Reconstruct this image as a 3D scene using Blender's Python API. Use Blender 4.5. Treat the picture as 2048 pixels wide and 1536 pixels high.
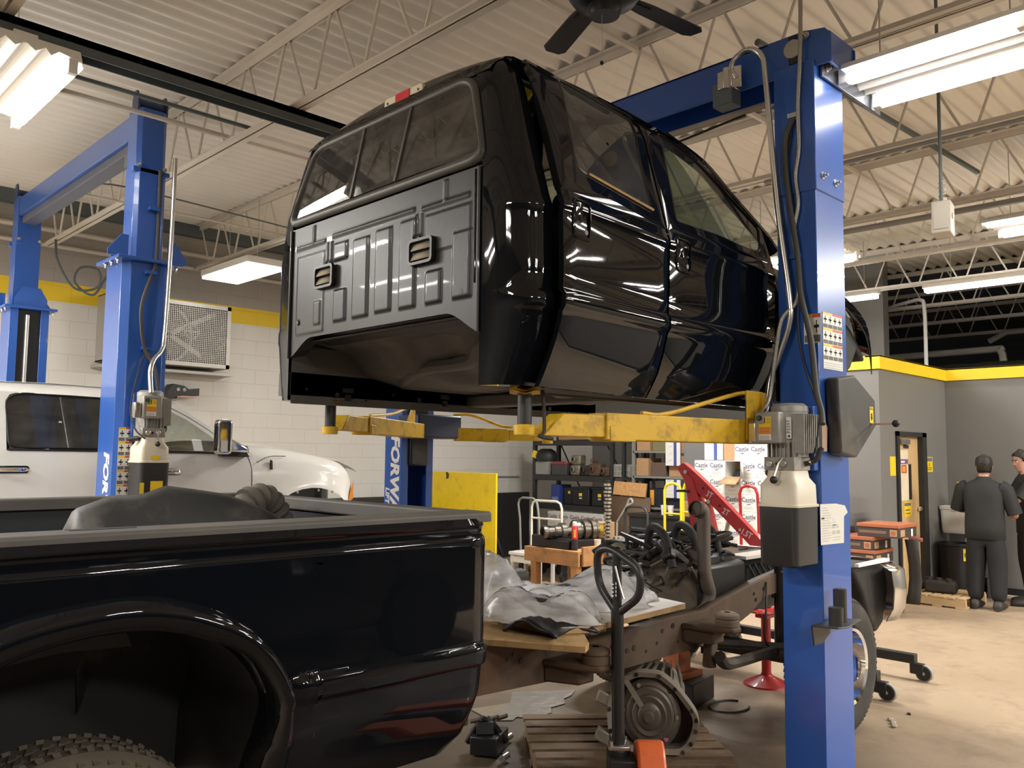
import bpy, math, random
from mathutils import Vector, Matrix, Euler
R = math.radians
random.seed(7)
for _o in list(bpy.data.objects): bpy.data.objects.remove(_o)
SC = bpy.context.scene
COL = SC.collection
V = Vector

# ---------- camera, world, exposure ----------
def make_camera():
    th, pt, rl, f = R(45.7), R(4.75), R(0.6), 1690.0
    fh = V((math.cos(th), math.sin(th), 0)); rt = V((math.sin(th), -math.cos(th), 0)); up = V((0, 0, 1))
    fw = fh * math.cos(pt) + up * math.sin(pt); u = up * math.cos(pt) - fh * math.sin(pt)
    r2 = rt * math.cos(rl) + u * math.sin(rl); u2 = u * math.cos(rl) - rt * math.sin(rl)
    cd = bpy.data.cameras.new('camera'); co = bpy.data.objects.new('camera', cd); COL.objects.link(co)
    co.matrix_world = Matrix(((r2.x, u2.x, -fw.x, 0), (r2.y, u2.y, -fw.y, 0), (r2.z, u2.z, -fw.z, 1.70), (0, 0, 0, 1)))
    cd.sensor_fit = 'HORIZONTAL'; cd.sensor_width = 36.0; cd.lens = f / 2048 * 36.0
    cd.clip_start = 0.05; cd.clip_end = 200
    SC.camera = co
make_camera()
W = bpy.data.worlds.new('shop_world'); SC.world = W; W.use_nodes = True
W.node_tree.nodes['Background'].inputs[0].default_value = (0.80, 0.77, 0.72, 1)
W.node_tree.nodes['Background'].inputs[1].default_value = 0.10
SC.view_settings.view_transform = 'Standard'; SC.view_settings.look = 'None'
SC.view_settings.exposure = 0.55; SC.view_settings.gamma = 1.0
SC.view_settings.use_curve_mapping = False
LAMP = (1.0, 0.97, 0.915)
TUBE = 15.0
def area(name, loc, sx, sy, power, tilt=(0, 0, 0)):
    l = bpy.data.lights.new(name, 'AREA'); l.shape = 'RECTANGLE'; l.size = sx; l.size_y = sy; l.energy = power
    l.color = LAMP; o = bpy.data.objects.new(name, l); o.location = loc; o.rotation_euler = tilt; COL.objects.link(o); return o
# unseen area lights for ceiling tubes, some added to brighten white pickup and floor
AP = 88.0
for (fx, fy) in ((-2.6, 2.2), (-2.6, 6.2), (-2.4, 9.2), (-0.6, 8.0), (0.4, -4.4), (3.6, -4.6), (6.8, -4.4), (10.0, -4.2), (7.4, -1.2), (10.2, -1.0), (7.6, 5.6)):
    for dx in (-0.25, 0.25):
        area('unseen_tube_light', (fx + dx, fy, 4.0), 0.09, 1.2, AP)

# ---------- materials ----------
def M(name, col, rough=0.5, metal=0.0, var=0.12, sc=6.0, bump=0.0, coat=0.0, spec=0.5, dirt=None, dsc=3.0, damt=0.5):
    m = bpy.data.materials.new(name); m.use_nodes = True
    nt = m.node_tree; b = nt.nodes['Principled BSDF']; L = nt.links.new
    b.inputs['Roughness'].default_value = rough; b.inputs['Metallic'].default_value = metal
    b.inputs['Coat Weight'].default_value = coat; b.inputs['Coat Roughness'].default_value = 0.03
    b.inputs['Specular IOR Level'].default_value = spec
    tc = nt.nodes.new('ShaderNodeTexCoord'); nz = nt.nodes.new('ShaderNodeTexNoise')
    nz.inputs['Scale'].default_value = sc; nz.inputs['Detail'].default_value = 5
    L(tc.outputs['Object'], nz.inputs['Vector'])
    mx = nt.nodes.new('ShaderNodeMix'); mx.data_type = 'RGBA'
    mx.inputs[6].default_value = (*[max(0, c * (1 - var)) for c in col], 1); mx.inputs[7].default_value = (*[min(1, c * (1 + var)) for c in col], 1)
    L(nz.outputs['Fac'], mx.inputs[0]); out = mx.outputs[2]
    if dirt:
        n2 = nt.nodes.new('ShaderNodeTexNoise'); n2.inputs['Scale'].default_value = dsc; n2.inputs['Detail'].default_value = 8
        n2.inputs['Roughness'].default_value = 0.7; L(tc.outputs['Object'], n2.inputs['Vector'])
        rp = nt.nodes.new('ShaderNodeMapRange'); rp.inputs[1].default_value = 0.5; rp.inputs[2].default_value = 0.72
        rp.inputs[4].default_value = damt; L(n2.outputs['Fac'], rp.inputs[0])
        m2 = nt.nodes.new('ShaderNodeMix'); m2.data_type = 'RGBA'; m2.inputs[7].default_value = (*dirt, 1)
        L(rp.outputs[0], m2.inputs[0]); L(out, m2.inputs[6]); out = m2.outputs[2]
    L(out, b.inputs['Base Color'])
    if bump:
        bp = nt.nodes.new('ShaderNodeBump'); bp.inputs['Strength'].default_value = bump; bp.inputs['Distance'].default_value = 0.02
        L(nz.outputs['Fac'], bp.inputs['Height']); L(bp.outputs[0], b.inputs['Normal'])
    return m
def EMIT(name, col, st):
    m = bpy.data.materials.new(name); m.use_nodes = True; b = m.node_tree.nodes['Principled BSDF']
    b.inputs['Base Color'].default_value = (0.8, 0.8, 0.8, 1); b.inputs['Emission Color'].default_value = (*col, 1); b.inputs['Emission Strength'].default_value = st
    return m
def GLASS(name, tint, refl=0.9, rough=0.0, dust=0.0, dcol=(0.30, 0.29, 0.26)):
    m = bpy.data.materials.new(name); m.use_nodes = True; nt = m.node_tree; nt.nodes.remove(nt.nodes['Principled BSDF'])
    L = nt.links.new; o = nt.nodes['Material Output']
    t = nt.nodes.new('ShaderNodeBsdfTransparent'); t.inputs[0].default_value = (*tint, 1)
    g = nt.nodes.new('ShaderNodeBsdfGlossy'); g.inputs['Roughness'].default_value = rough; g.inputs[0].default_value = (refl, refl, refl, 1)
    lw = nt.nodes.new('ShaderNodeLayerWeight'); lw.inputs[0].default_value = 0.5; pw = nt.nodes.new('ShaderNodeMath'); pw.operation = 'POWER'; pw.inputs[1].default_value = 5.0; L(lw.outputs['Facing'], pw.inputs[0])
    f = nt.nodes.new('ShaderNodeMath'); f.operation = 'MULTIPLY_ADD'; f.inputs[1].default_value = 0.90; f.inputs[2].default_value = 0.055; L(pw.outputs[0], f.inputs[0])
    mx = nt.nodes.new('ShaderNodeMixShader'); L(f.outputs[0], mx.inputs[0]); L(t.outputs[0], mx.inputs[1]); L(g.outputs[0], mx.inputs[2]); L(mx.outputs[0], o.inputs[0])
    if dust:
        d = nt.nodes.new('ShaderNodeBsdfDiffuse'); d.inputs[0].default_value = (*dcol, 1); m2 = nt.nodes.new('ShaderNodeMixShader'); m2.inputs[0].default_value = dust
        nz = nt.nodes.new('ShaderNodeTexNoise'); nz.inputs['Scale'].default_value = 3.0; nz.inputs['Detail'].default_value = 6; q = nt.nodes.new('ShaderNodeMath'); q.operation = 'MULTIPLY'; q.inputs[1].default_value = dust * 2; L(nz.outputs['Fac'], q.inputs[0]); L(q.outputs[0], m2.inputs[0])
        L(t.outputs[0], m2.inputs[1]); L(d.outputs[0], m2.inputs[2]); L(m2.outputs[0], mx.inputs[1])
    return m

# ---------- mesh builder ----------
def catmull(pts, res=6, closed=False):
    P = [V(p) for p in pts]; n = len(P); out = []
    rng = range(n if closed else n - 1)
    for i in rng:
        if closed: a, b, c, d = P[(i - 1) % n], P[i], P[(i + 1) % n], P[(i + 2) % n]
        else:
            b, c = P[i], P[i + 1]; a = P[i - 1] if i else b * 2 - c; d = P[i + 2] if i + 2 < n else c * 2 - b
        for k in range(res):
            t = k / res
            out.append(0.5 * ((2 * b) + (c - a) * t + (2 * a - 5 * b + 4 * c - d) * t * t + (3 * b - a - 3 * c + d) * t ** 3))
    if not closed: out.append(P[-1])
    return out
def frame_of(d):
    d = V(d).normalized(); a = V((0, 0, 1)) if abs(d.z) < 0.9 else V((1, 0, 0))
    x = a.cross(d).normalized(); return x, d.cross(x).normalized(), d
def rrect(w, h, r, n=4, cx=0.0, cy=0.0):
    out = []
    for (sx, sy, a0) in ((1, 1, 0), (-1, 1, 90), (-1, -1, 180), (1, -1, 270)):
        for k in range(n + 1):
            a = R(a0 + 90 * k / n); out.append((cx + sx * (w / 2 - r) + r * math.cos(a), cy + sy * (h / 2 - r) + r * math.sin(a)))
    return out
FONTC = {}
def lerp(a, b, t): return a + (b - a) * t
def interp(x, xs, ys):
    if x <= xs[0]: return ys[0]
    for i in range(1, len(xs)):
        if x <= xs[i]: return lerp(ys[i - 1], ys[i], (x - xs[i - 1]) / (xs[i] - xs[i - 1]))
    return ys[-1]
class MB:
    def __init__(s, T=None): s.v = []; s.f = []; s.mi = []; s.mats = []; s.T = T
    def _m(s, m):
        if m not in s.mats: s.mats.append(m)
        return s.mats.index(m)
    def raw(s, vs, fs, m):
        k = len(s.v); i = s._m(m)
        s.v += [(s.T @ V(p)) if s.T else V(p) for p in vs]
        for f in fs: s.f.append([k + j for j in f]); s.mi.append(i)
        return s
    def bx(s, x0, x1, y0, y1, z0, z1, m):
        vs = [(x, y, z) for x in (x0, x1) for y in (y0, y1) for z in (z0, z1)]
        return s.raw(vs, [(0, 1, 3, 2), (4, 6, 7, 5), (0, 4, 5, 1), (2, 3, 7, 6), (0, 2, 6, 4), (1, 5, 7, 3)], m)
    def box(s, c, d, m, rot=(0, 0, 0)):
        q = Euler([R(a) for a in rot]).to_matrix(); c = V(c)
        vs = [c + q @ V((x * d[0] / 2, y * d[1] / 2, z * d[2] / 2)) for x in (-1, 1) for y in (-1, 1) for z in (-1, 1)]
        return s.raw(vs, [(0, 1, 3, 2), (4, 6, 7, 5), (0, 4, 5, 1), (2, 3, 7, 6), (0, 2, 6, 4), (1, 5, 7, 3)], m)
    def bar(s, p0, p1, w, h, m, up=(0, 0, 1)):
        p0, p1 = V(p0), V(p1); d = (p1 - p0).normalized(); u = V(up); x = u.cross(d)
        if x.length < 1e-4: x = V((1, 0, 0)).cross(d)
        x.normalize(); y = d.cross(x).normalized()
        vs = [p + x * a * w / 2 + y * b * h / 2 for p in (p0, p1) for a, b in ((-1, -1), (1, -1), (1, 1), (-1, 1))]
        return s.raw(vs, [(3, 2, 1, 0), (4, 5, 6, 7), (0, 1, 5, 4), (1, 2, 6, 5), (2, 3, 7, 6), (3, 0, 4, 7)], m)
    def cyl(s, p0, p1, r, m, n=14, r2=None, caps=True):
        p0, p1 = V(p0), V(p1); x, y, d = frame_of(p1 - p0); r2 = r if r2 is None else r2
        vs = [p + (x * math.cos(2 * math.pi * k / n) + y * math.sin(2 * math.pi * k / n)) * q for p, q in ((p0, r), (p1, r2)) for k in range(n)]
        fs = [(k, (k + 1) % n, n + (k + 1) % n, n + k) for k in range(n)]
        if caps: fs += [tuple(range(n - 1, -1, -1)), tuple(range(n, 2 * n))]
        return s.raw(vs, fs, m)
    def tube(s, pts, r, m, n=8, res=0, closed=False, caps=True):
        P = catmull(pts, res, closed) if res else [V(p) for p in pts]
        N = len(P); rings = []; px = None
        for i, p in enumerate(P):
            a = P[(i - 1) % N] if (closed or i) else p; b = P[(i + 1) % N] if (closed or i < N - 1) else p
            d = (b - a)
            if d.length < 1e-7: d = V((0, 0, 1))
            d.normalize()
            if px is None: px, _, _ = frame_of(d)
            x = (px - d * px.dot(d))
            if x.length < 1e-4: x, _, _ = frame_of(d)
            x.normalize(); px = x; y = d.cross(x)
            rr = r(i / max(1, N - 1)) if callable(r) else r
            rings.append([p + (x * math.cos(2 * math.pi * k / n) + y * math.sin(2 * math.pi * k / n)) * rr for k in range(n)])
        return s.loft(rings, m, closed=closed, caps=caps and not closed)
    def loft(s, rings, m, wrap=True, closed=False, caps=False):
        n = len(rings[0]); N = len(rings); vs = [p for r in rings for p in r]; fs = []
        for i in range(N if closed else N - 1):
            j = (i + 1) % N
            for k in range(n if wrap else n - 1):
                l = (k + 1) % n; fs.append((i * n + k, i * n + l, j * n + l, j * n + k))
        if caps: fs += [tuple(range(n - 1, -1, -1)), tuple((N - 1) * n + k for k in range(n))]
        return s.raw(vs, fs, m)
    def grid(s, G, m): return s.loft(G, m, wrap=False)
    def lathe(s, prof, o, ax, m, n=24):
        x, y, d = frame_of(ax); o = V(o)
        return s.loft([[o + d * h + (x * math.cos(2 * math.pi * k / n) + y * math.sin(2 * math.pi * k / n)) * max(r, 1e-4) for k in range(n)] for r, h in prof], m)
    def prism(s, poly, o, u, v, w, m):
        o, u, v, w = V(o), V(u), V(v), V(w); n = len(poly)
        a = [o + u * p[0] + v * p[1] for p in poly]; vs = a + [p + w for p in a]
        return s.raw(vs, [tuple(range(n - 1, -1, -1)), tuple(range(n, 2 * n))] + [(k, (k + 1) % n, n + (k + 1) % n, n + k) for k in range(n)], m)
    def face(s, pts, m): return s.raw(pts, [tuple(range(len(pts)))], m)
    def rect(s, o, u, v, w, h, m):
        o, u, v = V(o), V(u), V(v); return s.face([o, o + u * w, o + u * w + v * h, o + v * h], m)
    def sphere(s, c, r, m, n=12, sc=(1, 1, 1)):
        c = V(c); return s.loft([[c + V((sc[0] * r * math.sin(t) * math.cos(2 * math.pi * k / n), sc[1] * r * math.sin(t) * math.sin(2 * math.pi * k / n), sc[2] * r * math.cos(t))) for k in range(n)]
            for t in [max(1e-3, min(math.pi - 1e-3, math.pi * i / (n // 2 + 1))) for i in range(n // 2 + 2)]], m)
    def fan(s, outline, c, m, k=1):
        n = len(outline); c = V(c); rings = [[V(p) + (c - V(p)) * (i / k) for p in outline] for i in range(k)]
        s.loft(rings, m); b = len(s.v) - n; s.v.append((s.T @ c) if s.T else c); q = len(s.v) - 1; mi = s._m(m)
        for j in range(n): s.f.append([b + j, b + (j + 1) % n, q]); s.mi.append(mi)
        return s
    def text(s, t, o, u, v, size, m, al='CENTER', shear=0.0, sx=1.0, bold=0.0):
        key = (t, bold)
        if key not in FONTC:
            c = bpy.data.curves.new('t', 'FONT'); c.body = t; c.align_x = 'CENTER'; c.align_y = 'CENTER'; c.resolution_u = 2; c.offset = bold
            ob = bpy.data.objects.new('t', c); COL.objects.link(ob); bpy.context.view_layer.update()
            me = bpy.data.meshes.new_from_object(ob.evaluated_get(bpy.context.evaluated_depsgraph_get()))
            FONTC[key] = ([tuple(x.co) for x in me.vertices], [tuple(p.vertices) for p in me.polygons])
            bpy.data.objects.remove(ob); bpy.data.curves.remove(c); bpy.data.meshes.remove(me)
        vs, fs = FONTC[key]; o, u, v = V(o), V(u), V(v)
        return s.raw([o + u * ((p[0] * sx + p[1] * shear) * size) + v * (p[1] * size) for p in vs], fs, m)
    def build(s, name, parent=None, bevel=0.0, seg=2, ang=38, sub=0, flip=False, solid=0.0, group=None):
        root = parent
        while root is not None and root.parent is not None: root = root.parent
        if root is not None:
            bpy_loc = Matrix.Translation(root.location) @ root.rotation_euler.to_matrix().to_4x4(); inv = bpy_loc.inverted()
            vs = [inv @ p for p in s.v]; base = None
        else:
            xs = [p.x for p in s.v]; ys = [p.y for p in s.v]; zs = [p.z for p in s.v]
            base = V(((min(xs) + max(xs)) / 2, (min(ys) + max(ys)) / 2, min(zs))); vs = [p - base for p in s.v]
        me = bpy.data.meshes.new(name); me.from_pydata([tuple(p) for p in vs], [], s.f)
        for m in s.mats: me.materials.append(m)
        me.polygons.foreach_set('material_index', s.mi); me.polygons.foreach_set('use_smooth', [True] * len(s.f))
        me.validate(); me.update()
        if flip: me.flip_normals()
        me.set_sharp_from_angle(angle=R(ang))
        o = bpy.data.objects.new(name, me); COL.objects.link(o)
        if parent is not None: o.parent = parent
        else: o.location = base
        if solid:
            q = o.modifiers.new('solid', 'SOLIDIFY'); q.thickness = solid; q.offset = 0
        if bevel:
            q = o.modifiers.new('bevel', 'BEVEL'); q.width = bevel; q.segments = seg; q.limit_method = 'ANGLE'; q.angle_limit = R(40); q.use_clamp_overlap = True
        if sub:
            q = o.modifiers.new('sub', 'SUBSURF'); q.levels = sub; q.render_levels = sub
        return o
def tag(o, label, cat, group=None, kind=None):
    if label: o['label'] = label
    if cat: o['category'] = cat
    if group: o['group'] = group
    if kind: o['kind'] = kind
    return o
def thing(name, label, cat, loc=(0, 0, 0), group=None, rz=0.0, kind=None):
    o = bpy.data.objects.new(name, None); o.empty_display_size = 0.1; COL.objects.link(o); o.location = loc; o.rotation_euler = (0, 0, rz)
    return tag(o, label, cat, group, kind)
def struct(o): o['kind'] = 'structure'; return o
def dup(root, loc, rz=None, label=None, group=None):
    r = root.copy(); COL.objects.link(r); r.location = loc
    if rz is not None: r.rotation_euler = (0, 0, rz)
    if label: r['label'] = label
    if group: r['group'] = group
    for ch in list(root.children):
        c = ch.copy(); COL.objects.link(c); c.parent = r
        for g in list(ch.children):
            d = g.copy(); COL.objects.link(d); d.parent = c
    return r
def local(T): return MB(T)
X_, Y_, Z_ = V((1, 0, 0)), V((0, 1, 0)), V((0, 0, 1))

BLUE = M('lift_blue_paint', (0.026, 0.10, 0.40), 0.28, var=0.12, sc=3, coat=0.3)
YEL = M('lift_yellow_paint', (0.72, 0.44, 0.02), 0.42, var=0.12, sc=5, dirt=(0.10, 0.07, 0.03), dsc=9, damt=0.8)
YELC = M('clean_yellow', (0.85, 0.62, 0.02), 0.5, var=0.05)
BLK = M('black_plastic', (0.016, 0.017, 0.018), 0.5, var=0.3)
RUB = M('rubber', (0.022, 0.021, 0.020), 0.75, var=0.3, bump=0.1)
STEEL = M('bare_steel', (0.52, 0.51, 0.48), 0.32, 0.9, var=0.15)
ZINC = M('zinc_plate', (0.66, 0.65, 0.62), 0.25, 0.9, var=0.1)
CHROME = M('chrome', (0.80, 0.80, 0.80), 0.06, 1.0, var=0.02)
ALU = M('cast_aluminium', (0.34, 0.33, 0.31), 0.5, 0.4, var=0.2, sc=20, bump=0.15)
WHT = M('white_paint', (0.80, 0.79, 0.75), 0.45, var=0.05)
RED = M('red_paint', (0.45, 0.018, 0.022), 0.38, var=0.1, coat=0.2)
PAPER = M('paper', (0.72, 0.70, 0.64), 0.8, var=0.06)
INK = M('ink', (0.03, 0.03, 0.04), 0.8, var=0.1)
GRN = M('grimy_metal', (0.055, 0.045, 0.036), 0.65, 0.3, var=0.4, sc=9, bump=0.3, dirt=(0.12, 0.09, 0.06), dsc=5)
CARD = M('cardboard', (0.42, 0.25, 0.13), 0.8, var=0.12)
WOOD = M('pallet_wood', (0.34, 0.19, 0.09), 0.75, var=0.3, sc=4, bump=0.2, dirt=(0.06, 0.04, 0.03), dsc=6)
# ================= ROOM =================
def wall_material():
    m = bpy.data.materials.new('painted_block_wall'); m.use_nodes = True; nt = m.node_tree; b = nt.nodes['Principled BSDF']; L = nt.links.new
    g = nt.nodes.new('ShaderNodeNewGeometry'); sp = nt.nodes.new('ShaderNodeSeparateXYZ'); L(g.outputs['Position'], sp.inputs[0])
    cb = nt.nodes.new('ShaderNodeCombineXYZ'); L(sp.outputs[0], cb.inputs[0]); L(sp.outputs[2], cb.inputs[1])
    br = nt.nodes.new('ShaderNodeTexBrick'); L(cb.outputs[0], br.inputs['Vector'])
    br.inputs['Scale'].default_value = 1; br.inputs['Brick Width'].default_value = 0.406; br.inputs['Row Height'].default_value = 0.2032
    br.inputs['Mortar Size'].default_value = 0.005; br.inputs['Mortar Smooth'].default_value = 0.3
    def ramp(zc):
        n = nt.nodes.new('ShaderNodeMath'); n.operation = 'GREATER_THAN'; n.inputs[1].default_value = zc; L(sp.outputs[2], n.inputs[0]); return n.outputs[0]
    def mix(f, a, c):
        n = nt.nodes.new('ShaderNodeMix'); n.data_type = 'RGBA'
        for k, q in ((6, a), (7, c)):
            if isinstance(q, tuple): n.inputs[k].default_value = (*q, 1)
            else: L(q, n.inputs[k])
        L(f, n.inputs[0]); return n.outputs[2]
    nz = nt.nodes.new('ShaderNodeTexNoise'); nz.inputs['Scale'].default_value = 0.9; nz.inputs['Detail'].default_value = 6; L(g.outputs['Position'], nz.inputs['Vector'])
    white = mix(nz.outputs['Fac'], (0.66, 0.63, 0.58), (0.80, 0.78, 0.73))
    c = mix(ramp(3.47), white, (0.80, 0.56, 0.02)); c = mix(ramp(3.70), c, (0.36, 0.335, 0.30))
    n2 = nt.nodes.new('ShaderNodeMath'); n2.operation = 'MULTIPLY'; n2.inputs[1].default_value = 0.13; L(br.outputs['Fac'], n2.inputs[0])
    c = mix(n2.outputs[0], c, (0.25, 0.22, 0.18)); L(c, b.inputs['Base Color']); b.inputs['Roughness'].default_value = 0.55
    bp = nt.nodes.new('ShaderNodeBump'); bp.invert = True; bp.inputs['Strength'].default_value = 0.5; bp.inputs['Distance'].default_value = 0.01
    L(br.outputs['Fac'], bp.inputs['Height']); L(bp.outputs[0], b.inputs['Normal']); return m
def floor_material():
    m = bpy.data.materials.new('stained_concrete'); m.use_nodes = True; nt = m.node_tree; b = nt.nodes['Principled BSDF']; L = nt.links.new
    g = nt.nodes.new('ShaderNodeNewGeometry')
    def noise(sc, det, rg=0.6):
        n = nt.nodes.new('ShaderNodeTexNoise'); n.inputs['Scale'].default_value = sc; n.inputs['Detail'].default_value = det; n.inputs['Roughness'].default_value = rg
        L(g.outputs['Position'], n.inputs['Vector']); return n.outputs['Fac']
    def rng(s, a, c, d=0.0, e=1.0):
        n = nt.nodes.new('ShaderNodeMapRange'); n.inputs[1].default_value = a; n.inputs[2].default_value = c; n.inputs[3].default_value = d; n.inputs[4].default_value = e; L(s, n.inputs[0]); return n.outputs[0]
    def mix(f, a, c):
        n = nt.nodes.new('ShaderNodeMix'); n.data_type = 'RGBA'
        for k, q in ((6, a), (7, c)):
            if isinstance(q, tuple): n.inputs[k].default_value = (*q, 1)
            else: L(q, n.inputs[k])
        L(f, n.inputs[0]); return n.outputs[2]
    c = mix(noise(0.8, 6), (0.33, 0.245, 0.165), (0.44, 0.335, 0.23))
    c = mix(rng(noise(2.6, 9, 0.7), 0.50, 0.72, 0, 0.55), c, (0.17, 0.12, 0.08))
    # dark patch round the frame: grime, with the floor's dimmer light painted in
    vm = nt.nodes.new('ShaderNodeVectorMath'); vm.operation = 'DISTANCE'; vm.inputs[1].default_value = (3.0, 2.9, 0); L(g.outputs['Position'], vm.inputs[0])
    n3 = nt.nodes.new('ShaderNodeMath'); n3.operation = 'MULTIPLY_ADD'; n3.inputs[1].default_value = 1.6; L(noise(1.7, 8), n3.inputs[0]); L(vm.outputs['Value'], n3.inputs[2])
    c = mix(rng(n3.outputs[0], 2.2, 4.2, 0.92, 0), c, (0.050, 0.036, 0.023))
    c = mix(rng(noise(14, 4), 0.66, 0.74, 0, 0.6), c, (0.12, 0.085, 0.055))
    L(c, b.inputs['Base Color']); L(rng(noise(1.3, 5), 0.3, 0.7, 0.32, 0.6), b.inputs['Roughness']); return m
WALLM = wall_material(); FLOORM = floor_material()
GREYW = M('grey_wall_paint', (0.185, 0.18, 0.168), 0.5, var=0.06, sc=1.2)
TAUPE = M('taupe_wall_paint', (0.30, 0.28, 0.25), 0.55, var=0.06, sc=1.2)
DECKM = M('deck_paint', (0.74, 0.715, 0.67), 0.5, var=0.08, sc=1.5)
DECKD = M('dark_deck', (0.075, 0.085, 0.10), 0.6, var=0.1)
JOISTM = M('joist_paint', (0.66, 0.61, 0.54), 0.45, var=0.07)
DARKST = M('dark_steel', (0.11, 0.135, 0.14), 0.5, 0.2, var=0.15)
BASEM = M('black_base', (0.02, 0.02, 0.02), 0.5)

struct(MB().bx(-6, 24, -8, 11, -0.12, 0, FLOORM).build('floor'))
struct(MB().bx(-6, 14.2, 11, 11.25, 0, 4.9, WALLM).build('wall_left'))
struct(MB().bx(13, 13.2, 5.2, 11, 0, 4.9, M('back_wall_paint', (0.20, 0.19, 0.175), 0.55, var=0.06, sc=1.2)).build('wall_back'))
struct(MB().bx(-6.2, -6, -8, 11.25, 0, 4.9, GREYW).build('wall_rear'))
struct(MB().bx(-6, 24, -8.2, -8, 0, 4.9, GREYW).build('wall_right'))
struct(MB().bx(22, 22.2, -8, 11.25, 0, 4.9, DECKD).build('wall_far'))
w = MB().bx(9.82, 9.95, 4.0, 5.2, 0, 2.87, GREYW).bx(9.95, 13.0, 5.07, 5.2, 0, 2.87, GREYW).bx(11.95, 12.1, -8, 4.13, 0, 2.87, GREYW)
w.bx(9.95, 10.27, 4.0, 4.13, 0, 2.87, GREYW).bx(11.17, 11.95, 4.0, 4.13, 0, 2.87, GREYW).bx(10.27, 11.17, 4.0, 4.13, 2.02, 2.87, GREYW)
struct(w.build('wall_office'))
t = MB().bx(9.79, 9.82, 3.97, 5.22, 2.73, 2.885, YELC).bx(9.82, 11.92, 3.97, 4.0, 2.73, 2.885, YELC).bx(11.92, 11.95, -8, 4.0, 2.73, 2.885, YELC).bx(9.79, 12.12, 3.97, 4.14, 2.87, 2.886, YELC).bx(11.92, 12.12, -8, 4, 2.87, 2.886, YELC)
struct(t.build('trim_1'))
struct(MB().bx(11.93, 11.95, -8, 3.98, 0, 0.10, BASEM).build('baseboard_right'))
struct(MB().bx(11.925, 11.95, -8, 3.60, 0.0, 0.018, WHT).build('trim_2'))
def deck(x0, x1, m, name):
    prof = []; y = -8.0
    while y < 11.05:
        prof += [(y + 0.1524 * k / 8, 4.70 + 0.050 * (0.5 - 0.5 * math.cos(2 * math.pi * k / 8)) ** 1.1) for k in range(8)]; y += 0.1524
    prof = [(min(a, 11.0), b) for a, b in prof]
    struct(MB().grid([[(x0, a, b) for a, b in prof], [(x1, a, b) for a, b in prof]], m).raw([(x0, -8, 4.82), (x1, -8, 4.82), (x1, 11, 4.82), (x0, 11, 4.82)], [(0, 1, 2, 3)], m).build(name, ang=60))
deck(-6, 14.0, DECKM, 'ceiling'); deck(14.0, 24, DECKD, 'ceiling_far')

def joist(x, y0, y1):
    m = MB(); J = JOISTM
    for z0, z1, zf in ((4.64, 4.70, 4.694), (4.10, 4.16, 4.106)):
        for sx in (-1, 1):
            m.bx(x + sx * 0.009, x + sx * 0.015, y0, y1, z0, z1, J)
            m.bx(min(x + sx * 0.009, x + sx * 0.062), max(x + sx * 0.009, x + sx * 0.062), y0, y1, min(zf, zf + 0.006), max(zf, zf + 0.006), J)
    p = 0.61; y = y1 - 0.12; k = 0
    while y - p > y0:
        m.cyl((x, y, 4.655), (x, y - p / 2 + 0.05, 4.13), 0.011, J, 6, caps=False); m.cyl((x, y - p + 0.06, 4.655), (x, y - p / 2 - 0.05, 4.13), 0.011, J, 6, caps=False); y -= p
    return m
for i, x in enumerate((-2.6, -0.75, 1.10, 2.93, 4.76, 6.62, 8.48, 10.34, 12.19, 14.05, 15.92, 17.8)):
    yy = 10.95 if x < 13 else 9
    struct(joist(x, -7.5, yy).build('ceiling_beam'))
# bridging, ledgers and pipes of the roof
m = MB()
for y in (7.35, 3.6, 0.6, -2.4): m.bar((-3, y, 4.62), (14, y, 4.62), 0.032, 0.032, JOISTM)
struct(m.build('ceiling_trim'))
struct(MB().bx(-6, 13, 10.88, 11, 4.55, 4.70, DARKST).build('trim_3'))
m = MB().bx(-4, 3.35, 5.18, 5.30, 4.055, 4.10, DARKST).bx(-4, 3.35, 5.18, 5.19, 4.0, 4.10, DARKST).bx(-4, 3.35, 5.29, 5.30, 4.0, 4.10, DARKST)
tag(m.build('steel_channel'), 'dark grey steel channel running under the white joists towards the lifted cab', 'beam')
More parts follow.
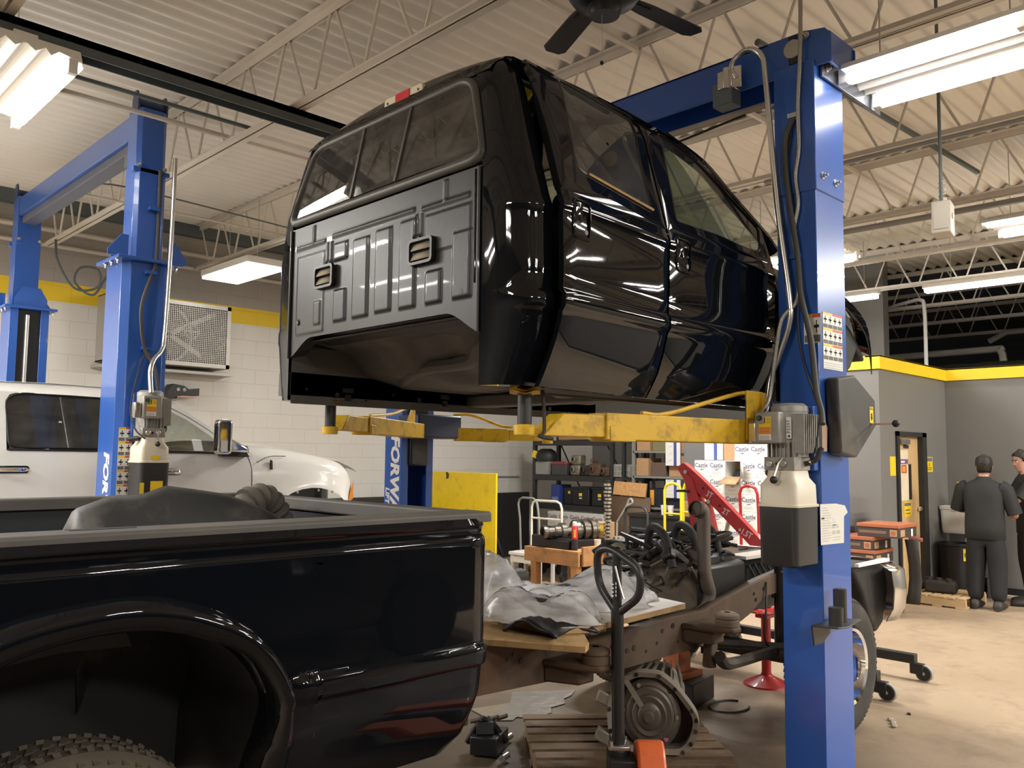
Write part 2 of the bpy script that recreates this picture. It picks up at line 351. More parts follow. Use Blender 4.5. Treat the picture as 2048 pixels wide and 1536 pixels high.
# ---------- light fixtures ----------
LIT = EMIT('lit_tube', LAMP, TUBE); LENS = EMIT('lit_lens', LAMP, 5.0)
REFL = M('reflector_enamel', (0.82, 0.80, 0.75), 0.25, var=0.03)
def open_fixture(label, x, y, z, ln=1.22, half=0.30, sub='ceiling_light', tx=0.25):
    t = thing(sub, label, 'light', (x, y, z), 'open two-tube ceiling fixtures')
    m = MB().bx(x - 0.06, x + 0.06, y - ln / 2, y + ln / 2, z + 0.05, z + 0.11, REFL)
    prof = [(-half, 0.0), (-half + 0.01, 0.03), (-0.17, 0.055), (-0.13, 0.02), (-0.10, 0.055), (-0.05, 0.02), (0, 0.055), (0.05, 0.02), (0.10, 0.055), (0.13, 0.02), (0.17, 0.055), (half - 0.01, 0.03), (half, 0.0)]
    m.grid([[(x + a, yy, z + b) for a, b in prof] for yy in (y - ln / 2, y + ln / 2)], REFL)
    for yy in (y - ln / 2, y + ln / 2): m.prism([(a, b) for a, b in prof] + [(half - 0.02, 0.09), (-half + 0.02, 0.09)], (x, yy - 0.004, z), X_, Z_, (0, 0.008, 0), REFL)
    m.build('reflector', t, ang=25)
    for s in (-1, 1):
        MB().cyl((x + s * tx, y - ln / 2 + 0.06, z - 0.012), (x + s * tx, y + ln / 2 - 0.06, z - 0.012), 0.030, LIT, 12).build('tube', t)
        for yy in (y - ln / 2 + 0.03, y + ln / 2 - 0.03): MB().box((x + s * tx, yy, z + 0.0), (0.05, 0.045, 0.08), WHT).build('lamp_holder', t, bevel=0.004)
    for yy in (y - ln * 0.35, y + ln * 0.35): MB().cyl((x, yy, z + 0.1), (x, yy, 4.69), 0.004, STEEL, 5).build('hanger', t)
    return t
def wrap_fixture(label, x, y, z, ln=1.22, wd=0.5):
    t = thing('ceiling_light', label, 'light', (x, y, z))
    MB().bx(x - wd / 2, x + wd / 2, y - ln / 2, y + ln / 2, z + 0.02, z + 0.10, REFL).build('housing', t, bevel=0.006)
    MB().bx(x - wd / 2 + 0.012, x + wd / 2 - 0.012, y - ln / 2 + 0.012, y + ln / 2 - 0.012, z - 0.012, z + 0.021, LENS).build('lens', t, bevel=0.006)
    for yy in (y - ln * 0.3, y + ln * 0.3): MB().cyl((x, yy, z + 0.1), (x, yy, 4.69), 0.004, STEEL, 5).build('hanger', t)
    return t
def strip_fixture(label, x, y, z, ln=1.22):
    t = thing('ceiling_light', label, 'light', (x, y, z), 'bare strip lights over the office wall')
    MB().bx(x - 0.055, x + 0.055, y - ln / 2, y + ln / 2, z + 0.03, z + 0.09, REFL).build('housing', t, bevel=0.005)
    for s in (-1, 1): MB().cyl((x + s * 0.035, y - ln / 2 + 0.03, z), (x + s * 0.035, y + ln / 2 - 0.03, z), 0.028, LIT, 10).build('tube', t)
    for yy in (y - ln * 0.35, y + ln * 0.35): MB().cyl((x, yy, z + 0.09), (x, yy, 4.69), 0.004, STEEL, 5).build('hanger', t)
    return t
open_fixture('two-tube light fixture mounted beside the top of the blue post carrying the pump', 4.50, 1.465, 3.715, 0.90, 0.32, 'ceiling_light', 0.215)
EP = MB().bx(4.10, 4.83, 1.918, 1.932, 3.675, 3.80, M('end_plate_steel', (0.22, 0.24, 0.30), 0.22, 0.8))
EP.build('end_plate', [o for o in bpy.data.objects if o.name == 'ceiling_light'][0], bevel=0.002)
open_fixture('two-tube light fixture with ridged reflector hanging over the dark steel channel', 1.20, 5.70, 3.88)
wrap_fixture('white box light with glowing lens hanging high above the caged wall fan', 4.72, 9.55, 3.85)
open_fixture('two-tube light fixture beyond the hanging outlet box, cut by the picture edge', 8.85, 1.9, 3.9)
open_fixture('two-tube light fixture half hidden behind the blue lift post below the outlet box', 8.85, 4.5, 3.9)
strip_fixture('long strip light above the yellow-capped office wall', 11.58, 2.95, 3.9, 2.3)
strip_fixture('short lit strip light just above the lifted fender', 11.5, 5.3, 3.9, 1.3)
def roof_extras():
    # ceiling fan: blades at rest
    fx, fy, fz = 3.17, 2.61, 3.90
    t = thing('ceiling_fan', 'dark ceiling fan with a pull chain above the lifted cab', 'fan', (fx, fy, fz))
    dk = M('fan_bronze', (0.02, 0.02, 0.022), 0.35, 0.4); bl = M('fan_blade', (0.022, 0.022, 0.026), 0.5, var=0.2)
    MB().lathe([(0.0, 0.0), (0.075, 0.0), (0.085, 0.02), (0.085, 0.05), (0.16, 0.075), (0.185, 0.11), (0.185, 0.16), (0.13, 0.20), (0.05, 0.22), (0, 0.22)], (fx, fy, fz), Z_, dk, 32).build('motor', t)
    MB().cyl((fx, fy, fz + 0.2), (fx, fy, 4.72), 0.014, dk, 10).build('downrod', t)
    ang0 = 0.42
    for k in range(5):
        a = -0.12 + k * 2 * math.pi / 5; d = V((math.cos(a), math.sin(a), 0)); s = V((-math.sin(a), math.cos(a), 0.12)).normalized()
        o = V((fx, fy, fz + 0.13)); n = d.cross(s) * 0.010
        MB().prism([(0.20, -0.05), (0.30, -0.062), (0.66, -0.068), (0.70, -0.04), (0.70, 0.04), (0.66, 0.068), (0.30, 0.062), (0.20, 0.05)], o, d, s, n, bl).build('blade', t, bevel=0.003)
        MB().prism([(0.12, -0.02), (0.30, -0.035), (0.30, 0.035), (0.12, 0.02)], o - n * 0.6, d, s, n * 0.5, dk).build('blade_arm', t)
    MB().tube([(fx - 0.02, fy, fz + 0.01), (fx - 0.02, fy, fz - 0.24)], 0.0018, STEEL, 5).sphere((fx - 0.02, fy, fz - 0.25), 0.011, dk, 8).build('pull_chain', t)
    # hanging outlet box
    bx_, by_, bz_ = 5.62, 1.86, 3.11
    t = thing('outlet_box', 'cream electrical box hanging on a cord from the ceiling', 'outlet', (bx_, by_, bz_))
    cr = M('cream_enamel', (0.66, 0.60, 0.50), 0.45)
    T = Matrix.Translation((bx_, by_, bz_)) @ Matrix.Rotation(R(8), 4, 'Z') @ Matrix.Rotation(R(4), 4, 'Y')
    MB(T).box((0, 0, 0.105), (0.13, 0.11, 0.21), cr).build('box', t, bevel=0.006)
    MB(T).box((-0.067, 0, 0.105), (0.008, 0.085, 0.16), cr).cyl((0.0, -0.056, 0.12), (0.0, -0.06, 0.12), 0.02, STEEL, 12).build('cover', t, bevel=0.003)
    MB(T).cyl((0, 0, 0.21), (0, 0, 0.245), 0.025, cr, 12).build('strain_relief', t)
    sp = MB(); sp.tube([(bx_ + 0.02 * math.cos(k), by_ + 0.02 * math.sin(k), 3.355 + 0.0045 * k) for k in [j * 0.5 for j in range(50)]], 0.003, STEEL, 5); sp.build('spring', t)
    MB().tube([(bx_ - 0.015, by_, 3.33), (bx_ - 0.01, by_, 3.7), (bx_, by_, 4.69)], 0.011, DARKST, 8).build('cord', t)
    # light coloured conduits along the wall and roof
    lp = M('painted_pipe', (0.55, 0.51, 0.45), 0.45)
    def pipe(label, pts, r, m=lp, name='conduit', res=0):
        return tag(MB().tube(pts, r, m, 8, res).build(name), label, 'pipe')
    pipe('painted pipe along the block wall, upper of the pair under the dark ledger', [(-2, 10.9, 4.30), (12.9, 10.9, 4.30)], 0.03)
    pipe('painted pipe along the block wall, lower of the pair above the yellow stripe', [(-2, 10.93, 4.12), (12.9, 10.93, 4.12)], 0.025)
    pipe('thin conduit crossing the joists behind the tall blue post', [(2.5, 8.3, 4.07), (4.9, 8.3, 4.07)], 0.012)
    pipe('painted pipe crossing just in front of the top of the left blue lift', [(-1.5, 6.0, 4.08), (2.8, 6.0, 4.08)], 0.018)
    pipe('grey conduit crossing in front of the forked top of the left blue lift', [(-1.5, 5.85, 4.14), (3.0, 5.85, 4.14)], 0.016, DARKST)
    pipe('thin dark wire sagging below the roof deck behind the left lift', [(2.5, 8.0, 4.11), (3.0, 8.0, 4.13), (5.2, 8.0, 4.05)], 0.008, DARKST, 'wire', 4)
    pipe('grey conduit hung on the joists past the short blue fixture bracket', [(6.55, -3.0, 4.07), (6.55, 3.6, 4.07)], 0.022, M('grey_conduit', (0.30, 0.29, 0.27), 0.45))
    pipe('long grey conduit rail behind the hanging outlet box', [(8.42, -3.0, 4.02), (8.42, 4.0, 4.02)], 0.03, M('steel_rail', (0.26, 0.26, 0.25), 0.35, 0.5))
    pipe('dark grey diagonal pipe under the deck beside the hanging outlet box', [(5.2, 2.9, 4.6), (9.2, 2.7, 4.6)], 0.025, DARKST)
    pipe('white conduit bending down to the yellow cap of the office wall', [(14.0, 5.6, 4.15), (13.6, 5.0, 4.15), (13.42, 4.8, 4.12), (13.35, 4.72, 3.95), (13.3, 4.7, 2.9)], 0.028, WHT, res=4)
    pipe('white pipe under the dark far roof over the office', [(16.6, 8, 3.62), (16.3, 4.8, 3.62), (16.2, 4.5, 3.58), (16.2, 4.45, 3.35)], 0.06, M('white_pvc', (0.6, 0.56, 0.5), 0.4), res=3)
    pipe('short pale pipe under the dark roof at the picture edge', [(17.0, 4.9, 3.85), (17.0, 4.6, 4.0), (17.0, 1.5, 4.0)], 0.05, M('pale_pipe', (0.5, 0.48, 0.44), 0.4))
    pipe('thin black cable looped off the far joist end over the left lift', [(2.9, 10.5, 4.1), (2.92, 10.45, 3.85), (3.1, 10.4, 3.55), (3.35, 10.4, 3.6), (3.35, 10.4, 3.8), (3.15, 10.4, 3.8), (3.1, 10.4, 3.62), (3.3, 10.4, 3.5), (3.45, 10.4, 3.75)], 0.014, DARKST, 'cable', 6)
    fo = M('foil_duct', (0.62, 0.60, 0.57), 0.22, 0.95, var=0.1, sc=14, bump=1.0)
    tag(MB().tube([(15.4, y, 3.05) for y in [6.2 - 0.25 * k for k in range(34)]], lambda t: 0.26 + 0.012 * math.sin(t * 90), fo, 18).build('duct'), 'crinkled silver foil duct lying behind the yellow office wall cap', 'duct')
roof_extras()
# ================= LIFTS =================
LABW = M('sticker_white', (0.78, 0.77, 0.73), 0.55, var=0.04); LABY = M('sticker_yellow', (0.85, 0.60, 0.02), 0.5, var=0.05)
LABR = M('sticker_red', (0.62, 0.09, 0.03), 0.5, var=0.05); LABO = M('sticker_orange', (0.75, 0.36, 0.06), 0.5, var=0.05); INKG = M('ink_grey', (0.16, 0.16, 0.16), 0.7)
CREAM = M('cream_tank', (0.66, 0.60, 0.48), 0.45, var=0.08, sc=4, dirt=(0.35, 0.24, 0.14), dsc=3, damt=0.4)
TANK = M('tank_black', (0.03, 0.03, 0.03), 0.42, var=0.15)
DBLUE = M('dark_carriage_blue', (0.018, 0.035, 0.10), 0.4, var=0.1)  # darker blue of the carriages and pulley parts
GREASE = M('greasy_black', (0.012, 0.012, 0.013), 0.4, var=0.4, sc=12)
def column(x0, x1, yb, yo, z0, z1, parent, name='post'):
    # U channel with inward lips, closed back at yb, open side at yo
    s = 1 if yo > yb else -1; t = 0.008
    P = [(x0, yo - s * 0.0), (x0, yb), (x1, yb), (x1, yo), (x1 - 0.07, yo), (x1 - 0.07, yo - s * t), (x1 - t, yo - s * t), (x1 - t, yb + s * t), (x0 + t, yb + s * t), (x0 + t, yo - s * t), (x0 + 0.07, yo - s * t), (x0 + 0.07, yo)]
    if s < 0: P = P[::-1]
    return MB().prism(P, (0, 0, z0), X_, Y_, (0, 0, z1 - z0), BLUE).build(name, parent, bevel=0.006)
def power_unit(parent, T, papers):
    # local frame: x to the viewer's right, y out from the post, z up; origin on the post face at the tank's bottom
    u = MB(T).bx(-0.09, 0.09, 0.0, 0.05, 0.46, 0.78, BLUE).build('power_unit', parent, bevel=0.004)
    MB(T).loft([[(a, 0.145 + b, z) for a, b in rrect(w, d, 0.03)] for z, w, d in ((0.0, 0.175, 0.22), (0.01, 0.20, 0.235), (0.285, 0.205, 0.24))], TANK, caps=True).build('lower_tank', u)
    MB(T).loft([[(a, 0.145 + b, z) for a, b in rrect(w, d, 0.03)] for z, w, d in ((0.285, 0.215, 0.25), (0.295, 0.215, 0.25), (0.30, 0.20, 0.235), (0.39, 0.195, 0.23), (0.425, 0.15, 0.19), (0.46, 0.14, 0.18))], CREAM, caps=True).build('upper_tank', u, ang=50)
    v = MB(T).bx(-0.085, 0.075, 0.06, 0.225, 0.46, 0.525, ALU).cyl((-0.05, 0.22, 0.492), (-0.05, 0.245, 0.492), 0.018, ZINC, 12).cyl((-0.015, 0.22, 0.492), (-0.015, 0.232, 0.492), 0.008, INK, 10).cyl((0.022, 0.22, 0.492), (0.022, 0.24, 0.492), 0.017, STEEL, 12)
    v.build('valve_block', u, bevel=0.004)
    MB(T).tube([(0.02, 0.235, 0.52), (0.012, 0.262, 0.495), (0.0, 0.285, 0.43)], 0.006, ZINC, 6).sphere((0.0, 0.287, 0.415), 0.019, BLK, 12).build('lever', u)
    b = MB(T)
    for k in range(9): b.bx(0.055 + 0.0 * k, 0.118, 0.03 + k * 0.021, 0.036 + k * 0.021, 0.545, 0.735, ALU)
    for k in range(7): b.bx(-0.07 + k * 0.022, -0.064 + k * 0.022, 0.19, 0.215, 0.525, 0.60, ALU)
    b.cyl((0.0, 0.12, 0.525), (0.0, 0.12, 0.75), 0.088, ALU, 24); b.lathe([(0.0, 0.795), (0.07, 0.79), (0.088, 0.775), (0.09, 0.75)], T.inverted() @ (T @ V((0.0, 0.12, 0))), Z_, ALU, 24)
    b.build('motor', u)
    c = MB(T).bx(-0.105, 0.025, 0.19, 0.275, 0.59, 0.745, ALU); c.build('control_box', u, bevel=0.008)
    MB(T).cyl((-0.078, 0.27, 0.715), (-0.078, 0.285, 0.715), 0.013, BLK, 14).cyl((-0.078, 0.284, 0.715), (-0.078, 0.289, 0.715), 0.008, M('green_button', (0.02, 0.16, 0.12), 0.3), 12).build('start_button', u)
    s = MB(T); yf = 0.2762
    def r(x, z, w, h, m, o=0.0): s.rect((x, yf + o, z), X_, Z_, w, h, m)
    r(-0.082, 0.607, 0.066, 0.028, LABW); r(-0.082, 0.635, 0.066, 0.036, LABO); r(-0.082, 0.671, 0.066, 0.014, LABY); r(-0.058, 0.685, 0.042, 0.036, LABY)
    for k in range(4): r(-0.078, 0.640 + k * 0.008, 0.055, 0.003, LABR, 0.0004)
    for k in range(3): r(-0.078, 0.611 + k * 0.007, 0.052, 0.002, INKG, 0.0004)
    for k in range(4): r(-0.040, 0.690 + k * 0.007, 0.02, 0.002, INKG, 0.0004)
    r(-0.054, 0.688, 0.006, 0.030, INK, 0.0004)
    s.build('warning_label', u)
    if papers:
        q = MB(T).rect((0.030, 0.2125, 0.615), X_, Z_, 0.027, 0.105, LABW); q.text('P3397', (0.0435, 0.2135, 0.672), Z_, -X_, 0.026, INK); q.sphere((0.0435, 0.2125, 0.626), 0.006, INK, 8, (1, 0.1, 1)); q.build('number_tag', u)
    MB(T).bx(-0.155, -0.108, 0.20, 0.255, 0.59, 0.70, ZINC).build('junction_box', u, bevel=0.01, seg=3)
    MB(T).tube([(0.075, 0.12, 0.492), (0.10, 0.11, 0.50), (0.125, 0.09, 0.52), (0.135, 0.06, 0.57)], 0.013, RUB, 8, 4).build('hose', u)
    MB(T).cyl((0.07, 0.12, 0.49), (0.105, 0.11, 0.502), 0.012, M('brass', (0.55, 0.40, 0.16), 0.35, 0.8), 10).build('hose_fitting', u)
    MB(T).cyl((-0.125, 0.11, 0.445), (-0.075, 0.16, 0.455), 0.018, BLK, 12).build('filler_cap', u)
    return u
def chart(parent, o, u, v, cols, rows, cw, ch, tail=0.0):
    o, u, v = V(o), V(u), V(v); n = u.cross(v).normalized() * 0.0006; s = MB()
    W_, H_ = cols * cw, rows * ch + tail
    s.rect(o, u, v, W_, H_, LABW)
    for r in range(rows):
        for c in range(cols):
            b = o + u * (c * cw) + v * (tail + (rows - 1 - r) * ch)
            s.rect(b + n + v * (ch * 0.87) + u * 0.001, u, v, cw - 0.002, ch * 0.13, LABY if c < cols / 2 else LABR)
            s.rect(b + n + v * (ch * 0.04) + u * 0.003, u, v, cw - 0.006, ch * 0.24, INKG)
            s.rect(b + n + v * (ch * 0.52) + u * (cw * 0.2), u, v, cw * 0.6, ch * 0.10, INK)
            s.rect(b + n + v * (ch * 0.36) + u * (cw * 0.45), u, v, cw * 0.12, ch * 0.42, INK)
    for k in range(int(tail / 0.012)): s.rect(o + n + u * 0.006 + v * (0.006 + k * 0.012), u, v, W_ - 0.012, 0.003, M_GR)
    return s.build('instruction_chart', parent)
M_GR = M('print_grey', (0.50, 0.49, 0.46), 0.7)
def bolt(mb, p, d, r=0.014, m=ZINC):
    p, d = V(p), V(d).normalized(); mb.cyl(p, p + d * 0.004, r * 1.5, m, 12); mb.cyl(p + d * 0.004, p + d * 0.016, r, m, 6); mb.cyl(p + d * 0.016, p + d * 0.03, r * 0.55, m, 8)
def one_bolt(parent, p, d, r=0.014): b = MB(); bolt(b, p, d, r); return b.build('bolt', parent)
def pad_stack(arm, x, y, zt, h):
    MB().lathe([(0.0, zt - h - 0.04), (0.043, zt - h - 0.04), (0.045, zt - h), (0.034, zt - h + 0.002)], (x, y, 0), Z_, YEL, 18).build('cup', arm)
    MB().cyl((x, y, zt - h), (x, y, zt - 0.02), 0.030, TANK, 18).build('extension', arm)
    p = MB(); n = 28; rim = []
    for k in range(n):
        a = 2 * math.pi * k / n; r = 0.068 + 0.006 * math.cos(4 * a); rim.append((x + r * math.cos(a), y + r * math.sin(a), zt + 0.006 * math.cos(4 * a)))
    p.fan(rim, (x, y, zt - 0.012), YEL, 3); p.fan([(a, b, c - 0.012) for a, b, c in rim][::-1], (x, y, zt - 0.026), YEL, 1); p.build('pad', arm)
def lift_arm(parent, p0, p1, zb, zt, mid=0.45, w=0.12):
    a, b = V((*p0, (zb + zt) / 2)), V((*p1, (zb + zt) / 2)); d = (b - a).normalized(); m_ = a + (b - a) * mid; h = zt - zb; n = V((-d.y, d.x, 0))
    arm = MB().bar(a, m_, w, h, YEL).build('arm', parent, bevel=0.006)
    i = MB().prism([(0, -h * 0.40), (0, h * 0.40), ((b - m_).length - 0.13, h * 0.40), ((b - m_).length - 0.02, -h * 0.40)], m_ - d * 0.04 - n * (w * 0.42), d, Z_, n * w * 0.84, YEL); i.build('inner_arm', arm, bevel=0.005)
    MB().prism([(-0.02, -h * 0.54), (0.14, -h * 0.54), (0.14, h * 0.02), (0.07, h * 0.02), (-0.02, -h * 0.25)], m_ - d * 0.16 - n * (w * 0.53), d, Z_, n * w * 1.06, YEL).build('stop_plate', arm, bevel=0.004)
    return arm, a, d, n
def make_right_lift():
    t = thing('two_post_lift', 'blue two-post lift holding the black cab up on its yellow arms', 'vehicle lift', (4.2, 3.8, 0))
    p1 = column(4.05, 4.37, 1.945, 2.16, 0, 3.07, t); p2 = column(4.05, 4.37, 5.61, 5.39, 0, 3.07, t)
    e1 = MB().bx(4.043, 4.377, 1.938, 2.165, 3.065, 3.76, BLUE); e1.build('post_extension', t, bevel=0.007)
    e2 = MB().bx(4.043, 4.377, 5.385, 5.617, 3.065, 3.76, BLUE); e2.build('post_extension', t, bevel=0.007)
    for p, d in (((4.12, 1.938, 3.152), (0, -1, 0)), ((4.266, 1.938, 3.147), (0, -1, 0)), ((4.15, 1.917, 3.725), (0, -1, 0)), ((4.20, 1.917, 3.765), (0, -1, 0)), ((4.05, 1.98, 3.895), (-1, 0, 0))): one_bolt(t, p, d, 0.013)
    MB().prism([(1.85, 3.72), (1.85, 3.87), (1.885, 3.91), (2.0, 3.93), (5.6, 3.93), (5.7, 3.88), (5.7, 3.72)], (4.06, 0, 0), Y_, Z_, (0.012, 0, 0), BLUE).prism([(1.85, 3.72), (1.85, 3.87), (1.885, 3.91), (2.0, 3.93), (5.6, 3.93), (5.7, 3.88), (5.7, 3.72)], (4.34, 0, 0), Y_, Z_, (0.012, 0, 0), BLUE).bx(4.06, 4.35, 2.2, 5.5, 3.915, 3.928, BLUE).bx(4.07, 4.345, 1.86, 1.872, 3.72, 3.89, BLUE).build('overhead_beam', t, bevel=0.003)
    MB().bx(4.052, 4.06, 2.035, 2.08, 3.77, 3.92, GREASE).cyl((4.05, 2.057, 3.85), (4.075, 2.057, 3.85), 0.05, STEEL, 18).build('cable_pulley', t)
    MB().tube([(4.2, 2.3, 3.66), (4.2, 5.3, 3.66)], 0.02, M('bar_pad', (0.5, 0.42, 0.32), 0.6), 8).build('shutoff_bar', t)
    MB().tube([(4.16, 2.4, 3.62), (4.12, 3.2, 3.55), (4.16, 4.4, 3.62)], 0.007, BLK, 6, 6).build('shutoff_cable', t)
    MB().box((4.03, 2.44, 3.70), (0.10, 0.12, 0.13), DARKST).box((3.99, 2.38, 3.78), (0.012, 0.10, 0.12), ZINC, (0, 0, 25)).box((4.02, 2.42, 3.775), (0.09, 0.09, 0.10), ZINC).build('switch_box', t, bevel=0.004)
    MB().tube([(4.0, 2.36, 3.77), (3.99, 2.385, 3.83), (3.99, 2.35, 3.885), (3.99, 2.27, 3.90), (4.0, 2.205, 3.84), (4.0, 2.185, 3.70), (4.0, 2.13, 3.0), (4.0, 2.072, 2.52), (4.0, 2.075, 2.38), (4.0, 2.13, 2.23), (4.0, 2.185, 2.10), (3.96, 2.19, 1.93), (3.86, 2.185, 1.86)], 0.0155, ZINC, 12, 6).build('conduit', t)
    MB().tube([(4.02, 1.985, 4.68), (4.02, 1.995, 3.9), (4.03, 2.02, 3.54), (4.03, 2.02, 3.30), (4.03, 2.042, 3.15), (4.03, 2.03, 3.0), (4.03, 2.06, 2.84), (4.03, 2.037, 2.68), (4.02, 2.04, 2.50), (3.97, 2.10, 2.40), (3.97, 2.142, 2.2), (3.96, 2.17, 2.0), (3.86, 2.175, 1.90)], 0.011, M('flex_conduit', (0.40, 0.38, 0.34), 0.4, 0.7, var=0.5, sc=120), 10, 6).build('flexible_conduit', t)
    MB().tube([(4.03, 2.05, 3.46), (4.02, 2.088, 3.36), (4.02, 2.09, 3.2), (4.02, 2.072, 3.02), (4.02, 2.035, 2.75), (4.01, 2.013, 2.52), (3.98, 1.95, 2.28), (3.96, 1.918, 2.03), (3.95, 1.89, 1.93), (3.92, 1.87, 1.86)], 0.015, M('hose_grey', (0.06, 0.058, 0.05), 0.6), 10, 5).build('hydraulic_hose', t)
    MB().tube([(4.03, 2.06, 3.4), (4.03, 2.083, 3.2), (4.03, 2.047, 2.89), (4.03, 2.038, 2.6), (4.03, 2.043, 2.37), (4.03, 2.02, 2.19), (4.0, 1.945, 2.0), (3.95, 1.90, 1.9), (3.9, 1.895, 1.75), (3.9, 1.92, 1.70)], 0.005, BLK, 6, 5).build('black_cable', t)
    for z, y in ((3.485, 2.055), (2.735, 2.057)): MB().bx(4.035, 4.052, y - 0.03, y + 0.03, z - 0.012, z + 0.012, BLUE if z < 3 else ZINC).build('hose_clip', t)
    T = Matrix(((0, -1, 0, 4.05), (-1, 0, 0, 2.045), (0, 0, 1, 1.175), (0, 0, 0, 1)))
    power_unit(t, T, True)
    # latch cover and lever on the outer side
    cv = M('latch_cover', (0.035, 0.035, 0.034), 0.5, var=0.2, dirt=(0.14, 0.11, 0.08), dsc=2, damt=0.7)
    c = MB().prism([(4.10, 2.10), (4.30, 2.125), (4.545, 2.01), (4.55, 1.87), (4.30, 1.70), (4.12, 1.72)], (0, 1.94, 0), X_, Z_, (0, -0.07, 0), cv).build('latch_cover', t, bevel=0.012)
    MB().rect((4.46, 1.868, 1.885), X_, Z_, 0.045, 0.085, LABY).prism([(0, 0.01), (0.012, 0.03), (0.006, 0.03), (0.006, 0.05), (-0.006, 0.05), (-0.006, 0.03), (-0.012, 0.03)], (4.483, 1.867, 1.885), X_, Z_, (0, -0.001, 0), INK).rect((4.463, 1.8672, 1.955), X_, Z_, 0.038, 0.004, INK).rect((4.463, 1.8672, 1.963), X_, Z_, 0.03, 0.003, INK).build('caution_label', c)
    MB().cyl((4.48, 1.87, 1.878), (4.50, 1.76, 1.88), 0.006, ZINC, 8).sphere((4.502, 1.75, 1.88), 0.02, BLK, 12).build('release_lever', c)
    MB().prism([(0, 0), (0.05, 0.0), (0.06, 0.12), (0.035, 0.15), (0.0, 0.13)], (4.02, 1.925, 1.73), X_, Z_, (0, -0.004, 0), M('torn_card', (0.40, 0.26, 0.19), 0.8)).build('torn_tag', t)
    chart(t, (4.10, 1.9435, 2.15), X_, Z_, 4, 3, 0.055, 0.082, 0.045)
    chart(t, (4.0485, 2.02, 2.275), -Y_, Z_, 2, 1, 0.045, 0.15, 0.0)
    n = MB().face([(4.03, 1.9425, 1.27), (4.285, 1.9425, 1.265), (4.287, 1.94, 1.40), (4.31, 1.93, 1.42), (4.295, 1.938, 1.455), (4.20, 1.9425, 1.468), (4.028, 1.9425, 1.47)], PAPER)
    for k in range(14):
        n.rect((4.045, 1.9418, 1.285 + k * 0.0125), X_, Z_, 0.10 if k % 4 else 0.07, 0.004, M_GR); 
        if k > 5 or k < 2: n.rect((4.16, 1.9418, 1.285 + k * 0.0125), X_, Z_, 0.09, 0.004, M_GR)
    for k in range(4): n.rect((4.155 + (k % 2) * 0.05, 1.9418, 1.315 + (k // 2) * 0.03), X_, Z_, 0.038, 0.018, M_GR)
    n.rect((4.04, 1.9415, 1.395), X_, Z_, 0.03, 0.008, INK); n.build('taped_notice', t)
    # adapter holder
    h = MB().prism([(3.93, 0.80), (4.02, 0.80), (4.10, 0.84), (4.10, 0.90), (3.91, 0.90)], (0, 1.944, 0), X_, Z_, (0, -0.008, 0), TANK).prism([(3.90, 1.94), (4.16, 1.94), (4.24, 1.84), (4.0, 1.80), (3.93, 1.82)], (0, 0, 0.895), X_, Y_, (0, 0, 0.008), TANK).build('adapter_holder', t, bevel=0.003)
    MB().cyl((4.09, 1.88, 0.903), (4.09, 1.88, 1.06), 0.032, TANK, 18).cyl((4.09, 1.88, 1.056), (4.09, 1.88, 1.062), 0.026, BLK, 18).build('adapter', h)
    MB().cyl((4.0, 1.86, 0.903), (4.0, 1.86, 0.985), 0.034, TANK, 18).build('adapter', h)
    # carriages and arms
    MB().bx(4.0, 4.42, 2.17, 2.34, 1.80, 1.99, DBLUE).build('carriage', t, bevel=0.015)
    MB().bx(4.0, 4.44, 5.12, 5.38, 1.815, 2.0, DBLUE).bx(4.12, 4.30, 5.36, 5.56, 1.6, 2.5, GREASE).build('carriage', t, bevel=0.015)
    arm, a, d, n = lift_arm(t, (4.02, 2.27), (2.455, 2.44), 1.765, 1.885, 0.74)
    MB().prism([(2.20, 1.77), (2.34, 1.77), (2.34, 1.86), (2.31, 1.86), (2.31, 1.80), (2.24, 1.80), (2.24, 2.0), (2.32, 2.0), (2.32, 2.03), (2.20, 2.03)], (3.97, 0.0, 0), Y_, Z_, (0.07, 0, 0), YEL).build('yoke', arm, bevel=0.006)
    MB().tube([(3.15, 2.37, 1.895), (3.33, 2.35, 1.90), (3.85, 2.29, 2.02), (4.02, 2.27, 2.025)], 0.011, YEL, 8, 5).build('gear_rod', arm)
    MB().prism([(0, 0), (0.22, 0), (0.22, 0.16), (0.16, 0.25), (0, 0.25)], (3.83, 2.22, 1.785), X_, Z_, (0, 0.012, 0), YEL).build('yoke_plate', arm, bevel=0.004)
    pad_stack(arm, 2.455, 2.44, 1.965, 0.145)
    MB().tube([(2.52, 2.40, 1.965), (2.51, 2.38, 1.80), (2.49, 2.39, 1.775), (2.56, 2.38, 1.765)], 0.008, M('strap', (0.05, 0.035, 0.028), 0.8), 6, 3).build('strap', arm)
    arm, a, d, n = lift_arm(t, (4.02, 5.16), (2.55, 4.05), 1.815, 1.925, 0.72)
    pad_stack(arm, 2.55, 4.05, 1.985, 0.145)
    MB().tube([(3.1, 4.46, 1.935), (3.5, 4.77, 1.97), (3.8, 5.0, 2.03), (4.0, 5.13, 2.04)], 0.011, YEL, 8, 4).build('gear_rod', arm)
    MB().prism([(0, 0), (0.20, 0), (0.20, 0.22), (0.10, 0.22), (0.0, 0.12)], (3.80, 5.00, 1.815), V((0.8, 0.6, 0)), Z_, (0.006, -0.008, 0), YEL).build('yoke_plate', arm, bevel=0.004)
    arm, a, d, n = lift_arm(t, (4.42, 5.18), (5.10, 4.80), 1.80, 1.905, 0.55)
    pad_stack(arm, 5.10, 4.80, 1.93, 0.10)
    MB().tube([(4.42, 5.2, 2.01), (4.55, 5.12, 2.01), (4.75, 5.0, 1.93), (4.84, 4.95, 1.92)], 0.011, YEL, 8, 4).build('gear_rod', arm)
    arm, a, d, n = lift_arm(t, (4.40, 2.27), (5.05, 2.62), 1.765, 1.87, 0.55)
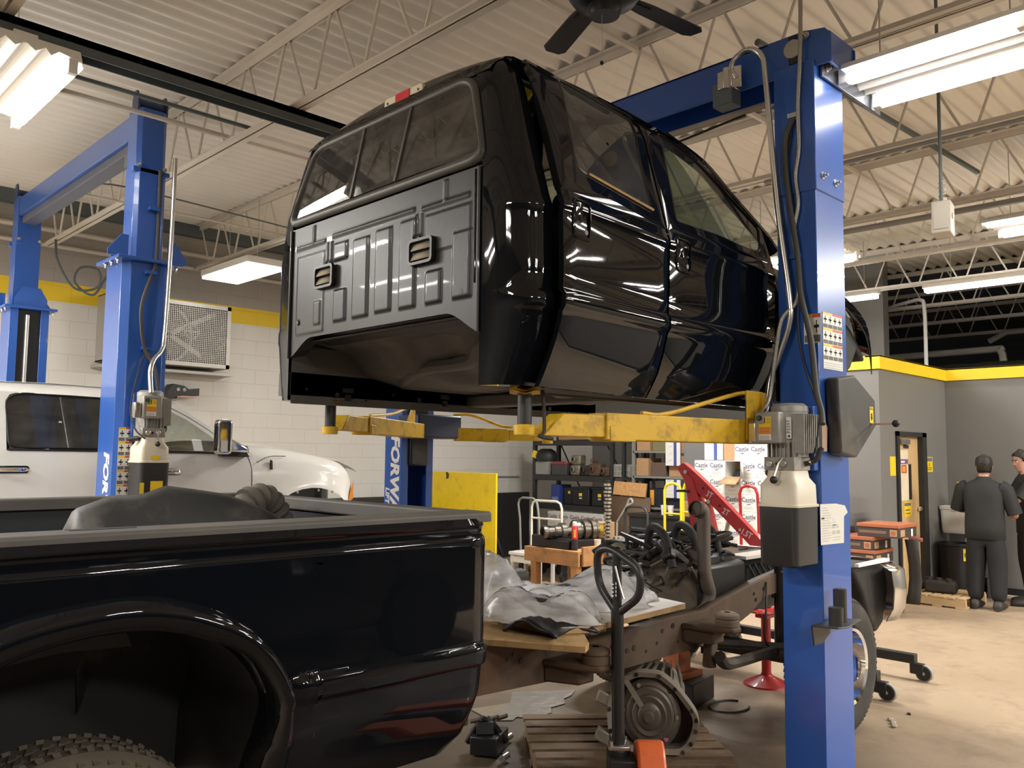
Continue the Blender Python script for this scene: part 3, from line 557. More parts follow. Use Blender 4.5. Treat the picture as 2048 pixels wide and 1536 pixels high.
    pad_stack(arm, 5.05, 2.62, 1.93, 0.12)
    f = MB(); f.text('FORWARD', (4.0485, 5.475, 1.42), -Z_, -Y_, 0.15, LABW, shear=0.18, sx=1.12, bold=0.045); f.text('LIFT', (4.0485, 5.565, 1.36), -Z_, -Y_, 0.07, LABW, shear=0.18, bold=0.04); f.build('lettering', t)
    return t
make_right_lift()
def make_left_lift():
    t = thing('two_post_lift', 'blue two-post lift standing astride the white pickup', 'vehicle lift', (2.3, 7.8, 0))
    for (yb, yo) in ((6.17, 6.52), (9.48, 9.12)):
        s = 1 if yo > yb else -1; x0, x1 = 2.155, 2.50; c = 0.05; th = 0.012
        P = [(x0, yo), (x0, yb + s * c), (x0 + c, yb), (x1 - c, yb), (x1, yb + s * c), (x1, yo), (x1 - 0.075, yo), (x1 - 0.075, yo - s * th), (x1 - th, yo - s * th), (x1 - th, yb + s * (c + 0.01)), (x1 - c - 0.005, yb + s * th), (x0 + c + 0.005, yb + s * th), (x0 + th, yb + s * (c + 0.01)), (x0 + th, yo - s * th), (x0 + 0.075, yo - s * th), (x0 + 0.075, yo)]
        if s < 0: P = P[::-1]
        MB().prism(P, (0, 0, 0), X_, Y_, (0, 0, 3.06), BLUE).build('post', t, bevel=0.004)
        ym = (yb + yo) / 2; a, b = min(yb, yo), max(yb, yo)
        MB().bx(x0 - 0.06, x1 + 0.06, a - 0.05, b + 0.05, 3.055, 3.08, BLUE).build('flange', t, bevel=0.004)
        for k in range(3):
            for xx in (x0 - 0.035, x1 + 0.035): one_bolt(t, (xx, a + 0.03 + k * 0.12, 3.056), (0, 0, -1), 0.012)
        for sx in (-1, 1): MB().prism([(0, 0), (-0.14, 0), (-0.14, 0.04), (-0.05, 0.16), (0, 0.16)], (x0 + 0.03 if sx < 0 else x1 - 0.03, a + 0.02 if s > 0 else b - 0.03, 3.08), X_ if sx < 0 else -X_, Z_, (0, 0.012, 0), BLUE).build('gusset', t)
        MB().prism([(0.03, 0), (0.315, 0), (0.315, 0.08), (0.25, 0.19), (0.095, 0.19), (0.03, 0.08)], (x0, (b + 0.01) if s > 0 else a - 0.02, 3.08), X_, Z_, (0, 0.012, 0), BLUE).build('gusset', t)
        P2 = [(2.205, yb + s * 0.20), (2.205, yb + s * 0.03), (2.235, yb), (2.40, yb), (2.43, yb + s * 0.03), (2.43, yb + s * 0.20)]
        if s < 0: P2 = P2[::-1]
        MB().prism(P2, (0, 0, 3.08), X_, Y_, (0, 0, 0.68), BLUE).build('post_extension', t, bevel=0.004)
        P3 = [(p[0] + (0.006 if p[0] < 2.3 else -0.006), p[1] + s * 0.006) for p in P2]
        MB().prism(P3, (0, 0, 3.72), X_, Y_, (0, 0, 0.48), BLUE).build('post_extension', t, bevel=0.004)
        MB().bx(2.185, 2.45, a if s > 0 else b - 0.06, a + 0.06 if s > 0 else b, 3.715, 3.75, BLUE).build('collar', t, bevel=0.004)
        for xx in (2.225, 2.41): one_bolt(t, (xx, yb - s * 0.002 if s > 0 else a + 0.13, 3.765), (0, -1, 0), 0.011)
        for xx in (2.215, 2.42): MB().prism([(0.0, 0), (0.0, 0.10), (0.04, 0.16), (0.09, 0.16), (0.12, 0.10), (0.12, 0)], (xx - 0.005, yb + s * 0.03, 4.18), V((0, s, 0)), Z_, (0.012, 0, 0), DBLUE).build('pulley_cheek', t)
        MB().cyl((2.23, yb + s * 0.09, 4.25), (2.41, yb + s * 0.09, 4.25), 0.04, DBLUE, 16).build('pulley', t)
        MB().bx(2.22, 2.435, min(yb + s * 0.04, yo - s * 0.02), max(yb + s * 0.04, yo - s * 0.02), 0.4, 3.05, GREASE).build('carriage', t)
        MB().cyl((2.31, yo - s * 0.005, 0.4), (2.31, yo - s * 0.005, 3.0), 0.02, STEEL, 10).build('cylinder', t)
    MB().bx(2.22, 2.41, 6.3, 9.4, 4.0, 4.18, BLUE).bx(2.25, 2.38, 6.3, 9.4, 3.93, 4.0, M('beam_underside', (0.10, 0.11, 0.15), 0.5)).build('overhead_beam', t, bevel=0.006)
    MB().bx(2.24, 2.38, 6.38, 6.52, 3.82, 3.93, DARKST).build('switch_box', t, bevel=0.006)
    T = Matrix(((1, 0, 0, 2.335), (0, -1, 0, 6.17), (0, 0, 1, 1.33), (0, 0, 0, 1)))
    u = power_unit(t, T, False)
    for a in ((-0.03, 0.2665, 0.075, 0.085, 0.085), (-0.102, 0.2665, 0.075, 0.03, 0.075), (-0.035, 0.272, 0.305, 0.055, 0.03)): MB(T).rect(a[:3], X_, Z_, a[3], a[4], LABY).build('tank_label', u)
    MB().tube([(2.30, 5.95, 2.10), (2.30, 5.98, 2.25), (2.34, 6.03, 2.34), (2.41, 6.08, 2.42), (2.435, 6.10, 2.55), (2.46, 6.12, 3.2), (2.47, 6.13, 3.86)], 0.016, ZINC, 12, 6).build('conduit', t)
    MB().tube([(2.37, 6.15, 3.75), (2.37, 6.15, 3.1), (2.33, 6.13, 2.95), (2.27, 6.11, 2.75), (2.27, 6.11, 2.6), (2.31, 6.13, 2.42), (2.37, 6.10, 2.3), (2.39, 6.05, 2.12)], 0.013, M('old_hose', (0.07, 0.06, 0.05), 0.7), 8, 5).build('hydraulic_hose', t)
    MB().tube([(2.33, 6.14, 2.42), (2.27, 6.12, 2.25), (2.22, 6.10, 2.0), (2.22, 6.0, 1.85), (2.26, 5.92, 1.78)], 0.006, BLK, 6, 5).build('cable', t)
    for z, x in ((2.98, 2.335), (2.43, 2.33), (3.45, 2.335)): MB().bx(x - 0.035, x + 0.035, 6.12, 6.17, z - 0.012, z + 0.012, BLUE).build('hose_clip', t)
    chart(t, (2.168, 6.155, 1.36), X_, Z_, 2, 5, 0.047, 0.10, 0.0)
    f = MB(); f.text('FORWARD', (2.1535, 6.33, 1.30), -Z_, -Y_, 0.14, LABW, shear=0.18, sx=1.1, bold=0.045); f.build('lettering', t)
    for p0, p1 in (((2.16, 6.62), (1.3, 7.15)), ((2.50, 6.62), (3.6, 7.2)), ((2.16, 9.0), (1.3, 8.5)), ((2.50, 9.0), (3.6, 8.5))): lift_arm(t, p0, p1, 0.62, 0.74, 0.6)
make_left_lift()
# ================= LIFTED CAB =================
PAINT = M('black_body_paint', (0.004, 0.005, 0.007), 0.10, var=0.15, sc=2, coat=0.72, spec=0.0)
PANEL = M('dusty_black_panel', (0.020, 0.021, 0.022), 0.36, var=0.25, sc=3, coat=0.06, spec=0.28, dirt=(0.06, 0.058, 0.052), dsc=2.0, damt=0.5)
UNDER = M('grimy_underbody', (0.095, 0.088, 0.078), 0.6, 0.1, var=0.5, sc=4, dirt=(0.11, 0.075, 0.05), dsc=3, damt=0.7)
TINT = GLASS('dark_tinted_glass', (0.02, 0.02, 0.02), 0.9, 0.0, 0.15)
GREEN = GLASS('green_tinted_glass', (0.42, 0.50, 0.42), 0.9, 0.0, 0.06)
SEAL = M('window_seal', (0.05, 0.047, 0.04), 0.42, var=0.3)
TRIMK = M('satin_black_trim', (0.012, 0.012, 0.012), 0.4)
CYC = 3.245
YZ = ([1.90, 1.97, 2.05, 2.20, 2.265, 2.285, 2.335, 2.355, 2.45, 2.66, 2.70, 2.735, 2.78, 3.25, 3.33, 3.40], [2.40, 2.355, 2.325, 2.285, 2.272, 2.256, 2.256, 2.272, 2.268, 2.275, 2.268, 2.282, 2.297, 2.435, 2.475, 2.54])
def cy(z): return interp(z, *YZ)
def cs(s, x, z, o=0.0):
    # point of the cab's flank; s = +1 the side facing the photographer, -1 the far side; o = outward offset
    y = cy(z) - o
    return V((x, y if s > 0 else 2 * CYC - y, z))
def xr(z): return 2.25 + 0.065 * max(0.0, min(1.0, (z - 2.90) / 0.42))
def resample(pts, n):
    P = [V((*p, 0)) for p in pts]; P.append(P[0]); L = [0]
    for i in range(1, len(P)): L.append(L[-1] + (P[i] - P[i - 1]).length)
    out = []
    for k in range(n):
        t = L[-1] * k / n; i = 1
        while L[i] < t: i += 1
        q = P[i - 1].lerp(P[i], (t - L[i - 1]) / max(1e-9, L[i] - L[i - 1])); out.append((q.x, q.y))
    return out
def roundpoly(pts, r, n=5):
    out = []; N = len(pts)
    for i in range(N):
        p, a, b = V((*pts[i], 0)), V((*pts[i - 1], 0)), V((*pts[(i + 1) % N], 0)); rr = r[i] if isinstance(r, (list, tuple)) else r
        da, db = (a - p), (b - p); ra = min(rr, da.length * 0.48); rb = min(rr, db.length * 0.48); A = p + da.normalized() * ra; B = p + db.normalized() * rb
        for k in range(n + 1):
            t = k / n; q = A * (1 - t) ** 2 + p * 2 * t * (1 - t) + B * t * t; out.append((q.x, q.y))
    return out
def match(outer, inner):
    # rotate inner so that it starts beside outer's first point
    b = min(range(len(inner)), key=lambda i: (inner[i][0] - outer[0][0]) ** 2 + (inner[i][1] - outer[0][1]) ** 2)
    return inner[b:] + inner[:b]
def lerp2(A, B, t): return [(lerp(a[0], b[0], t), lerp(a[1], b[1], t)) for a, b in zip(A, B)]
def cab_door(t, s, name, lab, xb, xf, top, glass, handle_x, ajar, gmat, hinge):
    # xb(z), xf(z): rear and front edges; top: outline of the window frame above the belt
    def P(x, z, o=0.0):
        p = cs(s, x, z, o); p.y -= s * ajar * (hinge - x); return p
    d = MB(); zs = [1.965, 1.985, 2.02, 2.08, 2.16, 2.24, 2.262, 2.274, 2.285, 2.31, 2.335, 2.346, 2.358, 2.42, 2.50, 2.58, 2.66, 2.685, 2.70, 2.715, 2.735, 2.76]
    G = []
    for z in zs:
        a, b = xb(z), xf(z); n = 18
        G.append([P(a + 0.004, z, -0.03)] + [P(lerp(a + 0.003, b - 0.003, 0.5 - 0.5 * math.cos(math.pi * (0.08 + 0.84 * k / n))) if 0 else lerp(a + 0.003, b - 0.003, k / n), z, 0.0 if 0 < k < n else -0.004) for k in range(n + 1)] + [P(b - 0.004, z, -0.03)])
    d.grid(G if s > 0 else [g[::-1] for g in G], PAINT)
    d.grid([[P(x, 1.965, -0.03) for x in (xb(1.965), xf(1.965))], [P(x, 1.965, 0) for x in (xb(1.965), xf(1.965))]], PAINT)
    N = 120; O = resample(top, N); I = match(O, resample(glass, N))
    if sum((O[i][0] * O[(i + 1) % N][1] - O[(i + 1) % N][0] * O[i][1]) for i in range(N)) * sum((I[i][0] * I[(i + 1) % N][1] - I[(i + 1) % N][0] * I[i][1]) for i in range(N)) < 0: I = match(O, I[::-1])
    rings = [[P(x, z, -0.04) for x, z in O], [P(x, z, -0.003) for x, z in O], [P(x, z, 0.0) for x, z in lerp2(O, I, 0.12)]] + [[P(x, z) for x, z in lerp2(O, I, q)] for q in (0.4, 0.7, 0.93)]
    d.loft(rings, PAINT)
    dr = d.build(name, t, ang=60, flip=False)
    if lab: dr['label'] = lab
    MB().loft([[P(x, z, 0.0) for x, z in lerp2(O, I, 0.93)], [P(x, z, 0.003) for x, z in lerp2(O, I, 0.97)], [P(x, z, -0.004) for x, z in lerp2(O, I, 1.03)]], TRIMK).build('window_seal', dr)
    c = (sum(p[0] for p in I) / N, sum(p[1] for p in I) / N)
    gl = MB(); gr = [[P(x, z, -0.006) for x, z in [(lerp(p[0], c[0], q), lerp(p[1], c[1], q)) for p in I]] for q in (0, 0.2, 0.4, 0.6, 0.8, 0.97)]
    gl.loft(gr, gmat); gl.build('window_glass', dr, ang=80)
    if handle_x and s > 0:
        hz = 2.655; h = roundpoly([(handle_x - 0.06, hz - 0.09), (handle_x + 0.06, hz - 0.09), (handle_x + 0.06, hz + 0.085), (handle_x - 0.06, hz + 0.085)], 0.025)
        b = MB(); n = len(h); mid = (handle_x, hz)
        b.loft([[P(x, z, 0.0) for x, z in h], [P(x, z, 0.007) for x, z in lerp2(h, [mid] * n, 0.05)], [P(x, z, 0.007) for x, z in lerp2(h, [mid] * n, 0.16)], [P(x, z, -0.015) for x, z in lerp2(h, [mid] * n, 0.24)]], PAINT)
        b.fan([P(x, z, -0.015) for x, z in lerp2(h, [mid] * n, 0.24)], P(handle_x, hz, -0.02), TRIMK, 2)
        b.build('handle_bezel', dr, ang=50)
        q = roundpoly([(handle_x - 0.045, hz - 0.02), (handle_x + 0.005, hz - 0.02), (handle_x + 0.005, hz + 0.07), (handle_x - 0.045, hz + 0.07)], 0.012)
        w = MB(); w.loft([[P(x, z, -0.015) for x, z in q], [P(x, z, 0.002) for x, z in q], [P(x, z, 0.005) for x, z in lerp2(q, [(handle_x - 0.02, hz + 0.025)] * len(q), 0.12)]], PAINT)
        w.fan([P(x, z, 0.005) for x, z in lerp2(q, [(handle_x - 0.02, hz + 0.025)] * len(q), 0.12)], P(handle_x - 0.02, hz + 0.025, 0.006), PAINT, 2); w.build('door_handle', dr, ang=50)
        k = MB(); k.cyl(P(handle_x + 0.035, hz - 0.05, -0.012), P(handle_x + 0.035, hz - 0.05, 0.001), 0.011, TRIMK, 14); k.build('lock', dr)
    return dr
def make_cab():
    t = thing('truck_cab', 'black crew cab body with tinted rear window raised off its frame on yellow lift arms', 'truck cab', (3.2, CYC, 1.95))
    # rear panel with stampings
    pads = [(3.275, 3.41, 2.335, 2.725), (3.095, 3.225, 2.34, 2.735), (2.915, 3.04, 2.335, 2.74), (3.46, 3.575, 2.335, 2.50), (3.455, 3.58, 2.64, 2.735), (2.735, 2.85, 2.335, 2.485), (2.545, 2.67, 2.335, 2.625), (3.68, 3.755, 2.335, 2.47), (3.66, 3.93, 2.30, 2.72), (2.55, 2.86, 2.56, 2.735)]
    grooves = [(2.56, 2.885, 2.765), (2.93, 3.60, 2.775), (3.66, 3.94, 2.765)]
    def sm(v): v = max(0.0, min(1.0, v)); return v * v * (3 - 2 * v)
    def hgt(y, z):
        h = 0.0
        for i, (a, b, c, d) in enumerate(pads):
            q = min(y - a, b - y, z - c, d - z)
            if q > 0: h = max(h, 0.011 * sm(q / 0.012)) if i < 8 else max(h, 0.005 * sm(q / 0.010))
        for a, b, zc in grooves:
            if a < y < b: h += 0.007 * math.exp(-((z - zc) / 0.009) ** 2)
        for yc in (2.72, 3.77):
            if 2.77 < z < 2.86: h += 0.008 * math.exp(-((y - yc) / 0.010) ** 2)
        for yc in (2.90, 3.62):
            if 2.64 < z < 2.75: h += 0.008 * (math.exp(-((y - yc - 0.02) / 0.007) ** 2) + math.exp(-((y - yc + 0.02) / 0.007) ** 2))
            h += 0.008 * math.exp(-((z - 2.645) / 0.008) ** 2) * (1 if abs(y - yc) < 0.026 else 0)
        return h
    y0, y1 = 2.497, 3.993; NY, NZ = 240, 110
    def zb(y):
        a = min(y - y0, y1 - y); return 2.19 + 0.095 * sm(a / 0.22) ** 0.8
    G = []
    for j in range(NZ + 1):
        row = []
        for i in range(NY + 1):
            y = lerp(y1, y0, i / NY); z = lerp(zb(y), 2.875, j / NZ); row.append((2.25 - hgt(y, z), y, z))
        G.append(row)
    p = MB(); p.grid(G, PANEL)
    lip = [(2.25, lerp(y1, y0, i / NY), zb(lerp(y1, y0, i / NY))) for i in range(NY + 1)]
    p.grid([[(2.34, b, c + 0.02) for a, b, c in lip], lip], PANEL)
    p.build('rear_panel', t, ang=60)['label'] = 'dusty stamped rear wall of the cab'
    # rear window frame and the skin around it
    gl = roundpoly([(2.50, 2.935), (3.99, 2.935), (3.855, 3.285), (2.635, 3.285)], [0.05, 0.05, 0.07, 0.07]); fr = roundpoly([(2.462, 2.885), (4.028, 2.885), (3.882, 3.322), (2.608, 3.322)], [0.09, 0.09, 0.10, 0.10])
    N = 160; O = resample(fr, N); I = match(O, resample(gl, N))
    def B(y, z, o=0.0): return V((xr(z) - o, y, z))
    f = MB(); f.loft([[B(*q, 0.0) for q in O], [B(*q, 0.018) for q in lerp2(O, I, 0.15)], [B(*q, 0.022) for q in lerp2(O, I, 0.5)], [B(*q, 0.016) for q in lerp2(O, I, 0.85)], [B(*q, 0.0) for q in I]][::-1], SEAL)
    BO = [(CYC + (y - CYC) * 1.09, 3.10 + (z - 3.10) * (1.22 if z > 3.1 else 1.0)) for y, z in O]; f.loft([[B(*q, -0.004) for q in O], [B(y, min(z, 3.372), -0.02) for y, z in BO]], PAINT)
    rw = f.build('rear_window_frame', t, ang=60)
    def pane(ya, yb, nm):
        out = []
        for z in [2.935 + 0.35 * k / 8 for k in range(9)]:
            q = (z - 2.935) / 0.35; lo = lerp(2.497, 2.633, q); hi = 2 * CYC - lo; c0 = lambda k: lerp(2.497 + 0.0, 2.633, q)
            a, b = max(ya(q), lo), min(yb(q), hi); out.append([B(lerp(b, a, i / 10), z, 0.003 + 0.010 * (1 - ((lerp(b, a, i / 10) - CYC) / 0.75) ** 2)) for i in range(11)])
        MB().grid(out, TINT).build(nm, rw, ang=80)
    dl = lambda q: lerp(3.435, 3.405, q); dr_ = lambda q: lerp(3.075, 3.03, q)
    pane(lambda q: 0, dr_, 'window_pane'); pane(dr_, dl, 'sliding_pane'); pane(dl, lambda q: 9, 'window_pane')
    for dv in (dl, dr_):
        MB().bar(B(dv(0), 2.935, 0.014), B(dv(1), 3.285, 0.014), 0.016, 0.014, SEAL, (1, 0, 0)).build('divider', rw)
    # skin strip between the window frame and the roof edge, then roof
    def roofz(y, x):
        e = abs(y - CYC) / 0.80; return 3.455 - 0.075 * e ** 2.2 - (0.05 * max(0, (x - 2.9) / 0.75) ** 2)
    k = MB(); G = []
    ys = [2.52 + (2 * CYC - 5.04) * i / 40 for i in range(41)]
    def top_strip(q):
        row = []
        for y in ys:
            e = abs(y - CYC) / 0.80; zt = roofz(y, 2.4); zl = 3.315
            z = lerp(zl, zt - 0.015, q); x = lerp(xr(zl), 2.385, q ** 1.5); row.append((x - 0.0, y, z))
        return row
    G = [top_strip(q) for q in (0, 0.25, 0.5, 0.75, 1)]
    for x in (2.40, 2.43, 2.50, 2.7, 2.9, 3.1, 3.3, 3.5, 3.62):
        G.append([(x, y, roofz(y, x)) for y in ys])
    k.grid(G, PAINT)
    # quarter corners with the lower tuck
    for s in (1, -1):
        ZR = [1.972, 1.985, 2.01, 2.06, 2.12, 2.18, 2.24, 2.262, 2.274, 2.285, 2.31, 2.335, 2.346, 2.358, 2.42, 2.5, 2.58, 2.66, 2.685, 2.70, 2.715, 2.735, 2.76, 2.85, 2.95, 3.05, 3.15, 3.22, 3.28, 3.32, 3.35, 3.37, 3.385, 3.394]
        G = []
        for z in ZR:
            q = max(0, (z - 2.88)) / 0.44; ya = 2.497 if z < 2.88 else lerp(2.462, 2.61, min(1, q)); ys_ = cy(z); xd = 2.43; row = []
            xa = xr(z) + (0.10 - math.sqrt(max(0.0, 0.01 - (z - 3.30) ** 2)) if z > 3.30 else 0.0); n_ = 14; xd = max(xd, xa + 0.01); ys_ = min(ys_, 2.53)
            for i in range(n_ + 1):
                a = math.pi / 2 * i / n_; e = 0.72
                x = xa + (xd - xa) * (1 - math.cos(a) ** e) ; y = ya - (ya - ys_) * (math.sin(a) ** e)
                row.append(V((x, y if s > 0 else 2 * CYC - y, z)))
            row.append(V((xd + 0.002, (ys_ + 0.05) if s > 0 else 2 * CYC - ys_ - 0.05, z)))
            G.append(row if s > 0 else row[::-1])
        k.grid(G, PAINT)
        # closing lip under the corner, door opening jamb, sill
        k.face([G[0][i] for i in range(len(G[0]))], PAINT)
        jam = [[cs(s, 2.432, z, -0.05), cs(s, 2.47, z, -0.10)] for z in ZR]
        k.grid(jam, TRIMK)
        k.grid([[cs(s, 2.43, z, -0.085), cs(s, 4.3, z, -0.085)] for z in (1.96, 2.1, 2.3, 2.5, 2.7)], TRIMK)
        # roof side rail over the doors
        rail = []
        for x in (2.40, 2.6, 2.9, 3.2, 3.5, 3.62):
            c = [cs(s, x, z, -0.02) for z in (3.30, 3.34)] + [V((x, 2.47 if s > 0 else 2 * CYC - 2.47, 3.375 - (0.05 * max(0, (x - 2.9) / 0.75) ** 2))), V((x, 2.52 if s > 0 else 2 * CYC - 2.52, roofz(2.52, x)))]
            rail.append(c)
        k.grid(rail, PAINT)
    k.build('body_shell', t, ang=50)
    # seam beads and hem bolts of the rear corners
    for y in (2.503, 3.987):
        MB().tube([(2.243, y, 2.19), (2.243, y, 2.87)], 0.008, PANEL, 6).build('seam_bead', t)
    MB().tube([(2.243, 2.52, 2.39), (2.243, 2.52, 2.86)], 0.006, PAINT, 6).build('seam_bead', t)
    # doors
    brx = lambda z: 2.425 if z > 2.2 else 2.425 - 0.05 * (2.2 - z) / 0.24
    bsm = lambda z: interp(z, [1.96, 2.1, 2.7, 3.4], [3.165, 3.21, 3.243, 3.27])
    ff = lambda z: interp(z, [1.96, 2.3, 2.76], [4.17, 4.22, 4.245])
    topr = roundpoly([(2.435, 2.76), (2.435, 3.385), (3.268, 3.385), (3.246, 2.76)], [0.004, 0.05, 0.004, 0.004])
    topf = roundpoly([(3.254, 2.76), (3.276, 3.385), (3.52, 3.375), (3.77, 3.265), (3.98, 3.13), (4.235, 2.985), (4.245, 2.76)], [0.004, 0.01, 0.1, 0.1, 0.1, 0.03, 0.004])
    gr = roundpoly([(2.59, 2.895), (3.15, 2.84), (3.16, 3.10), (3.205, 3.33), (2.63, 3.345)], [0.06, 0.01, 0.1, 0.02, 0.03])
    gf = roundpoly([(3.36, 2.835), (3.75, 2.835), (3.95, 2.812), (4.13, 2.82), (4.205, 2.97), (3.95, 3.115), (3.75, 3.235), (3.50, 3.335), (3.43, 3.335)], [0.02, 0.1, 0.1, 0.03, 0.02, 0.1, 0.1, 0.03, 0.03])
    d = cab_door(t, 1, 'rear_door', 'rear door standing slightly ajar', brx, lambda z: bsm(z) - 0.006, topr, gr, 2.545, 0.085, TINT, 3.24)
    M1 = M('worn_sill_strip', (0.36, 0.25, 0.13), 0.35, 0.6)
    def PD(x, z, o): p = cs(1, x, z, o); p.y -= 0.085 * (3.24 - x); return p
    MB().tube([PD(2.66, 2.885, 0.004), PD(2.9, 2.862, 0.005), PD(3.15, 2.838, 0.006)], 0.007, M1, 6).build('sill_strip', d)
    cab_door(t, 1, 'front_door', None, lambda z: bsm(z) + 0.006, ff, topf, gf, 3.352, 0.0, GREEN, 0)
    cab_door(t, -1, 'rear_door', None, brx, lambda z: bsm(z) - 0.006, topr, gr, 0, 0.0, TINT, 0)
    cab_door(t, -1, 'front_door', None, lambda z: bsm(z) + 0.006, ff, topf, gf, 0, 0.0, GREEN, 0)
    MB().prism([(0, 0), (0.045, 0), (0.045, 0.085), (0, 0.085)], (2.438, 2.31, 2.60), V((0.85, 0.5, 0)), Z_, (0, -0.001, 0), M('green_sticker', (0.22, 0.36, 0.25), 0.5)).build('door_sticker', t)
    # windshield, cowl, hood, fenders
    rs = [(x, z) for x, z in ((3.60, 3.41), (3.8, 3.30), (4.0, 3.16), (4.2, 3.0), (4.33, 2.87))]
    MB().grid([[(x, y, z - 0.06 * (abs(y - CYC) / 0.75) ** 2) for y in [2.56 + 1.37 * i / 12 for i in range(13)]] for x, z in rs], GREEN).build('windshield', t, ang=80)
    for s in (1, -1):
        MB().tube([cs(s, 3.55, 3.355, -0.03), cs(s, 3.8, 3.255, -0.03), cs(s, 4.0, 3.12, -0.03), cs(s, 4.25, 2.96, -0.03), cs(s, 4.36, 2.86, -0.03)], 0.035, PAINT, 8, 4).build('pillar', t)
    def fz(x): return interp(x, [4.25, 4.7, 5.0, 5.13, 5.34, 5.45, 5.52, 5.575], [2.80, 2.765, 2.735, 2.71, 2.63, 2.575, 2.52, 2.42])
    def az(x): return interp(x, [4.25, 4.6, 4.9, 5.0, 5.13, 5.32, 5.45, 5.52, 5.575], [1.98, 1.98, 2.55, 2.62, 2.617, 2.527, 2.427, 2.352, 2.25])
    for s in (1, -1):
        G = []
        for x in [4.25, 4.4, 4.58, 4.62, 4.75, 4.9, 5.0, 5.1, 5.2, 5.3, 5.38, 5.45, 5.5, 5.55, 5.575]:
            a, b = az(x), fz(x); row = []
            for q in [0, 0.1, 0.3, 0.5, 0.7, 0.85, 0.95, 1.0]:
                z = lerp(a, b, q); o = 0.02 if x > 4.8 else 0.0; y = 2.285 - o + 0.10 * max(0, q - 0.7) ** 1.5 / 0.16 + 0.35 * max(0, x - 5.35) ** 1.3
                row.append(V((x, y if s > 0 else 2 * CYC - y, z)))
            G.append(row if s < 0 else row[::-1])
        MB().grid(G, PAINT).build('fender', t, ang=50, solid=0.006)
        lk = M('liner_black', (0.02, 0.02, 0.02), 0.7) if s > 0 else BLK
        MB().prism([(4.65, 2.2), (4.75, 2.58), (5.0, 2.63), (5.13, 2.61), (5.32, 2.52), (5.45, 2.42), (5.53, 2.33), (5.46, 2.34), (5.40, 2.40), (5.30, 2.27), (5.20, 2.215), (5.08, 2.19), (4.95, 2.20)], (0, 2.33 if s > 0 else 2 * CYC - 2.33 - 0.3, 0), X_, Z_, (0, 0.30, 0), lk).build('fender_liner', t, bevel=0.02)
    hg = [[(x, y, fz(x) + 0.045 - 0.09 * (abs(y - CYC) / 0.86) ** 2.5) for y in [2.40 + 1.69 * i / 16 for i in range(17)]] for x in (4.30, 4.6, 4.9, 5.1, 5.25, 5.4, 5.52, 5.6)]
    MB().grid(hg, PAINT).build('hood', t, ang=50)
    # interior: wheel, dash, seats
    MB().tube([(4.02 + 0.19 * math.sin(a) * 0.35, 3.68 + 0.19 * math.cos(a), 2.72 + 0.19 * math.sin(a) * 0.93) for a in [2 * math.pi * k / 24 for k in range(24)]], 0.017, BLK, 8, closed=True).cyl((4.02, 3.68, 2.72), (4.25, 3.68, 2.64), 0.04, BLK, 10).bar((4.02, 3.50, 2.72), (4.02, 3.86, 2.72), 0.05, 0.02, BLK).build('steering_wheel', t)
    MB().bx(4.15, 4.5, 2.5, 3.99, 2.35, 2.74, BLK).build('dashboard', t, bevel=0.04)
    for yc in (2.86, 3.63): MB().box((3.3, yc, 2.55), (0.16, 0.48, 0.66), BLK, (0, 12, 0)).box((3.22, yc, 2.98), (0.10, 0.26, 0.18), BLK, (0, 12, 0)).build('seat', t, bevel=0.04)
    MB().box((2.45, CYC, 2.58), (0.14, 1.36, 0.62), BLK, (0, 8, 0)).build('rear_seat', t, bevel=0.03)
    # brake light
    b = MB().prism(rrect(0.30, 0.055, 0.02), (2.345, 3.17, 3.395), Y_, Z_, (0.03, 0, 0), M('brake_light_cream', (0.62, 0.57, 0.42), 0.4)).build('brake_light', t, bevel=0.004)
    MB().bx(2.34, 2.345, 3.115, 3.225, 3.37, 3.42, M('red_lens', (0.55, 0.02, 0.035), 0.25)).build('red_lens', b, bevel=0.004)
    for y in (3.05, 3.29): MB().cyl((2.346, y, 3.395), (2.342, y, 3.395), 0.006, GRN, 8).build('screw', b)
    # cab vents
    for yc in (2.862, 3.64):
        v = MB(); o = rrect(0.17, 0.115, 0.02); i = rrect(0.145, 0.09, 0.015); zc = 2.575
        v.loft([[(2.24, yc + a, zc + b_) for a, b_ in o], [(2.222, yc + a, zc + b_) for a, b_ in o], [(2.222, yc + a, zc + b_) for a, b_ in i], [(2.245, yc + a, zc + b_) for a, b_ in i]], TRIMK)
        v.bx(2.246, 2.249, yc - 0.07, yc + 0.07, zc - 0.044, zc + 0.044, BLK); vv = v.build('air_vent', t)
        for q in (0, 1): MB().face([(2.243, yc - 0.066, zc - 0.002 + q * 0.042), (2.243, yc + 0.066, zc - 0.002 + q * 0.042), (2.226, yc + 0.066, zc - 0.036 + q * 0.042), (2.226, yc - 0.066, zc - 0.036 + q * 0.042)], M('dusty_flap', (0.30, 0.26, 0.19), 0.8) if q == 0 else bpy.data.materials['dusty_flap']).build('vent_flap', vv, solid=0.002)
    for y, z in ((2.60, 2.365), (3.90, 2.37)): MB().lathe([(0.0, 0.012), (0.012, 0.012), (0.016, 0.004), (0.022, 0.006), (0.026, 0.0)], (2.25, y, z), -X_, BLK, 16).build('grommet', t)
    # floor underside: pan, ramp, rails with holes, hat sections
    u = MB(); NXX = [2.30, 2.38, 2.5, 2.62, 2.70, 2.74, 2.86, 2.90, 3.0, 3.4, 3.6, 3.9, 4.3, 4.6]
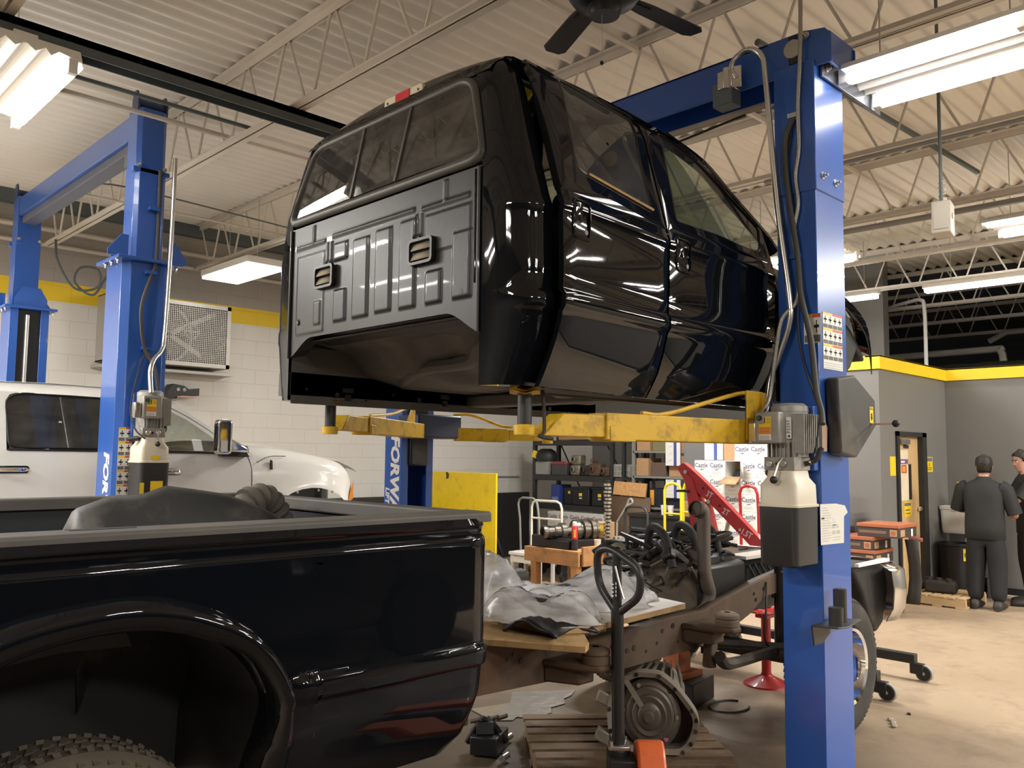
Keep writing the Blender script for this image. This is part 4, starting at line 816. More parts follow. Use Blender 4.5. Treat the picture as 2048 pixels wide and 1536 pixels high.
    def fl(x, y):
        z = interp(x, [2.30, 2.40, 2.62, 2.72, 2.9, 3.0, 4.6], [2.275, 2.29, 2.245, 2.13, 2.10, 2.075, 2.06]); tun = math.exp(-((y - CYC) / 0.22) ** 4) * 0.07 * (1 if x > 2.8 else max(0, (x - 2.4) / 0.4))
        return z + tun + 0.004 * math.sin(y * 30) * (0 if x < 2.4 else 1)
    u.grid([[(x, 2.46 + 1.57 * i / 60, fl(x, 2.46 + 1.57 * i / 60)) for i in range(61)] for x in NXX], UNDER)
    u.build('floor_pan', t, ang=40, solid=0.004)
    for pts in ([(2.60, 2.48, 2.235), (2.60, 2.75, 2.235), (2.64, 2.92, 2.20), (2.74, 3.1, 2.15), (2.76, 3.45, 2.145), (2.80, 3.65, 2.125), (2.90, 3.85, 2.11)],):
        MB().tube(pts, 0.035, UNDER, 6, 5).build('crossmember', t, ang=25)
    MB().box((3.2, 2.98, 2.05), (0.45, 0.10, 0.06), UNDER, (0, 4, 25)).build('bracket', t, bevel=0.01)
    MB().bx(3.5, 3.65, 2.5, 4.0, 1.99, 2.06, UNDER).build('crossmember', t, bevel=0.01)
    for s in (1, -1):
        o = 2.365 if s > 0 else 2 * CYC - 2.365; i = 2.50 if s > 0 else 2 * CYC - 2.50
        y0_, y1_ = min(o, i), max(o, i)
        a0 = 2.27 if s < 0 else 2.46
        r = MB().bx(a0, 4.75, y0_, y1_, 2.0, 2.12, UNDER).bx(a0, 4.75, (y0_ if s < 0 else y1_ - 0.008), (y0_ + 0.008 if s < 0 else y1_), 1.955, 2.26, UNDER)
        yi = (y0_ - 0.001) if s < 0 else y1_ + 0.001
        h = r
        for k in range(12):
            xx = 2.36 + k * 0.19; h.cyl((xx, yi, 2.035 - 0.02 * (k % 3)), (xx, yi - s * 0.0 - 0.002, 2.035 - 0.02 * (k % 3)), 0.008 + 0.006 * (k % 3 == 1), GREASE, 12)
        for xx in (2.62, 3.32, 3.62): h.bx(xx - 0.035, xx + 0.035, yi - 0.002, yi, 2.03, 2.055, GREASE).bx(xx - 0.02, xx + 0.02, yi - 0.002, yi, 1.985, 2.02, GREASE)
        h.build('rocker', t)
    return t
make_cab()
# ================= PICKUP BED, FRAME AND WHAT LIES ON IT =================
RAIL = M('bed_rail_cap', (0.085, 0.080, 0.072), 0.6, var=0.2, sc=5, dirt=(0.13, 0.115, 0.09), dsc=3, damt=0.7)
BEDIN = M('bed_liner', (0.014, 0.018, 0.022), 0.55, var=0.2)
TREAD = M('tyre_rubber', (0.11, 0.09, 0.065), 0.85, var=0.3, sc=8, dirt=(0.12, 0.10, 0.075), dsc=4, damt=0.7)
RUST = M('rusty_frame', (0.085, 0.055, 0.034), 0.7, 0.1, var=0.35, sc=6, bump=0.3, dirt=(0.16, 0.085, 0.04), dsc=4, damt=0.75)
def tyre(parent, c, r, w, rim_r, ax=(0, -1, 0), name='tyre', m=TREAD):
    # ax points at the outer sidewall
    o = V(c); a = V(ax).normalized(); P = [(rim_r, -w * 0.36), (rim_r + 0.02, -w * 0.45), (lerp(rim_r, r, 0.5), -w * 0.52), (r - 0.035, -w * 0.49), (r - 0.012, -w * 0.43), (r, -w * 0.36), (r, -w * 0.13), (r - 0.009, -w * 0.12), (r - 0.009, -w * 0.08), (r, -w * 0.07)]
    P = P + [(q, -h) for q, h in P[::-1]]
    t = MB().lathe(P, o, a, m, 72); x, y, d = frame_of(a)
    for k in range(66):
        th = 2 * math.pi * k / 66; rd = x * math.cos(th) + y * math.sin(th); tg = d.cross(rd)
        for sgn in (-1, 1):
            p = o + rd * (r - 0.012) + d * (sgn * w * 0.40); t.bar(p + d * (sgn * w * 0.07) - rd * 0.018, p - d * (sgn * w * 0.13) + rd * 0.016 + tg * 0.012, 0.020, 0.012, m, rd)
            p2 = o + rd * (r + 0.001) + d * (sgn * w * 0.10); t.bar(p2 - d * 0.018, p2 + d * 0.018 + tg * 0.014, 0.020, 0.008, m, rd)
    return t.build(name, parent, ang=30)
def make_bed():
    t = thing('pickup_bed', 'glossy black pickup bed with grey rail caps standing nearest the camera', 'truck bed', (1.0, 3.2, 0.5))
    def by(x, z):
        y = interp(z, [0.60, 0.70, 0.85, 1.0, 1.385, 1.40, 1.412, 1.430, 1.445, 1.475], [2.44, 2.35, 2.295, 2.275, 2.272, 2.276, 2.292, 2.292, 2.280, 2.305])
        if x > 1.30:
            q = min(1, (x - 1.30) / 0.06); zc = 0.995 - 0.01 * (x - 1.3); y -= 0.020 * q * max(0, min(1, (0.040 - abs(z - zc)) / 0.010))
        e = max(0, x - 2.06) / 0.09; return y + 0.08 * min(1, e) ** 2.2
    N = 90; arch_in = []; arch_out = []
    ain = [(0.30, 0.62), (0.31, 0.80), (0.335, 0.95), (0.40, 1.07), (0.50, 1.16), (0.62, 1.213), (0.79, 1.236), (0.947, 1.222), (1.093, 1.170), (1.187, 1.112), (1.255, 1.022), (1.279, 0.955), (1.265, 0.87), (1.250, 0.80), (1.245, 0.62)]
    aou = [(0.22, 0.62), (0.23, 0.82), (0.255, 1.00), (0.32, 1.13), (0.43, 1.235), (0.58, 1.298), (0.80, 1.325), (0.95, 1.309), (1.114, 1.246), (1.217, 1.175), (1.290, 1.085), (1.325, 1.005), (1.345, 0.90), (1.35, 0.80), (1.355, 0.62)]
    A = [(p.x, p.y) for p in catmull([(*p, 0) for p in ain], 7)]; F = [(p.x, p.y) for p in catmull([(*p, 0) for p in aou], 7)]
    K = len(A); bx0, bx1, zt = -0.35, 1.42, 1.365
    Bd = []
    for i in range(K):
        u = i / (K - 1)
        per = [(bx0, 0.62), (bx0, zt), (bx1, zt), (bx1, 0.62)]; 
        if u < 0.28: Bd.append((bx0, lerp(0.62, zt, u / 0.28)))
        elif u < 0.68: Bd.append((lerp(bx0, bx1, (u - 0.28) / 0.40), zt))
        else: Bd.append((bx1, lerp(zt, 0.62, (u - 0.68) / 0.32)))
    m = MB(); rings = []
    rings.append([V((x, by(x, z) + 0.10, z)) for x, z in A]); rings.append([V((x, by(x, z) - 0.012, z)) for x, z in A])
    for q, o in ((0.08, 0.022), (0.25, 0.038), (0.5, 0.045), (0.75, 0.038), (0.92, 0.018), (1.0, 0.0)):
        rings.append([V((x, by(x, z) - o, z)) for x, z in lerp2(A, F, q)])
    for q in (0.06, 0.12, 0.2, 0.3, 0.4, 0.5, 0.6, 0.7, 0.8, 0.9, 1.0): rings.append([V((x, by(x, z), z)) for x, z in lerp2(F, Bd, q)])
    m.grid(rings, PAINT)
    xs = [bx1 + (2.15 - bx1) * k / 26 for k in range(27)]; zs = sorted(set([0.62, 0.66, 0.70, 0.75, 0.8, 0.85, 0.9, 0.94, 0.948, 0.956, 0.962, 0.97, 0.98, 0.99, 1.0, 1.01, 1.02, 1.026, 1.032, 1.04, 1.05, 1.1, 1.16, 1.22, 1.28, 1.33, 1.365]))
    def xe(x, z): return x - (0.07 * max(0, (0.85 - z) / 0.23) ** 1.6) * max(0, (x - bx1) / (2.15 - bx1))
    m.grid([[V((xe(x, z), by(x, z), z)) for x in xs] for z in zs], PAINT)
    zu = [1.365, 1.38, 1.386, 1.393, 1.40, 1.406, 1.412, 1.42, 1.428, 1.434, 1.44, 1.446, 1.455, 1.465, 1.475]; xu = [bx0 + (2.15 - bx0) * k / 60 for k in range(61)]
    m.grid([[V((x, by(x, z), z)) for x in xu] for z in zu], PAINT)
    # front corner wrap
    m.grid([[V((xe(2.15, z), by(2.15, z), z)), V((xe(2.15, z) + 0.004, by(2.15, z) + 0.03, z)), V((xe(2.15, z), by(2.15, z) + 0.09, z))] for z in zs + zu], PAINT)
    m.build('bed_side', t, ang=50)
    # far side, front wall, floor
    MB().bx(-0.35, 2.12, 4.06, 4.14, 0.62, 1.45, BEDIN).build('bed_side', t, bevel=0.01)
    MB().bx(2.08, 2.14, 2.40, 4.10, 0.70, 1.43, BEDIN).build('front_wall', t, bevel=0.01)
    f = MB()
    for k in range(14): f.bx(-0.35 if k > 4 else 1.45, 2.08, 2.42 + k * 0.118, 2.42 + k * 0.118 + 0.085, 0.90, 0.925, BEDIN)
    f.bx(-0.35, 2.08, 2.92, 4.08, 0.88, 0.905, BEDIN).bx(1.42, 2.08, 2.40, 2.92, 0.88, 0.905, BEDIN); f.build('bed_floor', t)
    MB().bx(-0.35, 2.08, 2.40, 2.44, 1.27, 1.44, BEDIN).build('inner_side', t)
    for k in range(5): MB().bx(-0.3, 0.95, 4.045, 4.06, 1.08 + k * 0.06, 1.10 + k * 0.06, BEDIN).build('side_rib', t, bevel=0.004)
    MB().prism([(2.298, 1.452), (2.298, 1.482), (2.306, 1.489), (2.435, 1.489), (2.443, 1.482), (2.443, 1.44), (2.43, 1.44), (2.43, 1.474), (2.31, 1.474), (2.31, 1.452)], (-0.35, 0, 0), Y_, Z_, (2.495, 0, 0), RAIL).build('rail_cap', t, bevel=0.003)
    MB().bx(0.73, 0.90, 2.385, 2.425, 1.4875, 1.4905, BLK).build('stake_pocket', t)
    MB().prism([(4.03, 1.44), (4.03, 1.482), (4.038, 1.489), (4.135, 1.489), (4.143, 1.482), (4.143, 1.44)], (-0.35, 0, 0), Y_, Z_, (2.49, 0, 0), RAIL).build('rail_cap', t, bevel=0.003)
    MB().bx(2.06, 2.15, 2.40, 4.08, 1.43, 1.487, RAIL).build('header_cap', t, bevel=0.008)
    # wheel well
    w = MB(); a2 = [V((x, 0, z)) for x, z in A]
    w.grid([[V((p.x, 2.38, p.z)) for p in a2], [V((0.79 + (p.x - 0.79) * 1.02, 2.9, p.z + 0.01)) for p in a2]], BLK)
    w.face([V((0.79 + (p.x - 0.79) * 1.02, 2.9, p.z + 0.01)) for p in a2], BLK); w.build('wheel_well', t, ang=50)
    MB().prism([(0.36, 1.02), (0.45, 1.10), (0.62, 1.165), (0.80, 1.185), (0.97, 1.17), (0.99, 1.12), (0.80, 1.13), (0.6, 1.11), (0.48, 1.06)], (0, 2.62, 0), X_, Z_, (0, 0.02, 0), M('fender_liner_dusty', (0.03, 0.036, 0.04), 0.7)).build('liner', t)
    wh = MB().lathe([(0.0, 0.02), (0.07, 0.03), (0.09, 0.02), (0.12, -0.02), (0.19, -0.03), (0.215, 0.06), (0.225, 0.08)], (0.78, 2.50, 0.42), (0, -1, 0), ALU, 32).build('wheel', t)
    tyre(wh, (0.80, 2.595, 0.44), 0.44, 0.25, 0.215)
    tyre(t, (0.78, 4.0, 0.42), 0.42, 0.25, 0.215)
    MB().cyl((0.78, 2.5, 0.42), (0.78, 4.1, 0.42), 0.06, GRN, 12).build('axle', t)
    return t
make_bed()
def bed_contents():
    g = [(0.66, 1.40), (0.70, 1.52), (0.80, 1.555), (0.92, 1.56), (1.0, 1.59), (1.10, 1.575), (1.22, 1.555), (1.36, 1.505), (1.50, 1.44)]
    top = [V((x + 0.27, 3.10 + 0.02 * math.sin(x * 9), z - 0.02)) for x, z in g]
    m = MB(); m.grid([[p + V((0, -0.22, -0.50)) for p in top], [p + V((0, -0.14, -0.15)) for p in top], [p + V((0, -0.05, -0.02)) for p in top], top, [p + V((0, 0.05, -0.015)) for p in top], [p + V((0.02, 0.22, -0.10)) for p in top], [p + V((0.0, 0.40, -0.50)) for p in top]], M('black_fender_liner', (0.022, 0.024, 0.025), 0.55, var=0.3, dirt=(0.16, 0.14, 0.11), dsc=4, damt=0.5))
    tag(m.build('wheel_liner', solid=0.006, ang=60), 'black moulded wheel liner lying in the open pickup bed', 'car part')
    hp = [(1.62, 3.40, 1.28), (1.66, 3.40, 1.36), (1.74, 3.42, 1.46), (1.84, 3.46, 1.50), (1.93, 3.5, 1.44), (1.98, 3.52, 1.30), (1.98, 3.52, 0.95)]
    hm = M('rubber_bellows', (0.10, 0.09, 0.075), 0.75, var=0.3)
    tag(MB().tube(catmull(hp, 14), lambda q: 0.056 + 0.007 * math.sin(q * 95), hm, 18).lathe([(0.05, 0.0), (0.075, 0.0), (0.075, 0.03), (0.05, 0.03)], (1.76, 3.43, 1.47), (0.75, 0.2, 0.35), hm, 20).build('intake_hose'), 'ribbed grey intake hose poking up beside the wheel liner in the bed', 'hose')
bed_contents()
def make_frame():
    t = thing('truck_chassis', 'bare rusty ladder frame with front wheel, engine and bumper left under the raised cab', 'chassis', (3.8, 3.3, 0.0))
    top = [(2.2, 0.85), (2.75, 0.835), (3.35, 0.745), (4.12, 0.775), (4.45, 0.775), (4.62, 0.815), (5.14, 0.90), (5.4, 0.93), (5.8, 0.90), (6.3, 0.86)]
    bot = [(6.3, 0.72), (5.8, 0.76), (5.4, 0.80), (5.14, 0.79), (4.95, 0.70), (4.6, 0.60), (4.45, 0.578), (3.66, 0.57), (3.1, 0.605), (2.7, 0.62), (2.2, 0.64)]
    P = top + bot
    for y0, sgn in ((2.87, 1), (3.73, -1)):
        n = len(P); w = V((0, sgn * 0.006, 0)); k = MB()
        k.prism(P, (0, y0, 0), X_, Z_, w, RUST)
        for E_ in (top, bot): k.grid([[V((x, y0, z)) for x, z in E_], [V((x, y0 + sgn * 0.075, z)) for x, z in E_]], RUST)
        r = k.build('frame_rail', t, ang=30, solid=0.004)
        if sgn > 0:
            for (x, z, q) in ((2.83, 0.77, 0.010), (2.88, 0.735, 0.014), (2.79, 0.75, 0.007), (3.55, 0.70, 0.012), (3.68, 0.66, 0.014), (3.74, 0.665, 0.016), (3.95, 0.66, 0.010), (4.0, 0.72, 0.012), (4.1, 0.735, 0.015), (4.2, 0.70, 0.010), (4.28, 0.71, 0.012), (4.35, 0.655, 0.008), (4.15, 0.64, 0.008), (3.85, 0.63, 0.008), (5.0, 0.82, 0.011), (5.02, 0.78, 0.012), (5.12, 0.84, 0.012)):
                MB().cyl((x, y0 - 0.002, z), (x, y0 - 0.005, z), q, GREASE, 12).build('hole', r)
    for x, zz in ((2.9, 0.68), (3.75, 0.63), (4.6, 0.66)): MB().cyl((x, 2.88, zz), (x, 3.72, zz), 0.055, GRN, 12).build('crossmember', t)
    MB().bx(6.2, 6.3, 2.8, 3.8, 0.72, 0.84, GRN).build('crossmember', t, bevel=0.01)
    for x, zc in ((3.15, 0.77), (4.31, 0.79)):
        b = MB().prism([(-0.13, 2.87), (-0.08, 2.66), (-0.03, 2.585), (0.04, 2.575), (0.075, 2.62), (0.09, 2.70), (0.15, 2.87)], (x, 0, zc - 0.085), X_, Y_, (0, 0, 0.035), RUST).prism([(-0.12, 2.87), (-0.05, 2.70), (0.06, 2.70), (0.13, 2.87)], (x, 0, zc - 0.16), X_, Y_, (0, 0, 0.08), RUST)
        b = b.build('body_mount', t, bevel=0.012)
        MB().lathe([(0.018, 0.075), (0.045, 0.075), (0.068, 0.062), (0.07, 0.045), (0.062, 0.038), (0.07, 0.03), (0.07, 0.0), (0.018, 0.0)], (x + 0.01, 2.65, zc - 0.05), Z_, M('mount_rubber', (0.12, 0.085, 0.055), 0.8, var=0.3), 24).build('cushion', b)
    # front wheel, suspension, bumper
    wc = V((5.24, 2.43, 0.415))
    w = MB().lathe([(0.0, -0.005), (0.045, 0.0), (0.05, -0.02), (0.085, -0.03), (0.10, -0.055), (0.165, -0.075), (0.20, -0.03), (0.215, 0.06), (0.232, 0.07), (0.235, 0.05)], wc - V((0, 0.02, 0)), (0, -1, 0), CHROME, 40).build('wheel', t, ang=30)
    for k in range(8):
        a = k * math.pi / 4; MB().cyl(wc + V((0.135 * math.cos(a), 0.052, 0.135 * math.sin(a))), wc + V((0.135 * math.cos(a), 0.042, 0.135 * math.sin(a))), 0.026, BLK, 14).build('wheel_hole', w)
    tyre(w, (wc.x, wc.y + 0.04, wc.z), 0.415, 0.25, 0.235, m=M('front_tyre', (0.034, 0.031, 0.027), 0.8, var=0.25, dirt=(0.09, 0.08, 0.065), dsc=3, damt=0.5))
    tyre(t, (5.2, 4.06, 0.415), 0.415, 0.25, 0.235, (0, 1, 0))
    MB().cyl((5.2, 2.6, 0.42), (5.2, 4.0, 0.42), 0.055, GRN, 12).sphere((5.2, 3.55, 0.42), 0.14, GRN, 14).build('axle', t)
    for pts, r in (([(4.35, 2.72, 0.55), (4.5, 2.75, 0.48), (5.1, 2.80, 0.45)], 0.035), ([(4.45, 3.7, 0.5), (5.2, 2.75, 0.47)], 0.028), ([(4.7, 2.85, 0.62), (5.6, 3.5, 0.42)], 0.03)): MB().tube(pts, r, GRN, 8, 4).build('control_arm', t)
    MB().box((4.38, 2.80, 0.58), (0.07, 0.06, 0.22), RUST, (0, 8, 0)).build('arm_bracket', t, bevel=0.01)
    MB().tube([(5.35, 2.85, 0.45), (5.35, 2.85, 1.0)], lambda q: 0.062 + 0.014 * math.sin(q * 50), GREASE, 14).build('coil_spring', t)
    bm = [(5.92, 2.36), (6.02, 2.34), (6.16, 2.37), (6.24, 2.48), (6.29, 2.75), (6.32, 3.3), (6.29, 3.9), (6.24, 4.15), (6.10, 4.28)]
    bp = catmull([(x, y, 0) for x, y in bm], 5)
    MB().grid([[p + V((-0.03, 0.03, 0.60)) for p in bp], [p + V((0.01, 0, 0.68)) for p in bp], [p + V((0.02, -0.006, 0.80)) for p in bp], [p + V((0.005, 0, 0.93)) for p in bp], [p + V((-0.06, 0.05, 0.975)) for p in bp]], M('dull_chrome', (0.55, 0.54, 0.52), 0.18, 0.95, var=0.1, dirt=(0.25, 0.22, 0.19), dsc=3, damt=0.4)).build('bumper', t, ang=50, solid=0.006)
    MB().prism([(5.55, 0.98), (5.9, 0.99), (6.1, 0.96), (6.15, 0.78), (6.05, 0.56), (5.93, 0.50), (5.82, 0.62), (5.72, 0.80)], (0, 2.47, 0), X_, Z_, (0, 0.22, 0), M('splash_shield', (0.025, 0.024, 0.022), 0.6, var=0.3, dirt=(0.10, 0.09, 0.08), dsc=3, damt=0.6)).build('splash_shield', t, bevel=0.03, seg=3)
    MB().prism([(0, 0), (0.5, 0.0), (0.52, 0.05), (0.0, 0.03)], (5.55, 2.42, 0.985), X_, Y_, (0, 0, 0.02), WHT).build('valance', t)
    # engine with the transmission bell housing facing the bed
    e = MB().bx(4.55, 5.1, 2.98, 3.66, 0.66, 1.02, GREASE).bx(4.68, 5.05, 3.04, 3.18, 0.92, 1.08, GREASE).bx(4.6, 5.05, 3.54, 3.78, 0.92, 1.12, GREASE).build('engine', t, bevel=0.03)
    hb = M('housing_brown', (0.10, 0.08, 0.058), 0.6, 0.3, var=0.35, sc=7, bump=0.3)
    MB().loft([[(x, 3.3 + a * sc, 0.84 + b * sc) for a, b in rrect(0.56, 0.52, 0.2, 6)] for x, sc in ((4.58, 1.0), (4.55, 1.06), (4.50, 1.02), (4.40, 0.80), (4.28, 0.62), (4.15, 0.5), (4.0, 0.42))], hb, caps=True).build('bell_housing', e, ang=35)
    for k in range(13):
        a = k * 2 * math.pi / 13; MB().bar((4.52, 3.3 + 0.27 * math.cos(a), 0.84 + 0.25 * math.sin(a)), (4.20, 3.3 + 0.14 * math.cos(a), 0.84 + 0.13 * math.sin(a)), 0.018, 0.05, hb).build('rib', e)
    MB().lathe([(0.03, 0.0), (0.04, 0.0), (0.042, 0.03), (0.058, 0.04), (0.06, 0.07), (0.03, 0.08)], (4.42, 3.50, 1.06), (-0.8, -0.3, 0.25), M('turbo_cast', (0.20, 0.18, 0.13), 0.55, 0.4, var=0.2), 20).build('turbocharger', e)
    rg = random.Random(3)
    for k in range(30):
        x, y = rg.uniform(4.42, 5.05), rg.uniform(3.08, 3.6); z = rg.uniform(1.02, 1.16)
        pts = [(x + rg.uniform(-0.18, 0.18), y + rg.uniform(-0.2, 0.2), z + rg.uniform(-0.08, 0.07)) for _ in range(4)]
        MB().tube(pts, rg.uniform(0.006, 0.02), rg.choice([BLK, GREASE, GRN, RUB]), 7, 5).build('hose', e)
    for k in range(34):
        a = rg.uniform(0.4, 2.9); rr = rg.uniform(0.2, 0.30); x = rg.uniform(4.15, 4.6); q = 0.6 + 0.4 * (x - 4.0) / 0.6; y0, z0 = 3.3 + rr * q * math.cos(a), 0.84 + rr * q * math.sin(a)
        MB().tube([(x, y0, z0), (x + rg.uniform(-0.15, 0.1), y0 - rg.uniform(0.0, 0.12), z0 + rg.uniform(-0.02, 0.07)), (x + rg.uniform(-0.1, 0.2), 3.3 + (rr + 0.02) * q * math.cos(a + 0.5), 0.86 + rr * q * math.sin(a + 0.5))], rg.uniform(0.005, 0.014), rg.choice([BLK, GREASE, RUB, hb]), 6, 5).build('harness', e)
    for k in range(12): MB().box((rg.uniform(4.3, 4.8), rg.uniform(3.02, 3.5), rg.uniform(0.98, 1.12)), (rg.uniform(0.05, 0.12), rg.uniform(0.04, 0.1), rg.uniform(0.04, 0.09)), rg.choice([GREASE, GRN, hb]), (rg.uniform(0, 60), rg.uniform(0, 60), rg.uniform(0, 90))).build('bracket', e, bevel=0.012)
    for x0 in (4.36, 4.66, 4.9): MB().tube([(x0, 3.05, 1.02), (x0 + 0.02, 3.12, 1.20), (x0 + 0.1, 3.28, 1.24), (x0 + 0.16, 3.36, 1.05)], 0.028, RUB, 10, 6).build('hose', e)
    for x, y, z, s in ((4.95, 3.5, 1.1, 0.14),): MB().box((x, y, z), (s, s * 0.8, s * 0.7), GREASE, (10, 20, 30)).build('cover', e, bevel=0.02)
    MB().prism([(0, 0), (0.09, 0.02), (0.12, 0.11), (0.05, 0.15), (-0.02, 0.10)], (4.62, 2.93, 0.66), V((0.8, -0.5, 0.1)), Z_, (0.05, 0.08, 0), M('rust_red', (0.28, 0.09, 0.05), 0.7, var=0.3)).tube([(4.66, 2.92, 0.72), (4.78, 2.85, 0.66)], 0.016, GRN, 8).build('mount_bracket', e, bevel=0.006)
    MB().tube([(4.49, 2.96, 1.375), (4.53, 2.955, 1.375), (4.55, 2.95, 1.34), (4.55, 2.95, 1.2), (4.555, 2.95, 1.0), (4.585, 2.95, 0.91), (4.62, 2.96, 0.85), (4.60, 2.98, 0.77), (4.55, 3.05, 0.72)], 0.042, M('exhaust_pipe', (0.13, 0.105, 0.085), 0.6, 0.4, var=0.25, sc=5), 16, 6).lathe([(0.042, 0), (0.05, 0), (0.05, 0.03), (0.042, 0.03)], (4.50, 2.96, 1.372), (-0.9, 0, 0.25), GRN, 16).build('exhaust_pipe', e)
    r = MB().bx(5.25, 5.95, 3.12, 3.40, 0.62, 1.0, GREASE).build('radiator_pack', t, bevel=0.02)
    MB().bx(5.22, 6.0, 3.05, 3.20, 1.0, 1.022, M('bright_panel', (0.62, 0.58, 0.52), 0.4)).build('top_panel', r)
    for k in range(7): MB().tube([(5.35 + k * 0.08, 3.11, 0.95), (5.36 + k * 0.08, 3.06, 0.85), (5.42 + k * 0.07, 3.08, 0.7 + 0.03 * (k % 3))], 0.009, RUB, 6, 4).build('cable', r)
    for k in range(5): MB().cyl((5.45 + k * 0.1, 3.04, 1.01), (5.45 + k * 0.1, 3.035, 1.01), 0.018, BLK, 10).build('clip', r)
    MB().cyl((5.52, 3.1, 0.82), (5.52, 3.05, 0.74), 0.018, STEEL, 10).build('fitting', r)
    MB().tube([(5.15, 2.86, 0.88), (5.1, 2.84, 0.70), (5.08, 2.84, 0.52), (5.2, 2.8, 0.42), (5.35, 2.7, 0.36)], 0.008, BLK, 6, 5).build('brake_hose', t)
    return t
make_frame()
def on_frame():
    # particle boards across the rails and the plastic-wrapped parts on them
    PLY = M('board_edge', (0.48, 0.31, 0.14), 0.7, var=0.25, sc=14, dirt=(0.10, 0.07, 0.04), dsc=16, damt=0.6); WB = M('white_laminate', (0.66, 0.60, 0.54), 0.5, var=0.05)
    tag(MB().prism([(2.60, 2.84), (2.83, 2.43), (2.90, 2.47), (3.02, 2.60), (2.86, 3.6), (2.55, 3.6)], (0, 0, 0.85), X_, Y_, (0, 0, 0.028), PLY).build('plywood_board', bevel=0.002), 'lower yellowish board across the rusty frame next to the pickup bed', 'board')
    b = thing('melamine_board', 'white topped chipboard on the rusty frame under the wrapped parts', 'board', (3.3, 3.1, 0.88))
    q = [(2.88, 2.70), (3.05, 2.60), (3.92, 2.66), (3.98, 2.95), (3.5, 3.62), (2.92, 3.6)]
    MB().prism(q, (0, 0, 0.88), X_, Y_, (0, 0, 0.026), PLY).build('core', b); MB().prism(q, (0, 0, 0.9061), X_, Y_, (0, 0, 0.003), WB).build('top', b)
    FILM = GLASS('clear_film', (0.80, 0.80, 0.81), 0.30, 0.20, 0.62, (0.84, 0.83, 0.83))
    def wrapped(label, c, L, w, h, ang, seed, parts):
        rg = random.Random(seed); t = thing('wrapped_part', label, 'car part', c, 'car parts wrapped in clear film')
        T = Matrix.Translation(c) @ Matrix.Rotation(R(ang), 4, 'Z'); k = MB(T)
        for (x0, x1, r0, r1, zz) in parts:
            n = 10; k.loft([[V((lerp(x0, x1, i / 5), math.cos(2 * math.pi * j / n) * lerp(r0, r1, i / 5) * (1 + 0.12 * math.sin(i * 3 + j)), zz + math.sin(2 * math.pi * j / n) * lerp(r0, r1, i / 5) * 0.7)) for j in range(n)] for i in range(6)], M('part_in_film', (0.06, 0.055, 0.055), 0.6, 0.2, var=0.5) if 'part_in_film' not in bpy.data.materials else bpy.data.materials['part_in_film'], caps=True)
        k.build('casting', t, ang=50)
        f = MB(T); G = []; NX, NY = 34, 22
        for i in range(NX + 1):
            u = i / NX; row = []
            for j in range(NY + 1):
                v = j / NY * 2 - 1; env = (math.sin(math.pi * min(1, max(0, u * 1.08 - 0.04))) ** 0.5) if 0 < u < 1 else 0
                zz = h * env * (1 - abs(v) ** 2.4) ** 0.8 * (0.72 + 0.28 * math.sin(u * 7 + seed)) + 0.010 * math.sin(u * 23 + v * 9 + seed) * env + 0.008 * math.sin(v * 31 + u * 17) * env
                row.append(V(((u - 0.5) * L + 0.02 * math.sin(v * 6 + seed), v * w / 2 * (0.75 + 0.25 * env) + 0.012 * math.sin(u * 19), max(0.003, zz))))
            G.append(row)
        f.grid(G, FILM); f.build('film', t, ang=180)
        return t
    wrapped('film-wrapped part lying closest to the pickup bed on the white board', (3.02, 2.88, 0.91), 0.58, 0.34, 0.21, -50, 1, [(-0.18, 0.05, 0.07, 0.06, 0.055), (0.0, 0.17, 0.04, 0.05, 0.045)])
    wrapped('long film-wrapped part in the middle of the white board with a ring showing through', (3.40, 2.98, 0.91), 0.74, 0.40, 0.25, -22, 2, [(-0.24, -0.05, 0.05, 0.08, 0.065), (-0.05, 0.20, 0.07, 0.05, 0.06)])
    wrapped('flat film-wrapped part at the end of the board beside the engine', (3.76, 2.95, 0.91), 0.36, 0.30, 0.12, -15, 4, [(-0.11, 0.11, 0.035, 0.03, 0.035)])
    wrapped('raised film-wrapped tube behind the other wrapped parts, below the wooden bench', (3.22, 3.45, 0.91), 0.75, 0.26, 0.26, 8, 5, [(-0.26, 0.26, 0.04, 0.06, 0.10)])
    k = MB().loft([[(2.78 + 0.30 * u, 2.72 + 0.10 * math.sin(3 * u) + v * 0.17, 0.89 + 0.05 * (1 - v * v) + 0.012 * math.sin(9 * u + 5 * v)) for v in [-1 + 0.25 * i for i in range(9)]] for u in [i / 8 for i in range(9)]], GREASE, wrap=False)
    tag(k.build('splash_guard', solid=0.012, ang=60), 'crumpled black plastic shield on the board edge next to the pickup bed', 'car part')
on_frame()
